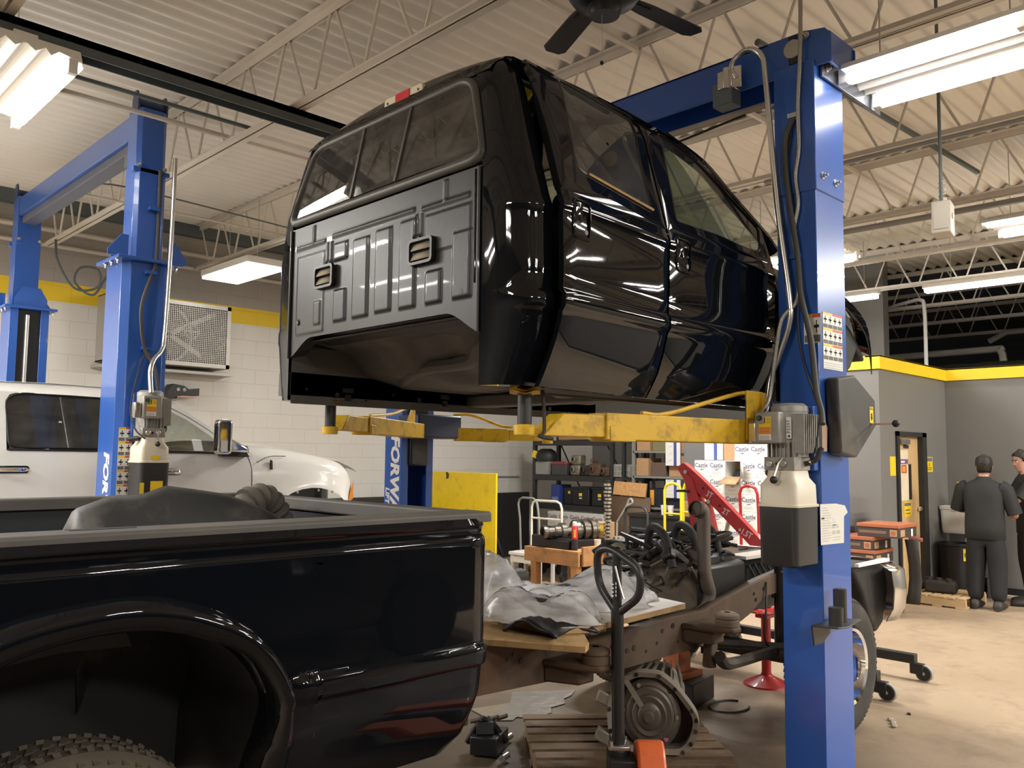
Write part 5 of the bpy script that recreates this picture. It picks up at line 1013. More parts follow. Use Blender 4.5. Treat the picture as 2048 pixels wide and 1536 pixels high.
# ================= WHITE PICKUP ON THE LEFT LIFT =================
WPAINT = M('white_body_paint', (0.86, 0.85, 0.81), 0.18, var=0.02, coat=0.6)
CLEARG = GLASS('clear_car_glass', (0.80, 0.84, 0.80), 0.9)
def make_white_truck():
    t = thing('pickup_truck', 'white crew cab pickup parked between the posts of the left blue lift', 'pickup truck', (2.4, 8.0, 0.75))
    wyc = 8.0
    def wy(z): return interp(z, [0.75, 0.95, 1.25, 1.55, 1.66, 1.70, 2.14, 2.21, 2.25], [7.06, 7.02, 7.0, 6.995, 7.01, 7.02, 7.155, 7.22, 7.32])
    def P(s, x, z, o=0.0):
        y = wy(z) - o; return V((x, y if s < 0 else 2 * wyc - y, z))
    def roofl(x): return interp(x, [1.25, 1.5, 2.0, 2.4, 2.82, 3.05, 3.26, 3.45], [2.16, 2.20, 2.212, 2.205, 2.155, 2.04, 1.90, 1.71])
    hoodl = lambda x: interp(x, [3.40, 3.55, 3.885, 4.304, 4.60, 4.76, 4.82], [1.76, 1.775, 1.75, 1.685, 1.625, 1.555, 1.50])
    for s in (-1, 1):
        m = MB(); zs = [0.78, 0.9, 1.05, 1.2, 1.27, 1.29, 1.31, 1.33, 1.4, 1.5, 1.55, 1.6, 1.64, 1.67, 1.69]
        G = [[P(s, x, z) for x in (1.25, 1.5, 2.0, 2.5, 3.0, 3.5, 3.62)] for z in zs]
        m.grid(G if s < 0 else [g[::-1] for g in G], WPAINT)
        xf = [3.62, 3.7, 3.8, 3.9, 4.0, 4.1, 4.2, 4.3, 4.4, 4.5, 4.60, 4.68, 4.74, 4.785, 4.81]
        def bot(x): d = abs(x - 4.22); return 0.95 + (0.42 * math.sqrt(max(0, 1 - (d / 0.50) ** 2)) if d < 0.50 else 0)
        G = []
        for q in (0, 0.05, 0.15, 0.3, 0.5, 0.7, 0.85, 0.95, 1.0):
            row = []
            for x in xf:
                b, h = bot(x), hoodl(x) - 0.02; z = lerp(b, h, q); bul = 0.045 * math.exp(-((z - b) / 0.13) ** 2) * (1 if abs(x - 4.22) < 0.55 else 0.3); nose = 0.55 * max(0, (x - 4.42) / 0.32) ** 2.4 * 0.24
                y = wy(min(z, 1.6)) - bul + nose + 0.10 * max(0, q - 0.8) / 0.2; row.append(V((x, y if s < 0 else 2 * wyc - y, z)))
            G.append(row)
        m.grid(G if s < 0 else [g[::-1] for g in G], WPAINT)
        m.build('body_side', t, ang=45)
        N = 140; out = [(1.25, 1.69)] + [(x, roofl(x)) for x in (1.25, 1.4, 1.6, 1.9, 2.2, 2.5, 2.7, 2.82, 2.95, 3.05, 3.15, 3.26, 3.36, 3.45)] + [(3.58, 1.69)]
        O = resample(out, N)
        wr = roundpoly([(1.70, 1.705), (2.42, 1.70), (2.42, 2.118), (1.78, 2.13), (1.68, 2.08)], [0.05, 0.02, 0.02, 0.06, 0.06]); wf = roundpoly([(2.50, 1.70), (3.50, 1.685), (3.28, 1.86), (3.06, 2.0), (2.84, 2.105), (2.50, 2.12)], [0.02, 0.02, 0.1, 0.1, 0.05, 0.02])
        u = MB()
        # pillars and roof rail as strips around the two windows
        def strip(a, b): u.grid([[P(s, x, z) for x, z in a], [P(s, x, z) for x, z in b]], WPAINT)
        top = [(x, roofl(x)) for x in [1.25 + 2.2 * k / 44 for k in range(45)]]
        low = [(x, min(roofl(x) - (0.085 if x < 2.9 else 0.075), 2.125)) for x, _ in top]
        strip(top, low); strip([(3.45, 1.71), (3.58, 1.69)], [(3.36, 1.745), (3.46, 1.69)])
        for a, b in ((1.25, 1.69), (2.42, 2.50)): strip([(a, 1.69), (a, 2.13)], [(b, 1.69), (b, 2.13)])
        strip([(1.66, 2.06), (1.66, 2.13), (1.75, 2.13)], [(1.69, 2.06), (1.72, 2.11), (1.79, 2.13)])
        u.build('cab_upper', t, ang=45)
        for nm, w, g in (('rear_window', wr, TINT), ('front_window', wf, CLEARG)):
            W_ = resample(w, 60); c = (sum(p[0] for p in W_) / 60, sum(p[1] for p in W_) / 60)
            gm = MB(); gm.loft([[P(s, x, z, -0.012) for x, z in [(lerp(p[0], c[0], q), lerp(p[1], c[1], q)) for p in W_]] for q in (0, 0.5, 0.97)], g); gg = gm.build(nm, t, ang=80)
            MB().loft([[P(s, x, z, -0.002) for x, z in W_], [P(s, x, z, 0.003) for x, z in [(lerp(p[0], c[0], 0.02), lerp(p[1], c[1], 0.035)) for p in W_]], [P(s, x, z, -0.012) for x, z in [(lerp(p[0], c[0], 0.035), lerp(p[1], c[1], 0.06)) for p in W_]]], TRIMK).build('seal', gg)
        if s < 0:
            MB().tube([P(s, 1.70, 1.695, 0.004), P(s, 2.45, 1.692, 0.004), P(s, 3.50, 1.68, 0.004)], 0.008, TRIMK, 6).build('belt_strip', t)
            for pts in ([(2.46, 2.12), (2.46, 1.7), (2.47, 1.3), (2.45, 0.82)], [(3.56, 1.69), (3.60, 1.60), (3.62, 1.45), (3.62, 1.0)], [(1.52, 2.10), (1.53, 1.6), (1.50, 1.2)]):
                MB().tube([P(s, x, z, 0.0005) for x, z in pts], 0.0035, BLK, 4, 4).build('door_gap', t)
            for x, z in ((1.72, 1.55), (2.86, 1.525)):
                h = MB().tube([P(s, x - 0.10, z, 0.0), P(s, x - 0.08, z, 0.035), P(s, x + 0.08, z, 0.035), P(s, x + 0.10, z, 0.0)], 0.014, CHROME, 8, 3).build('door_handle', t)
                MB().fan([P(s, x + a, z + b, 0.003) for a, b in rrect(0.24, 0.055, 0.02)], P(s, x, z, 0.004), CHROME).build('handle_plate', h)
            mr = MB().prism(rrect(0.125, 0.29, 0.03), (3.24, 6.74, 1.82), X_, Z_, (0, 0.11, 0), CHROME).build('mirror', t, bevel=0.02, seg=3)
            MB().bx(3.262, 3.275, 6.732, 6.742, 1.70, 1.94, BLK).build('mirror_seam', mr)
            MB().prism([(3.30, 1.70), (3.50, 1.69), (3.52, 1.72), (3.36, 1.80), (3.30, 1.80)], (0, 6.84, 0), X_, Z_, (0, 0.18, 0), CHROME).build('mirror_arm', mr, bevel=0.02)
            MB().prism([(3.30, 1.655), (3.56, 1.65), (3.53, 1.70), (3.30, 1.70)], (0, 6.93, 0), X_, Z_, (0, 0.08, 0), BLK).build('mirror_base', mr, bevel=0.008)
            MB().prism([(3.79, 1.54), (3.815, 1.54), (3.81, 1.62), (3.79, 1.63)], (0, 6.985, 0), X_, Z_, (0, 0.02, 0), BLK).build('antenna_base', t, bevel=0.005)
            MB().tube([P(s, 3.66, 1.60, 0.001), P(s, 3.78, 1.655, 0.001), P(s, 3.95, 1.66, 0.001)], 0.003, BLK, 4, 4).build('fender_gap', t)
            for x in (4.05, 4.27, 4.42): MB().cyl((x, 6.955, 1.352 - abs(x - 4.22) * 0.12), (x, 6.945, 1.352 - abs(x - 4.22) * 0.12), 0.011, ALU, 8).build('flare_screw', t)
        hl = MB().grid([[V((x, (7.0 + 0.55 * max(0, (x - 4.42) / 0.32) ** 2.4 * 0.24 - 0.03) if s < 0 else 2 * wyc - (7.0 + 0.55 * max(0, (x - 4.42) / 0.32) ** 2.4 * 0.24 - 0.03), z)) for x, z in ((4.66 + 0.14 * q, 1.24), (4.70 + 0.105 * q, 1.31), (4.745 + 0.065 * q, 1.38), (4.775 + 0.035 * q, 1.42))] for q in (0, 0.33, 0.66, 1)], M('amber_lens', (0.62, 0.16, 0.03), 0.2) if s < 0 else bpy.data.materials['amber_lens']).build('headlight', t)
    r = MB(); G = []
    for x in (1.25, 1.5, 2.0, 2.4, 2.7, 2.84): G.append([V((x, lerp(7.20, 8.80, k / 12), roofl(x) + 0.035 * (1 - (abs(k - 6) / 6) ** 2.5))) for k in range(13)])
    r.grid(G, WPAINT)
    r.grid([[V((1.25, lerp(7.2, 8.8, k / 6), z)) for k in range(7)] for z in (1.69, 2.18)], WPAINT); r.build('roof', t)
    MB().grid([[V((x, lerp(7.25, 8.75, k / 12), z + 0.04 * (1 - (abs(k - 6) / 6) ** 2.2))) for k in range(13)] for x, z in ((2.86, 2.15), (3.05, 2.05), (3.3, 1.88), (3.52, 1.73))], CLEARG).build('windshield', t, ang=80)
    G = []
    for x in (3.48, 3.6, 3.885, 4.304, 4.5, 4.583, 4.68, 4.74, 4.79):
        G.append([V((x + (0.12 * (1 - (abs(k - 8) / 8) ** 2) if x > 4.5 else 0), lerp(7.10, 8.90, k / 16), hoodl(x) - 0.02 + 0.05 * (1 - (abs(k - 8) / 8) ** 3))) for k in range(17)])
    MB().grid(G, WPAINT).build('hood', t, ang=50)
    MB().bx(4.60, 4.74, 7.5, 8.5, 0.95, 1.40, M('grille_dark', (0.05, 0.05, 0.05), 0.4)).build('grille', t, bevel=0.05)
    MB().bx(4.6, 4.98, 7.05, 8.95, 0.78, 1.0, CHROME).build('bumper', t, bevel=0.05)
    MB().bx(-0.9, 1.20, 7.02, 8.98, 0.95, 1.62, WPAINT).build('bed', t, bevel=0.03)
    MB().bx(-0.8, 4.6, 7.45, 7.55, 0.745, 0.9, BLK).bx(-0.8, 4.6, 8.45, 8.55, 0.745, 0.9, BLK).build('frame', t)
    for x in (0.0, 4.22):
        for yy, sy in ((7.18, -1), (8.82, 1)): 
            w = MB().lathe([(0.0, 0.02), (0.08, 0.03), (0.18, -0.02), (0.22, 0.06)], (x, yy, 0.72), (0, sy, 0), CHROME, 24).build('wheel', t)
            MB().lathe([(0.21, -0.1), (0.22, 0.1), (0.38, 0.12), (0.40, 0.07), (0.40, -0.10), (0.36, -0.13), (0.21, -0.12)], (x, yy, 0.72), (0, sy, 0), RUB, 40).build('tyre', w)
    MB().bx(3.15, 3.5, 7.15, 8.85, 1.45, 1.70, BLK).build('dashboard', t, bevel=0.05)
    MB().tube([(3.05 + 0.06 * math.sin(a), 8.45 + 0.18 * math.cos(a), 1.74 + 0.17 * math.sin(a)) for a in [2 * math.pi * k / 20 for k in range(20)]], 0.016, BLK, 6, closed=True).build('steering_wheel', t)
    MB().box((3.0, 8.0, 1.99), (0.03, 0.24, 0.07), BLK, (0, 10, 0)).build('rear_view_mirror', t, bevel=0.01)
    MB().tube([(2.98, 7.98, 1.94), (2.98, 7.98, 1.72)], 0.004, STEEL, 5).box((2.98, 7.98, 1.84), (0.012, 0.03, 0.08), BLK).build('hanging_lanyard', t)
    for x in (1.95, 2.75):
        for y in (7.45, 8.5): MB().box((x, y, 1.62), (0.14, 0.48, 0.6), BLK, (0, -12, 0)).box((x - 0.08, y, 2.0), (0.09, 0.26, 0.18), BLK).build('seat', t, bevel=0.05)
    MB().bx(1.3, 3.4, 7.1, 8.9, 0.98, 1.05, BLK).build('floor_pan', t)
    return t
make_white_truck()
# ================= SHOP CONTENTS =================
def put(mb, name, label, cat, group=None, **k): return tag(mb.build(name, **k), label, cat, group)
def hoist():
    x = 6.5
    t = thing('engine_hoist', 'red engine hoist with 3T, 2T and 1.5T marked along its sloping boom', 'hoist', (x, 4.3, 0))
    o = V((x - 0.035, 4.42, 1.615)); d = V((0, 3.60 - 4.42, 0.90 - 1.615)).normalized(); n = V((0, -d.z, d.y)); n = n if n.z > 0 else -n
    L = 1.16
    b = MB().prism([(-0.03, -0.05), (0.0, 0.035), (0.10, 0.045), (0.30, 0.055), (L, 0.055), (L, -0.05), (0.40, -0.055), (0.15, -0.09)], o, d, n, (0.07, 0, 0), RED).build('boom', t, bevel=0.004)
    LT = M('pale_lettering', (0.72, 0.60, 0.58), 0.6)
    for s, q, z in (('3T', 0.385, 0.075), ('2T', 0.60, 0.075), ('1.5T', 0.86, 0.075)): MB().text(s, o + d * q + V((-0.0012, 0, 0)) + n * 0.0, (d * 0.80 + n * 0.25).normalized(), (n * 0.97 - d * 0.2).normalized(), z * 1.0, LT, sx=0.8, bold=0.02).build('lettering', b)
    for q, w in ((0.075, 0.018), (0.42, 0.02), (0.80, 0.012)): MB().cyl(o + d * q + n * (-0.045 if q == 0.42 else -0.01), o + d * q + n * (-0.045 if q == 0.42 else -0.01) + V((-0.018, 0, 0)), w, STEEL, 12).build('pin', b)
    for q in (0.30, 0.52): MB().cyl(o + d * q, o + d * q + V((-0.002, 0, 0)), 0.012, BLK, 12).build('pin_hole', b)
    MB().prism([(4.41, 1.58), (4.30, 1.50), (4.22, 1.28), (4.14, 0.60), (4.12, 0.12), (4.28, 0.12), (4.30, 0.60), (4.32, 1.10), (4.36, 1.40)], (x - 0.05, 0, 0), Y_, Z_, (0.10, 0, 0), RED).build('mast', t, bevel=0.005)
    MB().prism([(4.23, 1.30), (4.16, 1.30), (3.98, 0.60), (4.06, 0.60)], (x - 0.055, 0, 0), Y_, Z_, (0.11, 0, 0), RED).build('strut', t, bevel=0.004)
    MB().cyl((x, 4.10, 0.45), (x, 4.00, 1.0), 0.035, BLK, 14).cyl((x, 4.00, 1.0), (x, 3.93, 1.25), 0.018, STEEL, 12).build('ram', t)
    MB().tube([(x - 0.02, 4.30, 1.38), (x - 0.08, 4.36, 1.39), (x - 0.12, 4.42, 1.39)], 0.012, BLK, 8).build('pump_handle', t)
    MB().bx(x - 0.36, x + 0.42, 4.10, 4.24, 0.10, 0.20, BLK).build('base', t, bevel=0.006)
    for xx, y1 in ((6.16, 2.50), (6.90, 2.52)):
        MB().bx(xx - 0.035, xx + 0.035, y1 + 0.06, 4.12, 0.125, 0.195, BLK).build('leg', t, bevel=0.005)
        for yy in (y1, 4.15):
            c = MB().bx(xx - 0.03, xx + 0.03, yy + 0.0, yy + 0.10, 0.05, 0.13, BLK).build('caster_fork', t, bevel=0.006)
            MB().cyl((xx - 0.02, yy, 0.062), (xx + 0.02, yy, 0.062), 0.062, M('caster_tread', (0.30, 0.28, 0.25), 0.6) if 'caster_tread' not in bpy.data.materials else bpy.data.materials['caster_tread'], 24).cyl((xx - 0.024, yy, 0.062), (xx + 0.024, yy, 0.062), 0.052, BLK, 24).cyl((xx - 0.028, yy, 0.062), (xx + 0.028, yy, 0.062), 0.012, STEEL, 12).build('caster_wheel', c)
    e = o + d * (L - 0.08)
    MB().tube([e + V((0.035, 0, -0.05)), e + V((-0.2, -0.12, -0.15)), (5.55, 3.15, 0.98)], 0.006, M('rust_chain', (0.22, 0.08, 0.05), 0.7), 6).build('chain', t)
hoist()
def rope():
    m = MB(); r = M('red_strap', (0.30, 0.05, 0.04), 0.8)
    m.tube([(5.30, 2.83, 0.93), (5.33, 2.86, 0.98), (5.40, 2.88, 0.95), (5.36, 2.82, 0.93), (5.30, 2.84, 0.91)], 0.010, r, 6, 5)
    m.tube([(5.32, 2.83, 0.95), (5.45, 2.72, 0.92), (5.65, 2.55, 0.89)], 0.007, RUB, 6, 4); m.tube([(5.34, 2.88, 0.97), (5.34, 2.9, 1.30), (5.35, 2.92, 1.42)], 0.010, RED, 8, 3)
    put(m, 'tie_strap', 'red strap and cord knotted round the top of the rusty frame rail', 'strap')
rope()
def jack_stands():
    OR = M('worn_orange', (0.40, 0.11, 0.03), 0.6, var=0.25, dirt=(0.14, 0.06, 0.03), dsc=5, damt=0.7)
    t = thing('jack_stand', 'rusty orange square stand on a black block under the frame rail', 'stand', (5.1, 3.55, 0))
    MB().bx(5.02, 5.16, 3.46, 3.60, 0.20, 0.60, OR).build('column', t, bevel=0.005); MB().bx(4.95, 5.25, 3.42, 3.66, 0.16, 0.205, OR).build('base_plate', t, bevel=0.004); MB().box((5.1, 3.5, 0.085), (0.36, 0.34, 0.16), GREASE, (0, 0, 10)).build('block', t, bevel=0.006)
    MB().box((5.22, 3.38, 0.42), (0.05, 0.05, 0.2), GREASE).build('latch', t, bevel=0.01)
    t = thing('jack_stand', 'red round-footed stand beneath the front of the frame behind the blue post', 'stand', (5.92, 3.30, 0))
    MB().lathe([(0.17, 0.0), (0.165, 0.012), (0.10, 0.045), (0.045, 0.07), (0.04, 0.08)], (5.92, 3.30, 0), Z_, RED, 28).build('foot', t); MB().cyl((5.92, 3.30, 0.07), (5.92, 3.30, 0.50), 0.035, RED, 14).build('column', t); MB().box((5.92, 3.3, 0.51), (0.14, 0.1, 0.03), RED).build('saddle', t, bevel=0.005)
jack_stands()
def pallet(name, label, c, ang, w, l, mat, nb=7, h=0.125):
    t = thing(name, label, 'pallet', c); T = Matrix.Translation(c) @ Matrix.Rotation(R(ang), 4, 'Z'); rg = random.Random(nb)
    for k in range(nb):
        y = -l / 2 + (k + 0.5) * l / nb; MB(T).box((rg.uniform(-0.01, 0.01), y, h - 0.009), (w, l / nb * rg.uniform(0.64, 0.82), 0.018), mat, (0, 0, rg.uniform(-0.8, 0.8))).build('deck_board', t, bevel=0.002)
    for x in (-w / 2 + 0.03, 0, w / 2 - 0.03): MB(T).box((x, 0, 0.062), (0.045, l, 0.088), mat).build('stringer', t, bevel=0.002)
    for y in (-l / 2 + 0.06, 0, l / 2 - 0.06): MB(T).box((0, y, 0.009), (w, 0.10, 0.018), mat).build('bottom_board', t, bevel=0.002)
    return t
OLDW = M('old_pallet_wood', (0.17, 0.11, 0.065), 0.8, var=0.35, sc=5, bump=0.3, dirt=(0.04, 0.028, 0.02), dsc=5, damt=0.85)
pallet('pallet', 'dark worn wooden pallet on the floor carrying the removed transmission', (3.83, 3.0, 0), -41, 1.05, 1.05, OLDW, 8)
def transmission():
    t = thing('transmission', 'removed automatic transmission standing on the dark pallet with its round converter showing', 'transmission', (3.8, 2.78, 0.125))
    AL = M('housing_alloy', (0.40, 0.36, 0.30), 0.5, 0.5, var=0.3, sc=12, bump=0.15, dirt=(0.12, 0.09, 0.06), dsc=6, damt=0.6); DK = M('converter_steel', (0.19, 0.165, 0.14), 0.5, 0.6, var=0.15, sc=3)
    ang = R(30); T = Matrix.Translation((3.76, 2.765, 0.345)) @ Matrix.Rotation(ang, 4, 'Z') @ Matrix.Diagonal((1, 0.86, 1, 1))
    out = [(0.10, 0.205), (-0.05, 0.205), (-0.15, 0.14), (-0.255, 0.03), (-0.285, -0.02), (-0.28, -0.08), (-0.25, -0.15), (-0.20, -0.20), (0.05, -0.218), (0.20, -0.20), (0.27, -0.12), (0.28, 0.0), (0.255, 0.10), (0.19, 0.165)]
    O = roundpoly(out, 0.04, 3); n = len(O); I = [(a * 0.87, b * 0.87) for a, b in O]
    h = MB(T); h.loft([[V((0.10, a, b)) for a, b in I], [V((0.0, a, b)) for a, b in I], [V((-0.01, a, b)) for a, b in O], [V((0.03, a, b)) for a, b in O], [V((0.10, a * 0.97, b * 0.97)) for a, b in O], [V((0.22, a * 0.72, b * 0.75)) for a, b in O], [V((0.34, a * 0.60, b * 0.66)) for a, b in O], [V((0.62, a * 0.52, b * 0.60)) for a, b in O]], AL); h.face([V((0.62, a * 0.52, b * 0.60)) for a, b in O], AL)
    hh = h.build('housing', t, ang=40)
    MB(T).face([V((0.095, a, b)) for a, b in I], GREASE).build('inner_wall', hh)
    for k in range(13):
        a = out[k % len(out)]; MB(T).cyl((-0.012, a[0] * 0.935, a[1] * 0.935), (-0.016, a[0] * 0.935, a[1] * 0.935), 0.012, GRN if k % 2 else GREASE, 10).build('bolt_hole', hh)
    for k in range(6): MB(T).bar((0.12, -0.17 + k * 0.062, 0.16 - abs(k - 2.5) * 0.012), (0.55, -0.10 + k * 0.04, 0.125), 0.012, 0.05, AL).build('rib', hh)
    MB(T).bx(0.25, 0.6, -0.14, 0.14, -0.215, -0.10, GRN).build('oil_pan', hh, bevel=0.01)
    for yy, zz in ((0.30, 0.05), (0.31, -0.15)): MB(T).box((0.02, yy, zz), (0.05, 0.09, 0.07), AL, (20, 0, 0)).build('lug', hh, bevel=0.01)
    c = MB(T).lathe([(0.0, 0.085), (0.022, 0.085), (0.026, 0.07), (0.034, 0.068), (0.036, 0.058), (0.062, 0.055), (0.072, 0.048), (0.075, 0.04), (0.10, 0.045), (0.108, 0.04), (0.112, 0.03), (0.135, 0.03), (0.148, 0.022), (0.152, 0.008), (0.172, 0.0), (0.186, -0.012), (0.19, -0.08)], (0.035, 0.015, -0.02), (-1, 0, 0), DK, 56).build('converter', t, ang=30)
    for a in (65, 5, -62, 180): MB(T).cyl((0.025, 0.015 + 0.165 * math.cos(R(a)), -0.02 + 0.165 * math.sin(R(a))), (0.012, 0.015 + 0.165 * math.cos(R(a)), -0.02 + 0.165 * math.sin(R(a))), 0.012, AL, 10).build('stud', c)
    PK = M('pink_paint_mark', (0.62, 0.18, 0.30), 0.7)
    for y, z in ((-0.045, -0.10), (-0.085, -0.135)): MB(T).fan([(-0.004 if y > -0.06 else 0.004, y + 0.014 * math.cos(a) * (1 + 0.3 * math.sin(3 * a)), z + 0.011 * math.sin(a)) for a in [k * 2 * math.pi / 14 for k in range(14)]], (-0.004 if y > -0.06 else 0.004, y, z), PK).build('paint_mark', c)
    MB(T).bar((-0.016, 0.155, 0.155), (-0.016, 0.06, 0.03), 0.03, 0.006, AL, (1, 0, 0)).cyl((-0.014, 0.155, 0.155), (-0.028, 0.155, 0.155), 0.014, STEEL, 6).build('retaining_bar', t)
transmission()
def pallet_jack():
    O_ = M('jack_orange', (0.62, 0.12, 0.03), 0.4, var=0.1, coat=0.3, dirt=(0.20, 0.06, 0.03), dsc=6, damt=0.5)
    t = thing('pallet_jack', 'orange pallet jack with black loop handle standing in front of the transmission', 'pallet jack', (3.2, 2.55, 0))
    x = 3.2; HB = M('handle_black', (0.018, 0.018, 0.018), 0.38, var=0.2)
    MB().tube([(x, 2.545, 0.36), (x, 2.552, 0.98)], 0.030, HB, 18).build('pole', t)
    lp = [(x, q[0], q[1]) for q in roundpoly([(2.55, 0.955), (2.42, 1.05), (2.412, 1.175), (2.60, 1.262), (2.678, 1.235), (2.668, 1.08)], [0.01, 0.05, 0.06, 0.06, 0.05, 0.06], 6)]; lp.append(lp[0])
    lh = MB().tube(lp, 0.019, HB, 12).build('loop_handle', t)
    MB().tube([(x, 2.552, 0.97), (x, 2.555, 1.24)], 0.022, HB, 12).build('post_top', lh)
    MB().tube([(x - 0.03, 2.54, 1.18), (x - 0.035, 2.51, 1.10), (x - 0.035, 2.485, 1.035)], 0.006, STEEL, 6, 3).build('release_lever', lh)
    d = MB()
    for k in range(4): d.box((x - 0.031, 2.555, 1.095 - k * 0.018), (0.001, 0.012, 0.005), WHT).box((x - 0.031, 2.535, 1.10 - k * 0.018), (0.001, 0.004, 0.012), WHT)
    d.build('decal', t)
    MB().box((x, 2.545, 0.355), (0.10, 0.10, 0.02), STEEL, (0, 0, 45)).build('flange', t, bevel=0.004)
    for a in range(4): MB().cyl((x + 0.052 * math.cos(a * math.pi / 2), 2.545 + 0.052 * math.sin(a * math.pi / 2), 0.365), (x + 0.052 * math.cos(a * math.pi / 2), 2.545 + 0.052 * math.sin(a * math.pi / 2), 0.385), 0.009, STEEL, 6).build('bolt', t)
    MB().cyl((x, 2.545, 0.12), (x, 2.545, 0.35), 0.055, BLK, 18).box((x - 0.02, 2.5, 0.27), (0.12, 0.14, 0.10), BLK, (0, 0, 45)).build('pump', t, bevel=0.008)
    for s in (-1, 1): MB().cyl((x + 0.05 * s, 2.545 - 0.05 * s, 0.085), (x + 0.10 * s, 2.545 - 0.10 * s, 0.085), 0.085, RUB, 24).build('steer_wheel', t)
    f = V((-0.70, -0.714, 0)); n = V((0.714, -0.70, 0)); b = V((x, 2.545, 0))
    prof = [(-0.04, 0.30), (0.0, 0.385), (0.06, 0.40), (0.11, 0.375), (0.16, 0.30), (0.22, 0.21), (0.26, 0.19), (0.26, 0.14), (-0.02, 0.14), (-0.04, 0.2)]
    MB().prism([(p[0], p[1]) for p in prof], b + n * 0.07 + f * 0.0, f, Z_, n * 0.13, O_).build('frame_cover', t, bevel=0.014, seg=3)
    for s in (-1, 1):
        c = b + n * (0.19 * s) + f * 0.15
        MB().prism([(-0.06, 0.20), (0.0, 0.21), (1.1, 0.135), (1.12, 0.09), (1.1, 0.075), (0.0, 0.08), (-0.06, 0.12)], c - n * 0.075, f, Z_, n * 0.15, O_).build('fork', t, bevel=0.012)
        MB().cyl(c + f * 1.0 - n * 0.04 + V((0, 0, 0.04)), c + f * 1.0 + n * 0.04 + V((0, 0, 0.04)), 0.04, M('roller', (0.4, 0.35, 0.28), 0.6) if s < 0 else bpy.data.materials['roller'], 16).build('fork_roller', t)
    MB().bar(b + n * 0.26 + f * 0.13 + V((0, 0, 0.17)), b - n * 0.26 + f * 0.13 + V((0, 0, 0.17)), 0.09, 0.08, O_).build('crossbar', t, bevel=0.01)
pallet_jack()
def floor_bits():
    g = [(3.86, 4.32), (4.15, 4.24), (4.35, 4.42), (4.72, 4.15), (4.60, 4.08), (4.50, 4.06), (4.42, 3.98), (4.28, 3.98), (4.20, 3.90), (4.02, 3.90), (3.97, 3.99), (3.90, 3.96), (3.80, 4.05)]
    put(MB().prism(g, (0, 0, 0.004), X_, Y_, (0, 0, 0.004), M('crumpled_tin', (0.55, 0.53, 0.52), 0.28, 0.85, var=0.2, sc=9, bump=0.6)), 'sheet_metal', 'torn shiny sheet of metal on the floor under the frame', 'metal sheet')
    rg = random.Random(5); t = thing('brake_assembly', 'greasy black caliper assembly on the floor below the end of the pickup bed', 'car part', (3.45, 3.62, 0))
    MB().box((3.42, 3.66, 0.06), (0.24, 0.16, 0.10), GREASE, (0, 0, 30)).box((3.40, 3.68, 0.13), (0.14, 0.10, 0.07), GREASE, (0, 14, 50)).tube([(3.32, 3.74, 0.05), (3.38, 3.66, 0.19), (3.5, 3.6, 0.05)], 0.02, GREASE, 8, 4).build('body', t, bevel=0.02)
    for k in range(4): MB().cyl((3.33 + k * 0.05, 3.72 - k * 0.02, 0.17), (3.35 + k * 0.05, 3.66 - k * 0.02, 0.195), 0.012, RUST, 8).build('bolt', t)
    for a, b in ((3.33, 3.46), (3.57, 3.68)): MB().cyl((a, b, 0.03), (a + 0.06, b + 0.02, 0.03), 0.02, STEEL, 10).build('pin', t)
    put(MB().tube([(5.2 + 0.16 * math.cos(a), 3.18 + 0.12 * math.sin(a), 0.008) for a in [0.2 + k * 0.27 for k in range(20)]], 0.007, BLK, 6), 'wire_loop', 'thin black wire loop lying on the floor between the two stands', 'wire')
    put(MB().sphere((3.95, 1.13, 0.012), 0.017, BLK, 8, (1.3, 1, 0.7)), 'rubber_plug', 'small black bit lying on open floor to the side of the blue post', 'debris')
    for (x, y, l) in ((4.55, 1.20, 'tiny dark chip on the open floor beyond the small black bit'), (5.95, 2.28, 'small dark chip beside the hoist caster')): put(MB().box((x, y, 0.005), (0.03, 0.018, 0.010), GREASE, (0, 0, 30)), 'floor_chip', l, 'debris')
    put(MB().box((3.42, 1.92, 0.010), (0.03, 0.02, 0.02), WHT, (0, 0, 20), ), 'white_scrap', 'small white scrap on the floor at the foot of the blue post', 'debris')
    for k, (x, y) in enumerate(((5.72, 2.31), (5.66, 2.27), (5.60, 2.24))): put(MB().sphere((x, y, 0.012), 0.02, M('oil_dry', (0.32, 0.29, 0.24), 0.9) if k == 0 else bpy.data.materials['oil_dry'], 6, (1.2, 1, 0.6)), 'clay_lump', ('grey lump on the floor at the front tyre, nearest the caster', 'middle grey lump on the floor at the front tyre', 'grey lump on the floor closest to the tread of the front tyre')[k], 'debris')
floor_bits()
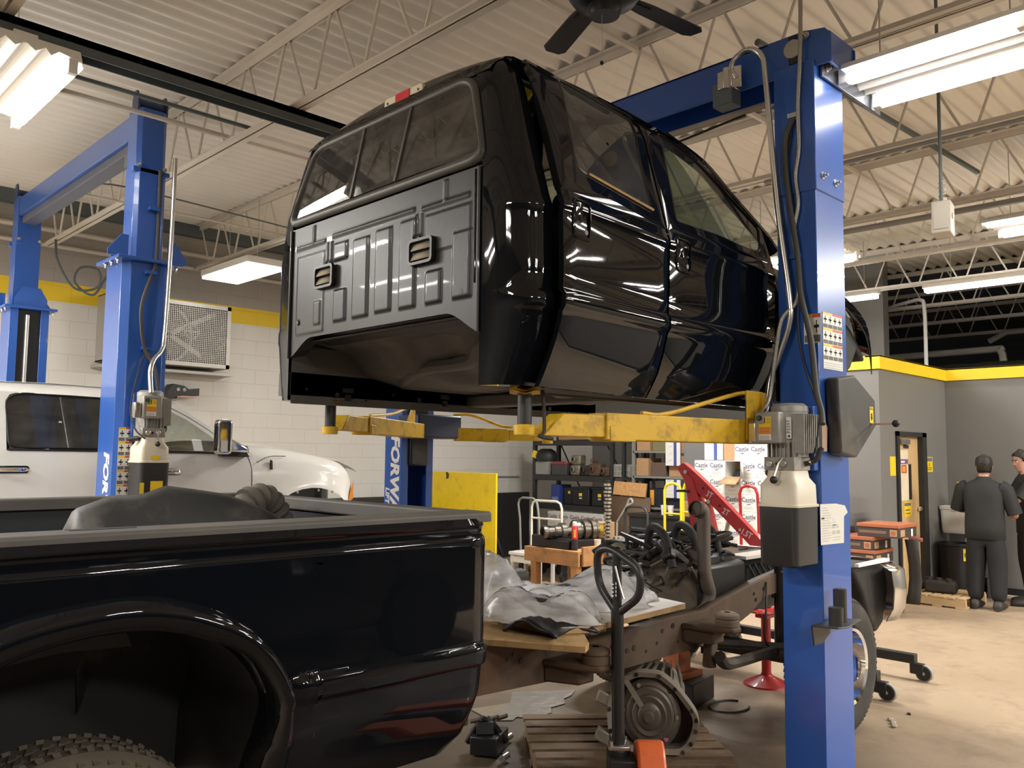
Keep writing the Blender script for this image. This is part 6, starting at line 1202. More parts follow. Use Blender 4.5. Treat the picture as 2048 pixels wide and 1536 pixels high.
def bench_area():
    LW = M('bench_pine', (0.47, 0.24, 0.09), 0.65, var=0.25, sc=3, dirt=(0.14, 0.07, 0.03), dsc=7, damt=0.7)
    t = thing('workbench', 'low wooden bench carrying a crankshaft behind the wrapped parts', 'bench', (7.75, 6.85, 0))
    MB().bx(7.34, 8.16, 6.42, 7.28, 0.565, 0.60, LW).build('top', t, bevel=0.004)
    MB().bx(7.34, 7.38, 6.42, 7.28, 0.43, 0.565, LW).build('front_board', t, bevel=0.003); MB().bx(7.40, 8.18, 6.39, 6.425, 0.43, 0.65, LW).build('side_board', t, bevel=0.003)
    for x, y in ((7.40, 6.50), (7.40, 7.14), (8.06, 6.50), (8.06, 7.14)): MB().box((x, y, 0.215), (0.09, 0.09, 0.43), LW).build('leg', t, bevel=0.004)
    c = thing('crankshaft', 'dark metal crankshaft lying on a black block on the wooden bench', 'engine part', (7.6, 6.8, 0.60))
    a, b = V((7.33, 6.97, 0.785)), V((8.05, 6.68, 0.80)); L = (b - a).length
    cm = M('crank_steel', (0.15, 0.135, 0.115), 0.32, 0.8, var=0.25)
    MB().lathe([(0.045, 0.0), (0.075, 0.0), (0.08, 0.02), (0.075, 0.06), (0.06, 0.07), (0.06, 0.14), (0.075, 0.15), (0.075, 0.22), (0.10, 0.23), (0.10, 0.29), (0.05, 0.30), (0.05, 0.40), (0.125, 0.41), (0.13, 0.46), (0.10, 0.48), (0.10, 0.50), (0.135, 0.51), (0.135, 0.56), (0.11, 0.57), (0.11, 0.60), (0.14, 0.61), (0.14, 0.66), (0.12, 0.68), (0.12, 0.71), (0.0, 0.72)], a, b - a, cm, 28).build('shaft', c)
    MB().lathe([(0.0, 0.03), (0.04, 0.03), (0.045, 0.0)], a, b - a, GREASE, 20).build('bore', c)
    for k in range(8): q = k * math.pi / 4; x_, y_, d_ = frame_of(b - a); p = a + (x_ * math.cos(q) + y_ * math.sin(q)) * 0.06; MB().cyl(p, p - d_ * 0.004, 0.008, RUST, 8).build('bolt_hole', c)
    k = MB().bx(7.40, 8.1, 6.62, 7.0, 0.60, 0.70, GREASE).bx(7.45, 7.5, 6.6, 7.05, 0.6, 0.72, GREASE).bx(7.40, 7.46, 6.98, 7.22, 0.60, 0.74, GREASE); put(k, 'engine_block', 'black cast block under the crankshaft on the wooden bench', 'engine part', bevel=0.012)
    s = thing('spray_can', 'red and yellow spray can standing at the corner of the wooden bench', 'can', (7.44, 6.56, 0.60))
    p = (7.44, 6.56, 0.60); MB().lathe([(0.034, 0.0), (0.036, 0.005), (0.036, 0.13), (0.0, 0.13)], p, Z_, INK, 20).build('lower_label', s); MB().lathe([(0.0362, 0.13), (0.0362, 0.27), (0.03, 0.285)], p, Z_, M('can_red', (0.55, 0.03, 0.03), 0.3), 20).build('upper_label', s)
    MB().lathe([(0.03, 0.283), (0.026, 0.30), (0.028, 0.31), (0.02, 0.33), (0, 0.33)], p, Z_, LABW, 16).build('cap', s); MB().rect((7.4075, 6.545, 0.75), V((0.3, -1, 0)).normalized(), Z_, 0.028, 0.09, LABY).rect((7.4075, 6.575, 0.63), V((0.15, -1, 0)).normalized(), Z_, 0.02, 0.03, LABW).build('label_patch', s)
    c = thing('paper_cup', 'pale paper cup on the edge of the wooden bench', 'cup', (7.72, 6.50, 0.65)); MB().lathe([(0.0, 0.0), (0.032, 0.0), (0.042, 0.11), (0.044, 0.115), (0.040, 0.112)], (7.72, 6.45, 0.60), Z_, LABW, 18).build('cup', c); MB().rect((7.684, 6.455, 0.64), V((0.6, -0.8, 0)), Z_, 0.03, 0.035, M_GR).build('print', c)
    c = MB(); cmx = M('cam_steel', (0.60, 0.57, 0.48), 0.28, 0.85); z = 0.60
    c.cyl((8.03, 6.55, 0.60), (8.03, 6.55, 1.40), 0.027, GREASE, 14); kk = 0
    while z < 1.37:
        c.lathe([(0.02, 0.0), (0.042 if kk % 3 else 0.048, 0.001), (0.042 if kk % 3 else 0.048, 0.026), (0.02, 0.027)], (8.03 + (0.006 if kk % 3 == 1 else -0.004), 6.55 + (0.006 if kk % 3 == 2 else 0), z), Z_, cmx, 20); z += 0.043; kk += 1
    put(c, 'camshaft', 'bright ringed camshaft standing on end on the wooden bench', 'engine part')
    put(MB().box((8.35, 6.90, 0.74), (0.25, 0.22, 0.24), CARD, (0, 0, 10)).rect((8.21, 6.86, 0.76), V((0.15, -1, 0)).normalized(), Z_, 0.09, 0.07, LABY), 'cardboard_box', 'brown cardboard box with a yellow note just behind the standing camshaft', 'box', bevel=0.003)
    g = MB().bx(8.15, 8.65, 6.75, 7.1, 0.0, 0.62, BLK); put(g, 'plastic_crate', 'black crate under the brown box beyond the wooden bench', 'crate', bevel=0.01)
    tb = thing('parts_table', 'low table of cylinder heads behind the engine', 'table', (8.2, 5.95, 0)); MB().bx(7.75, 8.6, 5.35, 6.38, 0.60, 0.64, WOOD).build('top', tb, bevel=0.004)
    for x in (7.85, 8.5):
        for y in (5.45, 6.28): MB().box((x, y, 0.30), (0.07, 0.07, 0.60), WOOD).build('leg', tb)
    hd = M('head_alloy', (0.42, 0.37, 0.28), 0.45, 0.6, var=0.3, sc=14)
    for i, (y, x, l) in enumerate(((6.20, 7.95, 'cylinder head on the low table nearest the wooden bench'), (5.93, 7.95, 'middle cylinder head on the low table behind the engine'), (5.62, 7.95, 'cylinder head on the low table nearest the red hoist mast'))):
        h = thing('cylinder_head', l, 'engine part', (x, y, 0.64), 'cylinder heads on the low table'); MB().box((x, y, 0.70), (0.18, 0.24, 0.11), hd).build('casting', h, bevel=0.012)
        for k in range(4): MB().lathe([(0.028, 0.0), (0.034, 0.03), (0.022, 0.034), (0.018, 0.0)], (x - 0.088, y - 0.09 + k * 0.06, 0.72), (-1, 0, 0.25), hd, 14).build('port', h)
    d = MB().box((8.15, 5.45, 0.72), (0.2, 0.16, 0.16), GRN, (0, 0, 20)).cyl((8.1, 5.5, 0.78), (8.1, 5.5, 0.92), 0.02, ALU, 10); put(d, 'engine_pump', 'grey cast pump on the low table beside the yellow cart', 'engine part', bevel=0.008)
bench_area()
def cart(name, label, m, x, y0, y1, z1, zbar, base=None, depth=0.9, zb=0.2, tilt=0.0):
    t = thing(name, label, 'cart', (x, (y0 + y1) / 2, 0), 'push carts with loop handles')
    r = 0.09; pts = [(x, y0, zb), (x - tilt * 0.4, y0, z1 - 0.3), (x - tilt, y0, z1 - r), (x - tilt, y0 + r * 0.3 * (1 if y1 > y0 else -1), z1 - r * 0.3), (x - tilt, y0 + r * (1 if y1 > y0 else -1), z1), (x - tilt, y1 - r * (1 if y1 > y0 else -1), z1), (x - tilt, y1 - r * 0.3 * (1 if y1 > y0 else -1), z1 - r * 0.3), (x - tilt, y1, z1 - r), (x - tilt * 0.4, y1, z1 - 0.3), (x, y1, zb)]
    MB().tube(pts, 0.017, m, 10).build('handle', t)
    if zbar: MB().cyl((x - tilt * 0.3, y0, zbar), (x - tilt * 0.3, y1, zbar), 0.013, m, 10).build('crossbar', t)
    if base:
        MB().bx(x - 0.05, x + depth, min(y0, y1) - 0.08, max(y0, y1) + 0.08, zb - 0.04, zb, base).build('platform', t, bevel=0.006)
        for xx in (x + 0.05, x + depth - 0.12):
            for yy in (y0, y1): MB().cyl((xx, yy - 0.02, 0.075), (xx, yy + 0.02, 0.075), 0.075, RUB, 18).bx(xx - 0.03, xx + 0.03, yy - 0.03, yy + 0.03, 0.10, zb - 0.03, BLK).build('wheel', t)
    return t
CREAMT = M('cream_tube', (0.72, 0.67, 0.55), 0.4); GREYT = M('grey_tube', (0.33, 0.34, 0.30), 0.4); DARKT = M('dark_tube', (0.04, 0.04, 0.04), 0.4)
cart('push_cart', 'cream push cart with a railed handle behind the wooden bench', CREAMT, 8.45, 8.24, 7.68, 1.07, 0.83, WHT, 0.7, 0.42, 0.0)
cart('push_cart', 'grey bent-handle cart in front of the black barrier', GREYT, 8.85, 8.85, 8.46, 1.07, 0, GREYT, 0.7, 0.3, 0.06)
cart('push_cart', 'yellow push cart next to the red hoist boom', YELC, 9.0, 6.41, 6.16, 1.35, 0.97, DARKT, 0.2, 0.2, 0.0)
cart('push_cart', 'second yellow handle, shorter and curved, half behind the red boom', YELC, 9.30, 6.33, 5.99, 1.36, 0.98, DARKT, 0.15, 0.2, 0.0)
cart('push_cart', 'black loop-handled cart in front of the brown leaning board', DARKT, 9.0, 7.05, 6.68, 1.03, 0, DARKT, 0.4, 0.25, 0.0)
cart('hand_truck', 'red hand truck with a rounded top before the white cartons', RED, 8.5, 5.02, 4.80, 1.38, 0.70, RED, 0.25, 0.05, 0.03)
def white_table():
    t = thing('step_platform', 'small white step platform beside the wooden bench', 'platform', (8.3, 8.1, 0)); MB().bx(8.12, 8.45, 7.75, 8.36, 0.34, 0.385, WHT).build('top', t, bevel=0.01)
    for x in (8.16, 8.41):
        for y in (7.8, 8.31): MB().bx(x - 0.02, x + 0.02, y - 0.02, y + 0.02, 0, 0.34, WHT).build('leg', t)
    MB().bx(8.13, 8.16, 7.78, 8.33, 0.25, 0.33, WHT).build('apron', t)
white_table()
def cartons():
    NV = M('navy_print', (0.03, 0.035, 0.13), 0.7); CW = M('white_carton', (0.70, 0.69, 0.65), 0.7, var=0.04)
    cols = ('first', 'second', 'third', 'fourth', 'fifth'); rows = ('bottom', 'second', 'third', 'fourth', 'fifth', 'sixth', 'seventh', 'eighth')
    proto = None
    def printed(x, y, z, w, h, d, label, grp, mt=CW):
        t = thing('carton', label, 'box', (x, y, z), grp); MB().bx(x, x + d, y - w / 2, y + w / 2, z, z + h, mt).build('box', t, bevel=0.003)
        p = MB(); xo = x - 0.0012; p.text('Castle', (xo, y + 0.01, z + h * 0.70), -Y_, Z_, w * 0.34, NV, bold=0.01); p.rect((xo, y + w * 0.30, z + h * 0.53), -Y_, Z_, w * 0.58, 0.004, NV); p.prism([(0, 0), (w * 0.22, 0.004), (w * 0.34, 0.016), (w * 0.16, 0.012)], (xo, y + w * 0.2, z + h * 0.40), -Y_, Z_, (-0.0003, 0, 0), INK)
        for k in range(3): p.rect((xo, y + w * 0.30, z + h * 0.16 + k * 0.012), -Y_, Z_, w * 0.55, 0.004, M_GR)
        p.build('print', t); return t
    for c in range(5):
        for r in range(8):
            y, z = 6.06 - c * 0.222, r * 0.206; lab = 'white printed carton, %s column from the grey cabinet, %s row from the floor' % (cols[c], rows[r])
            if r == 7 and c == 2: continue
            if proto is None: proto = printed(9.32, y, z, 0.22, 0.205, 0.3, lab, 'white cartons stacked before the grey wall')
            else: dup(proto, (9.32, y, z), label=lab)
    for k, y in enumerate((5.50, 5.28)): dup(proto, (9.36, y, 1.648), label='white printed carton lying on top of the tall carton stack, %s' % ('nearer the red boom' if k == 0 else 'nearer the pump motor'))
    o = thing('carton', 'opened white carton with its flap hanging in the tall stack', 'box', (9.32, 5.616, 1.442), 'white cartons stacked before the grey wall')
    s = MB().bx(9.32, 9.62, 5.506, 5.51, 1.442, 1.645, CW).bx(9.32, 9.62, 5.722, 5.726, 1.442, 1.645, CW).bx(9.32, 9.62, 5.506, 5.726, 1.641, 1.646, CW).bx(9.32, 9.62, 5.506, 5.726, 1.442, 1.446, CW).bx(9.60, 9.62, 5.506, 5.726, 1.442, 1.645, CARD); s.build('shell', o)
    MB().face([(9.32, 5.726, 1.445), (9.32, 5.506, 1.445), (9.17, 5.49, 1.36), (9.17, 5.75, 1.36)], CARD).build('flap', o, solid=0.004); MB().face([(9.32, 5.506, 1.445), (9.32, 5.506, 1.645), (9.20, 5.40, 1.65), (9.20, 5.40, 1.44)], CW).build('flap', o, solid=0.004)
    MB().box((9.5, 5.6, 1.49), (0.14, 0.10, 0.09), GREASE).build('content', o, bevel=0.01)
    q = None
    for k in range(5):
        y = 9.54 - k * 0.24; lab = 'white printed carton on the floor under the black shelf, %s from the white wall' % cols[k]
        if q is None: q = printed(10.28, y, 0.53, 0.235, 0.24, 0.28, lab, 'white cartons under the black shelf')
        else: dup(q, (10.28, y, 0.53), label=lab)
    put(MB().bx(10.3, 10.6, 8.45, 9.68, 0, 0.53, BLK), 'low_platform', 'black platform carrying the row of white cartons under the shelf', 'platform')
cartons()
def shelves():
    SB = M('shelf_black', (0.028, 0.028, 0.028), 0.45, var=0.2)
    t = thing('storage_rack', 'black steel storage rack of engine parts in the corner by the white wall', 'rack', (10.8, 9.3, 0))
    for y in (10.17, 8.47):
        for x in (10.5, 11.1): MB().bx(x - 0.03, x + 0.03, y - 0.03, y + 0.03, 0, 2.05, SB).build('upright', t)
    for z in (0.88, 1.36, 1.94):
        MB().bx(10.47, 11.13, 8.47, 10.17, z - 0.015, z, SB).build('shelf', t); MB().bx(10.46, 10.49, 8.45, 10.19, z - 0.09, z, SB).build('beam', t, bevel=0.004)
    for y0, y1 in ((8.5, 9.1), (9.6, 10.15)): MB().bar((11.12, y0, 1.0), (11.12, y1, 1.9), 0.03, 0.008, SB).build('brace', t)
    t2 = thing('storage_rack', 'second black rack end standing next to the white basket', 'rack', (10.8, 8.1, 0))
    for y in (8.24, 7.86):
        for x in (10.5, 11.1): MB().bx(x - 0.025, x + 0.025, y - 0.025, y + 0.025, 0, 2.02, SB).build('upright', t2)
    for z in (0.88, 1.36, 1.94): MB().bx(10.47, 11.13, 7.86, 8.24, z - 0.05, z, SB).build('shelf', t2)
    # on the rack
    BX = M('tote_grey', (0.30, 0.30, 0.28), 0.5)
    put(MB().prism([(0.0, 0), (0.28, 0), (0.31, 0.22), (-0.02, 0.22)], (10.48, 10.14, 1.361), -Y_, Z_, (0.4, 0, 0), BX), 'plastic_tote', 'grey tote of scrap at the wall end of the black rack', 'tote', bevel=0.008)
    put(MB().loft([[(10.6 + 0.16 * math.cos(a) * s, 10.0 + 0.17 * math.sin(a) * s * 1.1, z) for a in [k * 0.5236 for k in range(12)]] for z, s in ((1.585, 1.0), (1.68, 1.1), (1.76, 0.9), (1.80, 0.5))], BLK, caps=True), 'bin_bag', 'black bag piled on the grey tote', 'bag')
    put(MB().box((10.47, 10.13, 1.70), (0.02, 0.12, 0.12), LABY, (20, 0, 10)), 'yellow_cloth', 'yellow rag poking from the black bag', 'rag')
    b = thing('battery', 'grey battery with a red lid on the middle shelf of the black rack', 'battery', (10.6, 9.62, 1.36)); MB().bx(10.5, 10.7, 9.44, 9.78, 1.361, 1.54, M('battery_grey', (0.06, 0.06, 0.06), 0.5)).build('case', b, bevel=0.006); MB().bx(10.5, 10.7, 9.43, 9.79, 1.54, 1.57, RED).build('lid', b, bevel=0.006)
    al = M('shelf_casting', (0.26, 0.23, 0.18), 0.5, 0.5, var=0.4, sc=12, bump=0.3); rc = M('shelf_rusty', (0.13, 0.075, 0.05), 0.7, 0.2, var=0.4, sc=12, bump=0.3)
    for (y, z, s, m, l) in ((9.30, 1.361, 0.17, al, 'grey cast housing low on the rack beside the battery'), (9.28, 1.535, 0.16, al, 'grey cast housing stacked on top of the other housing'), (9.08, 1.361, 0.17, GRN, 'dark oily housing next to the grey castings on the rack'), (8.88, 1.361, 0.20, rc, 'rusty finned cylinder casting on the rack'), (8.66, 1.361, 0.15, rc, 'small rusty casting against the white basket')):
        h = thing('casting', l, 'engine part', (10.62, y, z), 'castings on the black rack'); MB().box((10.62, y, z + s / 2), (0.2, s * 1.1, s), m, (0, 0, 12)).build('body', h, bevel=0.025)
        MB().lathe([(0.025, 0.0), (0.045, 0.0), (0.05, 0.02), (0.03, 0.03)], (10.50, y, z + s * 0.55), (-1, 0.1, 0.1), m, 14).build('flange', h); MB().cyl((10.497, y + 0.01, z + s * 0.55), (10.49, y + 0.01, z + s * 0.55), 0.022, GREASE, 12).build('port', h)
    s = MB()
    for k in range(5): s.tube([(10.55 + 0.02 * math.cos(a), 8.80 + k * 0.035 + 0.01 * math.sin(a), 1.62 + 0.09 * (a / 6.3 - 0.5)) for a in [j * 0.7 for j in range(10)]], 0.007, rc, 5)
    put(s, 'valve_springs', 'row of rusty springs on top of the finned casting', 'springs')
    def basket(y, l):
        t = thing('basket', l, 'basket', (10.6, y, 1.36), 'slotted white baskets'); W_ = M('basket_white', (0.55, 0.55, 0.50), 0.5) if 'basket_white' not in bpy.data.materials else bpy.data.materials['basket_white']
        m = MB()
        for z in (1.365, 1.44, 1.53, 1.545): m.bx(10.495, 10.5, y - 0.11, y + 0.11, z, z + 0.012, W_).bx(10.5, 10.75, y - 0.11, y - 0.105, z, z + 0.012, W_).bx(10.5, 10.75, y + 0.105, y + 0.11, z, z + 0.012, W_)
        for k in range(9): m.bx(10.495, 10.5, y - 0.11 + k * 0.0262, y - 0.10 + k * 0.0262, 1.365, 1.55, W_)
        for k in range(8): m.bx(10.5 + k * 0.032, 10.51 + k * 0.032, y - 0.11, y - 0.105, 1.365, 1.55, W_)
        m.bx(10.5, 10.75, y - 0.10, y + 0.10, 1.362, 1.372, W_); m.build('shell', t)
    basket(8.38, 'slotted white basket at the front corner of the big black rack'); basket(8.05, 'slotted white basket on the second rack end')
    for k, y in enumerate((9.12, 8.72)):
        b = thing('battery_box', 'black battery case with a yellow label, %s' % ('nearer the blue box' if k == 0 else 'nearer the standing camshaft'), 'battery', (10.6, y, 0.88), 'black battery cases on the lower rack shelf'); MB().bx(10.49, 10.8, y - 0.17, y + 0.17, 0.881, 1.17, BLK).build('case', b, bevel=0.012); MB().bx(10.48, 10.81, y - 0.175, y + 0.175, 1.15, 1.18, BLK).build('lid', b, bevel=0.006)
        MB().rect((10.488, y + 0.04, 1.03), -Y_, Z_, 0.07, 0.05, LABY).rect((10.488, y + 0.035, 0.985), -Y_, Z_, 0.06, 0.025, M_GR).build('label', b)
    b = thing('battery_box', 'black battery case half behind, with a small pale label', 'battery', (10.7, 9.42, 0.88), 'black battery cases on the lower rack shelf'); MB().bx(10.55, 10.85, 9.32, 9.55, 0.881, 1.16, BLK).build('case', b, bevel=0.012); MB().rect((10.548, 9.45, 1.06), -Y_, Z_, 0.05, 0.04, LABY).build('label', b)
    put(MB().bx(10.49, 10.8, 9.60, 9.78, 0.881, 1.20, M('blue_box', (0.03, 0.05, 0.22), 0.5)).rect((10.488, 9.76, 0.90), -Y_, Z_, 0.14, 0.10, M('blue_print', (0.16, 0.20, 0.42), 0.5)), 'blue_carton', 'dark blue carton on the lower shelf of the black rack', 'box', bevel=0.004)
    put(MB().box((10.8, 9.3, 2.08), (0.5, 0.75, 0.26), CARD), 'cardboard_box', 'brown cardboard box on top of the black rack', 'box', bevel=0.004)
    put(MB().prism([(0, 0), (0.3, 0), (0.22, 0.16), (0.1, 0.18)], (10.53, 9.0, 2.211), -Y_, Z_, (0.3, 0, 0), WHT), 'paper_bag', 'white crumpled bag on the brown box above the black rack', 'bag', bevel=0.01)
    # grey shelving with posters further along
    g = thing('shelving', 'grey metal shelving full of cartons between the rack and the white cartons', 'shelving', (10.4, 7.3, 0)); GM = M('grey_shelf', (0.22, 0.22, 0.20), 0.5)
    for y in (7.82, 6.78):
        for x in (10.2, 10.7): MB().bx(x - 0.02, x + 0.02, y - 0.02, y + 0.02, 0, 2.1, GM).build('upright', g)
    for z in (0.95, 1.40, 1.77): MB().bx(10.18, 10.72, 6.78, 7.82, z - 0.03, z, GM).build('shelf', g)
    cl = (CARD, CARD, M('carton_dark', (0.12, 0.08, 0.06), 0.7), CARD, M('carton_olive', (0.20, 0.18, 0.09), 0.7), CARD)
    labs = ('brown carton on the middle grey shelf next to the black rack', 'brown carton on the middle grey shelf by the posters', 'dark stained carton on the middle grey shelf', 'brown carton on the top grey shelf next to the rack', 'patterned olive carton on the top grey shelf', 'brown carton on the top grey shelf by the posters')
    for i, (y, z, w, h) in enumerate(((7.68, 1.401, 0.22, 0.26), (7.05, 1.401, 0.3, 0.3), (7.38, 1.401, 0.26, 0.2), (7.66, 1.771, 0.24, 0.22), (7.36, 1.771, 0.26, 0.24), (7.02, 1.771, 0.28, 0.2))): put(MB().bx(10.22, 10.55, y - w / 2, y + w / 2, z, z + h, cl[i]), 'carton', labs[i], 'box', 'cartons on the grey shelving', bevel=0.004)
    put(MB().bx(10.2, 10.55, 7.0, 7.55, 0.951, 1.22, M('navy_bin', (0.012, 0.014, 0.03), 0.5)).rect((10.198, 7.52, 0.98), -Y_, Z_, 0.07, 0.22, LABO), 'parts_bin', 'dark bin with an orange label on the low grey shelf', 'bin', bevel=0.006)
    PB = M('poster_blue', (0.06, 0.09, 0.30), 0.6)
    for nm, x, y0, y1, z0, z1, l in (('poster', 10.15, 7.21, 6.96, 1.56, 2.0, 'white poster with a blue strip on the grey shelving, upper'), ('poster', 10.15, 7.21, 6.96, 1.10, 1.36, 'white poster with a blue strip on the grey shelving, lower'), ('poster', 9.60, 6.20, 5.93, 1.655, 2.05, 'white poster with a blue strip above the white cartons')):
        p = thing(nm, l, 'poster', (x, y0, z0), 'blue striped posters'); MB().bx(x, x + 0.012, y1, y0, z0, z1, LABW).build('sheet', p); MB().bx(x - 0.001, x, y0 - 0.19, y0 - 0.14, z0, z1, PB).build('strip', p)
        q = MB(); rg = random.Random(int(z0 * 10))
        for k in range(6): q.bar((x - 0.0012, y0 - 0.02, z0 + 0.04 + k * 0.05), (x - 0.0012, y0 - 0.11, z0 + 0.04 + k * 0.05 + rg.uniform(-0.02, 0.05)), 0.001, 0.003, M_GR)
        q.build('drawing', p)
    put(MB().bx(9.95, 10.35, 6.24, 6.76, 0, 2.05, M('cabinet_grey', (0.16, 0.16, 0.16), 0.45)).bx(9.945, 9.95, 6.25, 6.75, 0.05, 2.0, M('cabinet_door', (0.18, 0.18, 0.18), 0.45)), 'cabinet', 'tall plain grey cabinet between the shelving and the carton stack', 'cabinet', bevel=0.004)
    put(MB().bx(9.62, 9.9, 5.6, 6.22, 0, 1.64, CARD).bx(9.63, 9.9, 5.6, 6.22, 1.65, 1.9, CARD), 'carton_stack', 'brown cartons stacked behind the white cartons', 'box')
    osb = M('chipboard', (0.55, 0.30, 0.12), 0.7, var=0.5, sc=30); put(MB().box((10.12, 7.83, 1.20), (0.03, 0.60, 0.20), osb, (2, 8, 0)), 'chipboard_offcut', 'orange flecked chipboard offcut leaning above the brown board', 'board')
    bb = M('brown_board', (0.115, 0.07, 0.04), 0.7, var=0.35, sc=5); put(MB().face([(10.12, 8.2, 1.09), (10.02, 8.2, 0.0), (10.02, 7.45, 0.0), (10.12, 7.45, 1.09)], bb), 'leaning_board', 'large dark brown board leaning behind the black cart', 'board', solid=0.02)
    dk = thing('parts_shelf', 'low black shelf of oddments behind the yellow carts', 'shelf', (9.8, 6.9, 0)); MB().bx(9.5, 9.9, 6.26, 7.4, 0.86, 0.90, BLK).build('top', dk); MB().bx(9.52, 9.88, 6.28, 7.38, 0.0, 0.86, BLK).build('body', dk)
    for k, (y, m, l) in enumerate(((6.85, WHT, 'white cup on the low black shelf, further from the yellow cart'), (6.74, WHT, 'white cup on the low black shelf, next to the yellow cart'))): put(MB().lathe([(0, 0), (0.035, 0), (0.045, 0.13), (0.0, 0.13)], (9.6, y, 0.90), Z_, m, 14), 'cup', l, 'cup', 'cups on the low black shelf')
    put(MB().box((9.65, 6.35, 1.0), (0.22, 0.34, 0.2), CARD, (0, 0, 8)), 'cardboard_box', 'open brown carton seen through the yellow cart handles', 'box', bevel=0.003)
    put(MB().tube([(9.1, 7.26, 0.80), (9.1, 7.10, 1.02), (9.1, 7.06, 1.10), (9.1, 7.02, 1.12), (9.1, 7.0, 1.07), (9.1, 7.08, 1.03)], 0.015, GREYT, 8, 4).tube([(9.1, 7.26, 0.80), (9.1, 7.28, 0.0)], 0.015, GREYT, 8), 'trolley_handle', 'grey bent trolley handle beside the standing camshaft', 'handle')
shelves()
def big_panels():
    yp = M('yellow_board_paint', (0.84, 0.60, 0.01), 0.45, var=0.08, sc=2, dirt=(0.45, 0.30, 0.03), dsc=7, damt=0.5)
    t = thing('yellow_board', 'tall yellow board standing beyond the bed beside the far blue post', 'board', (8.0, 9.2, 0)); MB().bx(8.0, 8.03, 8.49, 9.92, 0.0, 1.435, yp).build('board', t, bevel=0.004)
    MB().prism([(0, 0), (0.05, 0.01), (0.06, 0.07), (0.03, 0.10), (-0.01, 0.10)], (7.998, 9.55, 1.33), -Y_, Z_, (-0.001, 0, 0), RUST).build('rust_patch', t)
    for y in (8.75, 9.65): MB().bx(8.03, 8.5, y - 0.03, y + 0.03, 0.0, 0.05, BLK).bar((8.04, y, 1.0), (8.48, y, 0.05), 0.04, 0.04, BLK).build('foot', t)
    put(MB().bx(6.3, 10.4, 10.2, 10.26, 0, 1.06, M('barrier_black', (0.010, 0.010, 0.010), 0.55)), 'barrier_panel', 'long low black barrier standing along the white block wall', 'barrier', bevel=0.006)
    put(MB().tube([(8.2, 10.96, 1.32), (9.6, 10.96, 1.31), (10.9, 10.96, 1.30)], 0.012, GREYT, 6), 'conduit', 'thin conduit low on the white wall above the black barrier', 'pipe')
    # caged exhaust fan on the wall
    fr = M('fan_cage_metal', (0.42, 0.40, 0.36), 0.45, 0.4, var=0.15); x0, x1, yf, z0, z1 = 3.55, 5.08, 10.55, 2.78, 3.60
    t = thing('wall_fan', 'square caged exhaust fan fixed high on the white block wall', 'fan', ((x0 + x1) / 2, 10.8, z0))
    f = MB()
    for a in ((x0, x1, z1 - 0.05, z1), (x0, x1, z0, z0 + 0.05), (x0, x0 + 0.05, z0, z1), (x1 - 0.05, x1, z0, z1)): f.bx(a[0], a[1], yf, yf + 0.03, a[2], a[3], fr)
    f.bx(x0, x1, yf + 0.03, 11.0, z1 - 0.01, z1, fr).bx(x0, x1, yf + 0.03, 11.0, z0, z0 + 0.01, fr).bx(x1 - 0.01, x1, yf + 0.03, 11.0, z0, z1, fr).bx(x0, x0 + 0.01, yf + 0.03, 11.0, z0, z1, fr); f.build('housing', t)
    m = MB(); n = 62
    for k in range(1, n): x = lerp(x0, x1, k / n); m.bx(x - 0.0035, x + 0.0035, yf + 0.01, yf + 0.014, z0 + 0.04, z1 - 0.04, fr)
    for k in range(1, 34): z = lerp(z0, z1, k / 34); m.bx(x0 + 0.04, x1 - 0.04, yf + 0.014, yf + 0.018, z - 0.0035, z + 0.0035, fr)
    m.build('guard', t)
    dark = M('fan_back', (0.10, 0.10, 0.095), 0.6); MB().bx(x0 + 0.02, x1 - 0.02, 10.93, 10.95, z0 + 0.02, z1 - 0.02, dark).build('back_plate', t)
    c = V((4.30, 10.80, 3.20)); MB().lathe([(0.36, 0.0), (0.40, 0.0), (0.40, 0.10), (0.36, 0.10)], c + V((0, 0.05, 0)), Y_, fr, 40).build('ring', t)
    for k in range(5):
        a = 2 * math.pi * k / 5 + 0.3; d = V((math.cos(a), 0, math.sin(a))); s = V((-math.sin(a) * 0.85, 0.5, math.cos(a) * 0.85)); MB().prism([(0.05, -0.05), (0.34, -0.11), (0.34, 0.11), (0.05, 0.05)], c + V((0, 0.06, 0)), d, s, d.cross(s) * 0.004, M('fan_blade_grey', (0.22, 0.22, 0.20), 0.5) if k == 0 else bpy.data.materials['fan_blade_grey']).build('blade', t)
    for p0, p1 in (((3.75, 10.72, 2.86), (4.95, 10.72, 3.52)), ((3.75, 10.72, 3.52), (4.85, 10.72, 2.88))): MB().bar(p0, p1, 0.02, 0.06, fr).build('brace', t)
    MB().tube([(4.62 + 0.09 * math.cos(a), 10.70, 3.24 + 0.09 * math.sin(a)) for a in [k * 0.314 for k in range(20)]], 0.012, fr, 6, closed=True).bar((4.53, 10.70, 3.24), (4.71, 10.70, 3.24), 0.015, 0.02, fr).build('pulley', t)
    MB().cyl((4.78, 10.72, 2.90), (4.92, 10.72, 2.93), 0.07, dark, 16).build('motor', t)
    put(MB().bx(3.5, 5.22, 10.72, 11.0, 2.70, 2.735, fr), 'wall_ledge', 'thin metal ledge on the wall right below the caged fan', 'ledge')
    t = thing('lift_bracket', 'black holed bracket on the white wall showing over the white pickup roof', 'bracket', (4.6, 10.8, 2.4)); MB().prism([(4.38, 2.40), (4.38, 2.45), (4.45, 2.56), (4.60, 2.54), (4.66, 2.50), (4.80, 2.52), (4.80, 2.42), (4.72, 2.43), (4.66, 2.40), (4.55, 2.42), (4.5, 2.37)], (0, 10.8, 0), X_, Z_, (0, 0.2, 0), BLK).build('plate', t, bevel=0.004)
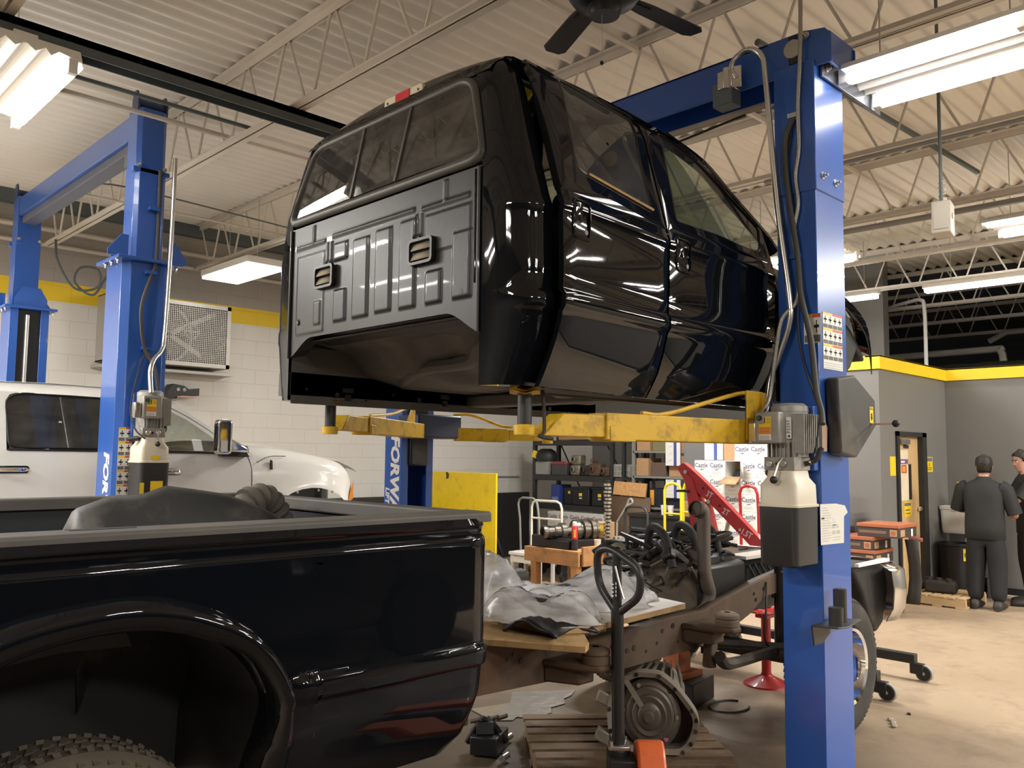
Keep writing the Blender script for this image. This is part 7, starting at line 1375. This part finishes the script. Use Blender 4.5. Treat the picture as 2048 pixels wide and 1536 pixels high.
    for x in (4.52, 4.60): MB().cyl((x, 10.80, 2.49), (x, 10.797, 2.49), 0.022, ALU, 16).build('hole', t)
    MB().bx(4.5, 4.7, 10.65, 10.78, 2.385, 2.40, M('pink_rag', (0.6, 0.36, 0.28), 0.8)).build('rag', t)
big_panels()
def right_corner():
    DW = M('door_wood', (0.62, 0.42, 0.20), 0.45, var=0.08, sc=2); DF = M('door_frame_dark', (0.022, 0.022, 0.022), 0.5); PST = M('poster_cream', (0.78, 0.66, 0.48), 0.6)
    d = MB().bx(10.33, 11.05, 4.04, 4.08, 0.005, 1.965, DW).build('door_1'); struct(d)
    o = bpy.data.objects.new('x', None)
    def child(mb, n, **k):
        b = d.location.copy(); mb.v = [p - b for p in mb.v]; me = bpy.data.meshes.new(n); me.from_pydata([tuple(p) for p in mb.v], [], mb.f)
        for m in mb.mats: me.materials.append(m)
        me.polygons.foreach_set('material_index', mb.mi); c = bpy.data.objects.new(n, me); COL.objects.link(c); c.parent = d; return c
    child(MB().bx(10.735, 10.82, 4.036, 4.041, 1.2, 1.63, BLK), 'vision_strip'); child(MB().rect((10.475, 4.0375, 1.19), X_, Z_, 0.255, 0.61, PST), 'poster'); child(MB().rect((10.48, 4.0365, 1.63), X_, Z_, 0.245, 0.06, M('purple', (0.20, 0.12, 0.26), 0.6)).rect((10.50, 4.036, 1.645), X_, Z_, 0.12, 0.025, LABW), 'header_strip')
    child(MB().rect((10.515, 4.0365, 1.52), X_, Z_, 0.16, 0.10, M('emblem_red', (0.55, 0.10, 0.03), 0.6)).rect((10.54, 4.036, 1.535), X_, Z_, 0.10, 0.07, LABO), 'emblem'); child(MB().rect((10.59, 4.0375, 1.82), X_, Z_, 0.17, 0.045, INK), 'room_plate')
    child(MB().rect((10.565, 4.0375, 0.995), X_, Z_, 0.23, 0.18, LABY).rect((10.58, 4.037, 1.125), X_, Z_, 0.20, 0.035, INKG).rect((10.60, 4.037, 1.07), X_, Z_, 0.14, 0.01, INK).rect((10.60, 4.037, 1.03), X_, Z_, 0.16, 0.008, INK), 'notice')
    child(MB().sphere((11.0, 4.01, 1.08), 0.03, CHROME, 12).cyl((11.0, 4.04, 1.08), (11.0, 4.015, 1.08), 0.012, CHROME, 10), 'door_handle')
    child(MB().box((10.55, 4.02, 1.90), (0.28, 0.06, 0.06), STEEL), 'door_closer')
    struct(MB().bx(10.255, 10.33, 3.975, 4.13, 0, 2.02, DF).bx(11.05, 11.185, 3.975, 4.13, 0, 2.02, DF).bx(10.255, 11.185, 3.975, 4.13, 1.965, 2.02, DF).build('trim_3'))
    struct(MB().bx(10.2, 11.3, 4.6, 4.65, 0, 2.4, M('room_beyond', (0.3, 0.2, 0.1), 0.7)).build('wall_inner'))
    put(MB().rect((10.08, 3.998, 1.495), X_, Z_, 0.165, 0.225, LABY), 'wall_sign', 'plain yellow sheet on the grey wall at the hinge side of the door', 'sign', 'yellow notices by the door')
    s = thing('wall_sign', 'yellow caution notice with a dark heading on the lock side of the door', 'sign', (11.3, 3.99, 1.53), 'yellow notices by the door'); MB().bx(11.19, 11.415, 3.993, 3.998, 1.53, 1.72, LABY).build('sheet', s); MB().rect((11.205, 3.9925, 1.665), X_, Z_, 0.195, 0.045, INKG).rect((11.29, 3.9925, 1.60), X_, Z_, 0.02, 0.045, INK).rect((11.22, 3.9925, 1.578), X_, Z_, 0.16, 0.008, INK).rect((11.23, 3.9925, 1.555), X_, Z_, 0.13, 0.008, INK).build('print', s)
    # stacked long cartons
    OB = M('orange_carton', (0.40, 0.13, 0.06), 0.6, var=0.1); DB = M('dark_carton', (0.055, 0.045, 0.04), 0.6); TB = M('tan_print', (0.45, 0.28, 0.17), 0.6)
    def lc(x, y, z, w, label, h=0.125, dp=0.5):
        t = thing('rotor_carton', label, 'box', (x, y, z), 'flat orange and black cartons'); MB().bx(x, x + dp, y - w, y, z, z + h * 0.8, DB).build('tray', t, bevel=0.004); MB().bx(x - 0.008, x + dp + 0.005, y - w - 0.006, y + 0.006, z + h * 0.74, z + h, OB).build('lid', t, bevel=0.004)
        p = MB().rect((x - 0.0015, y - w + 0.09, z + h * 0.12), -Y_, Z_, 0.075, h * 0.5, TB).rect((x - 0.002, y - w + 0.08, z + h * 0.2), -Y_, Z_, 0.05, h * 0.32, OB).rect((x - 0.0015, y - 0.02, z + h * 0.28), -Y_, Z_, w - 0.15, h * 0.22, M('faint_print', (0.20, 0.12, 0.08), 0.6) if 'faint_print' not in bpy.data.materials else bpy.data.materials['faint_print'])
        p.rect((x + 0.05, y - w - 0.0015, z + h * 0.1), X_, Z_, 0.12, h * 0.5, TB).rect((x + 0.34, y - w - 0.0015, z + h * 0.05), X_, Z_, 0.05, h * 0.55, LABW); p.build('print', t)
    for i, (x, y, z, w, l) in enumerate(((9.2, 4.28, 0.136, 0.42, 'long orange-lidded carton at the bottom of the stack'), (9.2, 4.28, 0.279, 0.42, 'long orange-lidded carton second from the bottom of the stack'), (9.2, 4.28, 0.422, 0.42, 'long orange-lidded carton third from the bottom of the stack'), (9.2, 4.28, 0.565, 0.42, 'long orange-lidded carton fourth from the bottom of the stack'), (9.2, 4.28, 0.708, 0.42, 'long orange-lidded carton just under the topmost one'), (9.25, 4.06, 0.851, 0.44, 'topmost long orange-lidded carton shifted towards the door'))): lc(x, y - (0.02 * (i % 2)), z, w, l, 0.142)
    pallet('pallet', 'dark pallet hidden under the orange-lidded cartons', (9.45, 4.05, 0), 0, 0.6, 0.6, OLDW, 5, 0.135)
    PD = M('pallet_pine', (0.52, 0.36, 0.19), 0.7, var=0.2, sc=4)
    pallet('pallet', 'pale wooden pallet on the floor in front of the black bin', (10.82, 3.66, 0), 0, 0.74, 0.62, PD, 6)
    g = thing('cast_manifold', 'dark cast engine part on the pale pallet', 'engine part', (10.75, 3.72, 0.125)); ck = M('cast_dark', (0.035, 0.03, 0.028), 0.7, 0.2, var=0.4, sc=9, bump=0.4)
    MB().box((10.73, 3.70, 0.20), (0.18, 0.34, 0.14), ck, (0, 0, 10)).build('body', g, bevel=0.03)
    for k in range(3): MB().cyl((10.70, 3.60 + k * 0.11, 0.24), (10.70, 3.60 + k * 0.11, 0.30), 0.04, ck, 14).build('port', g)
    MB().box((10.70, 3.90, 0.20), (0.10, 0.10, 0.09), ck, (0, 20, 30)).build('arm', g, bevel=0.02)
    b = thing('bin', 'round black bin with a yellow label and a red cloth over its rim', 'bin', (11.35, 4.0 - 0.18, 0)); bx, by_ = 11.46, 3.77
    MB().lathe([(0.0, 0.01), (0.17, 0.0), (0.20, 0.62), (0.215, 0.63), (0.215, 0.655), (0.195, 0.655), (0.165, 0.05), (0, 0.05)], (bx, by_, 0), Z_, M('bin_black', (0.014, 0.014, 0.015), 0.45), 32).build('body', b)
    MB().grid([[(bx + 0.206 * math.cos(a), by_ + 0.206 * math.sin(a), z) for a in (R(222), R(230), R(240), R(246))] for z in (0.45, 0.60)], LABY).build('label', b); MB().grid([[(bx + 0.209 * math.cos(a), by_ + 0.209 * math.sin(a), z) for a in (R(226), R(234), R(242))] for z in (0.50, 0.55)], INKG).build('label_print', b)
    rr = M('rag_red', (0.25, 0.085, 0.07), 0.9, var=0.2); put(MB().grid([[V((bx + (0.17 + q * 0.25) * math.cos(a) + 0.01 * math.sin(k * 2.1), by_ + (0.17 + q * 0.25) * math.sin(a), 0.665 - max(0, q - 0.2) * 1.6 * (1 if k % 2 else 0.85))) for k, a in enumerate([R(250 + 8 * j) for j in range(8)])] for q in (0, 0.15, 0.22, 0.28, 0.36)], rr), 'shop_cloth', 'red cloth draped over the rim of the round black bin', 'cloth', solid=0.006)
    # wall sink
    k = thing('sink', 'white utility sink fixed to the grey wall behind the men', 'sink', (11.75, 3.75, 0.75)); SN = M('sink_white', (0.78, 0.75, 0.68), 0.35)
    MB().loft([[(11.66 - a * 0.5 * s, 3.77 + b * s2, z) for a, b in rrect(1.0, 0.40, 0.06)] for z, s, s2 in ((0.76, 0.36, 0.88), (0.80, 0.42, 0.92), (1.05, 0.46, 0.98), (1.06, 0.50, 1.03), (1.10, 0.50, 1.03), (1.10, 0.45, 0.95), (0.85, 0.38, 0.85))], SN, caps=True).build('basin', k, ang=30)
    MB().rect((11.415, 3.80, 1.035), -Y_, Z_, 0.075, 0.016, M_GR).build('badge', k); MB().tube([(11.9, 3.80, 1.15), (11.84, 3.80, 1.20), (11.75, 3.80, 1.18)], 0.012, CHROME, 8, 4).build('tap', k)
    MB().tube([(11.70, 3.72, 0.76), (11.70, 3.72, 0.60), (11.74, 3.72, 0.56), (11.79, 3.72, 0.60), (11.93, 3.72, 0.66)], 0.02, M('drain_grey', (0.5, 0.48, 0.45), 0.4), 10, 4).build('drain', k)
    put(MB().bx(11.55, 11.94, 3.4, 3.95, 0.25, 0.285, DARKST).bx(11.56, 11.93, 3.42, 3.45, 0, 0.25, DARKST).bx(11.56, 11.93, 3.9, 3.93, 0, 0.25, DARKST), 'low_shelf', 'low dark shelf under the sink holding two jugs', 'shelf')
    for y, col, l, lab in ((3.86, (0.16, 0.22, 0.14), 'green labelled jug under the sink beside the red cloth', (0.25, 0.40, 0.12)), (3.72, (0.30, 0.28, 0.26), 'clear grey jug under the sink drain', (0.5, 0.45, 0.42))):
        j = thing('jug', l, 'jug', (11.7, y, 0.285), 'jugs under the sink'); MB().loft([[(11.68 + a, y + b, z) for a, b in rrect(w, w, w * 0.3)] for z, w in ((0.286, 0.10), (0.29, 0.115), (0.40, 0.115), (0.44, 0.08), (0.46, 0.035), (0.475, 0.035))], M('jug_plastic', col, 0.35), caps=True).build('body', j)
        MB().bx(11.615, 11.622, y - 0.045, y + 0.045, 0.31, 0.38, M('jug_label', lab, 0.6)).build('label', j); MB().cyl((11.68, y, 0.475), (11.68, y, 0.495), 0.02, WHT, 12).build('cap', j); MB().tube([(11.65, y - 0.03, 0.455), (11.63, y - 0.055, 0.44), (11.63, y - 0.055, 0.40)], 0.009, M('jug_h', col, 0.4), 6, 3).build('handle', j)
    put(MB().prism([(0, 0), (0.06, 0.07), (-0.05, 0.07)], (11.945, 3.83, 1.33), Y_, Z_, (-0.004, 0, 0), LABY), 'wall_sign', 'small yellow triangle sign on the grey wall above the sink', 'sign')
    f = thing('coverall', 'dark fender cover with a blue tag hanging at the end of the orange cartons', 'cover', (9.75, 3.65, 0.2)); MB().grid([[V((9.62 + 0.05 * math.sin(z * 5 + q), 3.70 - q * 0.14 - 0.05 * math.sin((z - 0.1) * 3.2), z)) for q in (0, 0.3, 0.6, 1)] for z in (0.12, 0.25, 0.4, 0.55, 0.7, 0.82)], M('cover_dark', (0.05, 0.05, 0.05), 0.7)).build('sheet', f, solid=0.01, ang=60)
    MB().rect((9.60, 3.625, 0.66), V((0.4, -1, 0)).normalized(), Z_, 0.085, 0.17, M('blue_tag', (0.13, 0.45, 0.60), 0.5)).rect((9.598, 3.61, 0.73), V((0.4, -1, 0)).normalized(), Z_, 0.05, 0.02, INKG).build('tag', f)
    put(MB().box((9.64, 3.57, 0.92 - 0.09), (0.1, 0.14, 0.04), rr, (10, 0, 20)), 'shop_cloth', 'folded red cloth on top of the hanging dark cover', 'cloth', bevel=0.01)
    sb = M('brown_cast', (0.10, 0.07, 0.06), 0.7, 0.2, var=0.4, sc=9)
    for k, (z, l) in enumerate(((0.92, 'brown cast part at the bottom of the small column behind the post'), (1.05, 'brown cast part in the middle of the small column behind the post'), (1.18, 'brown cast part topping the small column behind the post'))):
        h = thing('brake_casting', l, 'engine part', (9.55, 4.36, z), 'brown castings stacked behind the blue post'); MB().box((9.55, 4.36, z + 0.06), (0.16, 0.17, 0.12), sb, (0, 0, 8)).build('body', h, bevel=0.015); MB().cyl((9.465, 4.35, z + 0.06), (9.46, 4.35, z + 0.06), 0.03, GREASE, 12).build('bore', h)
    put(MB().bx(9.42, 9.70, 4.26, 4.52, 0.0, 0.92, DB), 'pedestal_box', 'dark box carrying the small column of brown castings', 'box', bevel=0.006)
right_corner()

def parked_car():
    # dark estate car standing behind the photographer; its mirror image lies in the black bed side
    CP = M('dark_car_paint', (0.012, 0.014, 0.018), 0.15, coat=1.0)
    t = thing('parked_car', 'dark estate car parked behind the photographer', 'car', (2.0, -1.9, 0))
    side = [(-1.2, 0.28), (-1.22, 0.75), (-1.15, 1.0), (-0.45, 1.08), (0.05, 1.60), (0.4, 1.70), (3.2, 1.72), (3.8, 1.66), (4.45, 1.05), (5.2, 0.95), (5.45, 0.80), (5.5, 0.28)]
    MB().prism(side, (0, -2.8, 0), X_, Z_, (0, 1.8, 0), CP).build('body', t, bevel=0.08, seg=4)
    for k, w in enumerate(([(0.35, 1.12), (0.72, 1.58), (1.25, 1.61), (1.25, 1.12)], [(1.33, 1.12), (1.33, 1.61), (2.2, 1.62), (2.2, 1.12)], [(2.28, 1.12), (2.28, 1.62), (3.1, 1.58), (3.55, 1.12)])): MB().prism(w, (0, -1.0, 0), X_, Z_, (0, 0.012, 0), TINT).build('side_window', t)
    for x in (-0.2, 4.4):
        for y in (-1.05, -2.75): MB().cyl((x, y - 0.1, 0.34), (x, y + 0.12, 0.34), 0.34, RUB, 28).cyl((x, y + 0.121, 0.34), (x, y + 0.125, 0.34), 0.2, GREASE, 20).build('wheel', t)
    for x in (1.25, 2.25): MB().box((x - 0.15, -0.985, 1.0), (0.2, 0.03, 0.03), CHROME).build('door_handle', t)
parked_car()
# ================= PEOPLE =================
SKIN = M('skin', (0.50, 0.27, 0.19), 0.5, var=0.06, sc=10); HAIR = M('dark_hair', (0.012, 0.009, 0.007), 0.5, var=0.4, sc=40, bump=0.5)
SHIRT = M('black_shirt', (0.014, 0.0145, 0.015), 0.75, var=0.25, sc=8); PANTS = M('black_trousers', (0.010, 0.0105, 0.012), 0.8, var=0.25, sc=8); SHOE = M('dark_boots', (0.03, 0.025, 0.022), 0.6, var=0.3, sc=12)
def skin_mesh(name, parent, nodes, edges, root, mat, sub=2):
    ks = list(nodes); base = parent
    while base.parent is not None: base = base.parent
    inv = (Matrix.Translation(base.location) @ base.rotation_euler.to_matrix().to_4x4()).inverted()
    me = bpy.data.meshes.new(name); me.from_pydata([tuple(inv @ V(nodes[k][0])) for k in ks], [(ks.index(a), ks.index(b)) for a, b in edges], [])
    me.materials.append(mat); o = bpy.data.objects.new(name, me); COL.objects.link(o); o.parent = parent
    q = o.modifiers.new('skin', 'SKIN'); q.use_smooth_shade = True; q.branch_smoothing = 0.4
    for i, k in enumerate(ks):
        r = nodes[k][1]; d = me.skin_vertices[0].data[i]; d.radius = r if isinstance(r, tuple) else (r, r); d.use_root = (k == root)
    s = o.modifiers.new('sub', 'SUBSURF'); s.levels = sub; s.render_levels = sub
    return o
def head(parent, c, yaw, pitch, mat=SKIN):
    # head with brow, nose, lips, chin and ears; local +x is the way the face looks
    T = Matrix.Translation(c) @ Matrix.Rotation(yaw, 4, 'Z') @ Matrix.Rotation(pitch, 4, 'Y'); m = MB(T); rings = []
    prof = [(-0.120, 0.018, 0.045, 0.050), (-0.112, 0.022, 0.062, 0.050), (-0.095, 0.014, 0.074, 0.056), (-0.07, 0.006, 0.080, 0.064), (-0.04, 0.0, 0.085, 0.069), (-0.01, -0.004, 0.088, 0.072), (0.02, -0.006, 0.091, 0.075), (0.05, -0.008, 0.093, 0.077), (0.08, -0.010, 0.088, 0.073), (0.105, -0.012, 0.070, 0.060), (0.12, -0.012, 0.045, 0.040), (0.126, -0.012, 0.012, 0.012)]
    for z, cx, rx, ry in prof:
        row = []
        for k in range(28):
            a = 2 * math.pi * k / 28; x = cx + rx * math.cos(a); y = ry * math.sin(a)
            f = math.exp(-(min(a, 2 * math.pi - a) / 0.20) ** 2)
            x += f * (0.030 * math.exp(-((z + 0.022) / 0.020) ** 2) + 0.012 * math.exp(-((z - 0.005) / 0.02) ** 2) + 0.008 * math.exp(-((z + 0.062) / 0.010) ** 2) + 0.010 * math.exp(-((z + 0.105) / 0.016) ** 2))
            e = min(a, 2 * math.pi - a); x -= 0.010 * math.exp(-((e - 0.42) / 0.16) ** 2 - ((z - 0.012) / 0.014) ** 2); row.append((x, y, z))
        rings.append(row)
    m.loft(rings, mat, caps=True)
    for s in (-1, 1): m.loft([[(-0.01 + 0.020 * math.cos(a) * q - 0.004 * i, s * (0.070 + 0.010 * i), -0.005 + 0.032 * math.sin(a) * q) for a in [k * 0.628 for k in range(10)]] for i, q in ((0, 0.6), (1, 1.0), (1.6, 0.9), (1.3, 0.5))], mat, caps=True)
    o = m.build('head', parent, ang=80)
    h = MB(T); rings = []
    for z, g in ((-0.075, 0.0), (-0.05, 0.006), (-0.02, 0.010), (0.01, 0.012), (0.04, 0.012), (0.066, 0.010), (0.085, 0.009), (0.105, 0.011), (0.125, 0.012), (0.136, 0.008)):
        i = max(0, min(len(prof) - 2, next((j for j in range(len(prof) - 1) if prof[j + 1][0] >= min(z, 0.1255)), len(prof) - 2))); t = (min(z, 0.126) - prof[i][0]) / (prof[i + 1][0] - prof[i][0]); cx, rx, ry = [lerp(prof[i][j], prof[i + 1][j], t) for j in (1, 2, 3)]
        hl = 0.062 if z < 0.062 else 3.2; row = []
        for k in range(25):
            lim = {True: math.pi * 0.62, False: math.pi * (0.72 if z < 0.084 else 0.98)}[z < 0.065]; a = math.pi + lim * (2 * k / 24 - 1)
            if z < -0.01: a = math.pi + lim * 0.72 * (2 * k / 24 - 1)
            row.append((cx + (rx + g) * math.cos(a), (ry + g) * math.sin(a), z))
        rings.append(row)
    rings.append([(-0.012, 0.0, 0.142)] * 25); h.grid(rings, HAIR)
    hh = h.build('hair', parent, ang=80, solid=0.006)
    ey = MB(T)
    for s in (-1, 1): ey.sphere((0.072, s * 0.030, 0.012), 0.010, WHT, 8).sphere((0.080, s * 0.030, 0.012), 0.0045, INK, 6).box((0.083, s * 0.031, 0.030), (0.008, 0.034, 0.007), HAIR)
    ey.build('eyes', o)
    MB(T).box((0.094, 0, -0.064), (0.006, 0.036, 0.007), M('lips', (0.36, 0.15, 0.12), 0.5) if 'lips' not in bpy.data.materials else bpy.data.materials['lips']).build('lips', o, bevel=0.003)
    return o
def hand_nodes(N, E, wrist, d, up, tag_, curl=0.5):
    d = V(d).normalized(); up = V(up).normalized(); sd = d.cross(up).normalized(); w = V(wrist)
    N[tag_ + 'palm'] = (w + d * 0.045, (0.022, 0.030)); E.append((tag_ + 'w', tag_ + 'palm'))
    for i, (off, ln) in enumerate(((-0.027, 0.066), (-0.009, 0.076), (0.009, 0.072), (0.026, 0.056))):
        k = tag_ + 'f%d' % i; b = w + d * 0.085 + sd * off; c1 = (d * math.cos(curl) - up * math.sin(curl)); c2 = (d * math.cos(curl * 2.2) - up * math.sin(curl * 2.2))
        N[k + 'a'] = (b, 0.0105); N[k + 'b'] = (b + c1 * ln * 0.5, 0.009); N[k + 'c'] = (b + c1 * ln * 0.5 + c2 * ln * 0.5, 0.0075); E += [(tag_ + 'palm', k + 'a'), (k + 'a', k + 'b'), (k + 'b', k + 'c')]
    N[tag_ + 't1'] = (w + d * 0.03 - sd * 0.036 - up * 0.008, 0.011); N[tag_ + 't2'] = (w + d * 0.065 - sd * 0.048 - up * 0.028, 0.009); N[tag_ + 't3'] = (w + d * 0.088 - sd * 0.044 - up * 0.045, 0.008); E += [(tag_ + 'palm', tag_ + 't1'), (tag_ + 't1', tag_ + 't2'), (tag_ + 't2', tag_ + 't3')]
def person(label, pos, yaw, H, arms, look, feet, heavy=1.0, lean=0.0):
    # local frame: +x the way the body faces, +y its left; arms: per side (elbow, wrist, hand dir, palm up)
    t = thing('person', label, 'person', (*pos, 0)); T = Matrix.Translation((*pos, 0)) @ Matrix.Rotation(yaw, 4, 'Z'); s = H / 1.75
    def L(x, y, z): return T @ V((x * s, y * s, z * s))
    sh = 0.19 * heavy; N = {}; E = []
    N['pelvis'] = (L(0, 0, 0.95), 0.09); N['waist'] = (L(0, 0, 1.10), 0.085); N['chest'] = (L(lean * 0.5, 0, 1.30), 0.09); N['neck0'] = (L(lean * 0.8, 0, 1.45), 0.055); N['neck1'] = (L(lean + 0.015, 0, 1.545), 0.052)
    E += [('pelvis', 'waist'), ('waist', 'chest'), ('chest', 'neck0'), ('neck0', 'neck1')]; N['skull'] = (L(lean + 0.02, 0, 1.60), 0.05); E.append(('neck1', 'skull'))
    for g, q in (('l', 1), ('r', -1)):
        el, wr, hd, up = arms[g]; N[g + 's'] = (L(lean * 0.7, q * (sh - 0.01), 1.375), 0.050); N[g + 'e'] = (L(*el), 0.043); N[g + 'm'] = (L(*[lerp(a, b, 0.3) for a, b in zip(el, wr)]), 0.042); N[g + 'w'] = (L(*wr), 0.027); E += [('neck0', g + 's'), (g + 's', g + 'e'), (g + 'e', g + 'm'), (g + 'm', g + 'w')]
        hand_nodes(N, E, L(*wr), T.to_3x3() @ V(hd), T.to_3x3() @ V(up), g)
        fx, fy = feet[g]; N[g + 'h'] = (L(0, q * 0.095, 0.90), 0.085); N[g + 'k'] = (L(fx * 0.4 + 0.02, q * 0.105 + (fy - q * 0.105) * 0.5, 0.50), 0.06); N[g + 'a'] = (L(fx - 0.02, fy, 0.09), 0.042); E += [('pelvis', g + 'h'), (g + 'h', g + 'k'), (g + 'k', g + 'a')]
    skin_mesh('body', t, N, E, 'pelvis', SKIN)
    m = MB(); prof = [(0.80, 0.120, 0.185), (0.81, 0.138, 0.200), (0.95, 0.142, 0.198), (1.10, 0.136, 0.190), (1.22, 0.136, 0.200), (1.32, 0.134, 0.212), (1.39, 0.122, 0.212), (1.435, 0.105, 0.180), (1.465, 0.090, 0.130), (1.485, 0.076, 0.086), (1.505, 0.066, 0.068), (1.52, 0.063, 0.064)]
    m.loft([[L(lean * max(0, z - 0.95) / 0.55 + rx * math.cos(a) - 0.01 + 0.006 * math.sin(5 * a + z * 14), ry * heavy ** 0.7 * math.sin(a), z) for a in [2 * math.pi * k / 28 for k in range(28)]] for z, rx, ry in prof], SHIRT)
    for g, q in (('l', 1), ('r', -1)):
        el = V(arms[g][0]); a = V((lean * 0.7, q * (sh - 0.035), 1.395)); b_ = V((lean * 0.7, q * (sh + 0.015), 1.375)); m.tube([L(*a), L(*b_.lerp(a, 0.4)), L(*b_), L(*b_.lerp(el, 0.35)), L(*b_.lerp(el, 0.7)), L(*b_.lerp(el, 1.02))], lambda u: (0.086 - 0.006 * u) * s, SHIRT, 16)
    m.build('shirt', t, ang=70)
    P = {'top': (L(0, 0, 1.0), (0.150 * heavy, 0.125)), 'seat': (L(-0.01, 0, 0.88), (0.158 * heavy, 0.135))}; PE = [('top', 'seat')]
    for g, q in (('l', 1), ('r', -1)):
        fx, fy = feet[g]; P[g + '0'] = (L(0, q * 0.10, 0.78), 0.118 * heavy); P[g + '1'] = (L(fx * 0.4 + 0.02, q * 0.105 + (fy - q * 0.105) * 0.5, 0.50), 0.100 * heavy); P[g + '2'] = (L(fx * 0.8, fy, 0.25), 0.092); P[g + '3'] = (L(fx - 0.01, fy, 0.075), 0.094); PE += [('seat', g + '0'), (g + '0', g + '1'), (g + '1', g + '2'), (g + '2', g + '3')]
    skin_mesh('trousers', t, P, PE, 'seat', PANTS)
    for g, q in (('l', 1), ('r', -1)):
        fx, fy = feet[g]; b = MB(T); rr = []
        for x, w, h in ((-0.105, 0.034, 0.06), (-0.095, 0.048, 0.10), (-0.04, 0.055, 0.13), (0.04, 0.056, 0.11), (0.11, 0.062, 0.085), (0.18, 0.056, 0.07), (0.215, 0.036, 0.05), (0.22, 0.018, 0.04)): rr.append([((fx + x) * s, (fy + w * math.cos(a)) * s, max(0.0, h * 0.5 + h * 0.5 * math.sin(a)) * s) for a in [k * 0.5236 for k in range(12)]])
        b.loft(rr, SHOE, caps=True); b.build('shoe', t, ang=60)
    head(t, L(lean + 0.035, 0, 1.635), yaw + look[0], look[1])
    return t, T, s
E2 = V((0, 0, 0))
t, T, s = person('man in black seen from behind, short dark hair, facing the grey wall by the sink', (10.72, 3.20), R(4), 1.73, {'l': ((0.06, 0.30, 1.13), (0.27, 0.24, 1.10), (0.9, -0.4, 0.1), (0, 0, 1)), 'r': ((0.04, -0.30, 1.10), (0.25, -0.26, 1.05), (0.9, 0.35, 0.1), (0, 0, 1))}, (R(22), R(4)), {'l': (0.0, 0.12), 'r': (-0.02, -0.12)}, 1.10)
t, T, s = person('dark-haired man in a black shirt looking down at a small yellow item in his hand', (11.42, 2.93), R(118), 1.80, {'l': ((0.16, 0.29, 1.20), (0.40, 0.14, 1.22), (0.8, -0.5, 0.1), (0, 0, 1)), 'r': ((0.12, -0.27, 1.16), (0.33, -0.14, 1.22), (0.75, 0.55, 0.2), (0.2, 0.3, 0.9))}, (R(18), R(16)), {'l': (0.03, 0.13), 'r': (-0.03, -0.12)}, 1.05, 0.02)
p = T @ V((0.42 * s, -0.08 * s, 1.245 * s)); put(MB(Matrix.Translation(p) @ Matrix.Rotation(R(30), 4, 'Z')).box((0, 0, 0.02), (0.05, 0.025, 0.075), M('pale_yellow', (0.72, 0.66, 0.32), 0.5)), 'parts_tag', 'small pale yellow item held by the man at the picture edge', 'tag', bevel=0.006)
q = T @ V((0.145 * s, 0.07 * s, 1.36 * s))
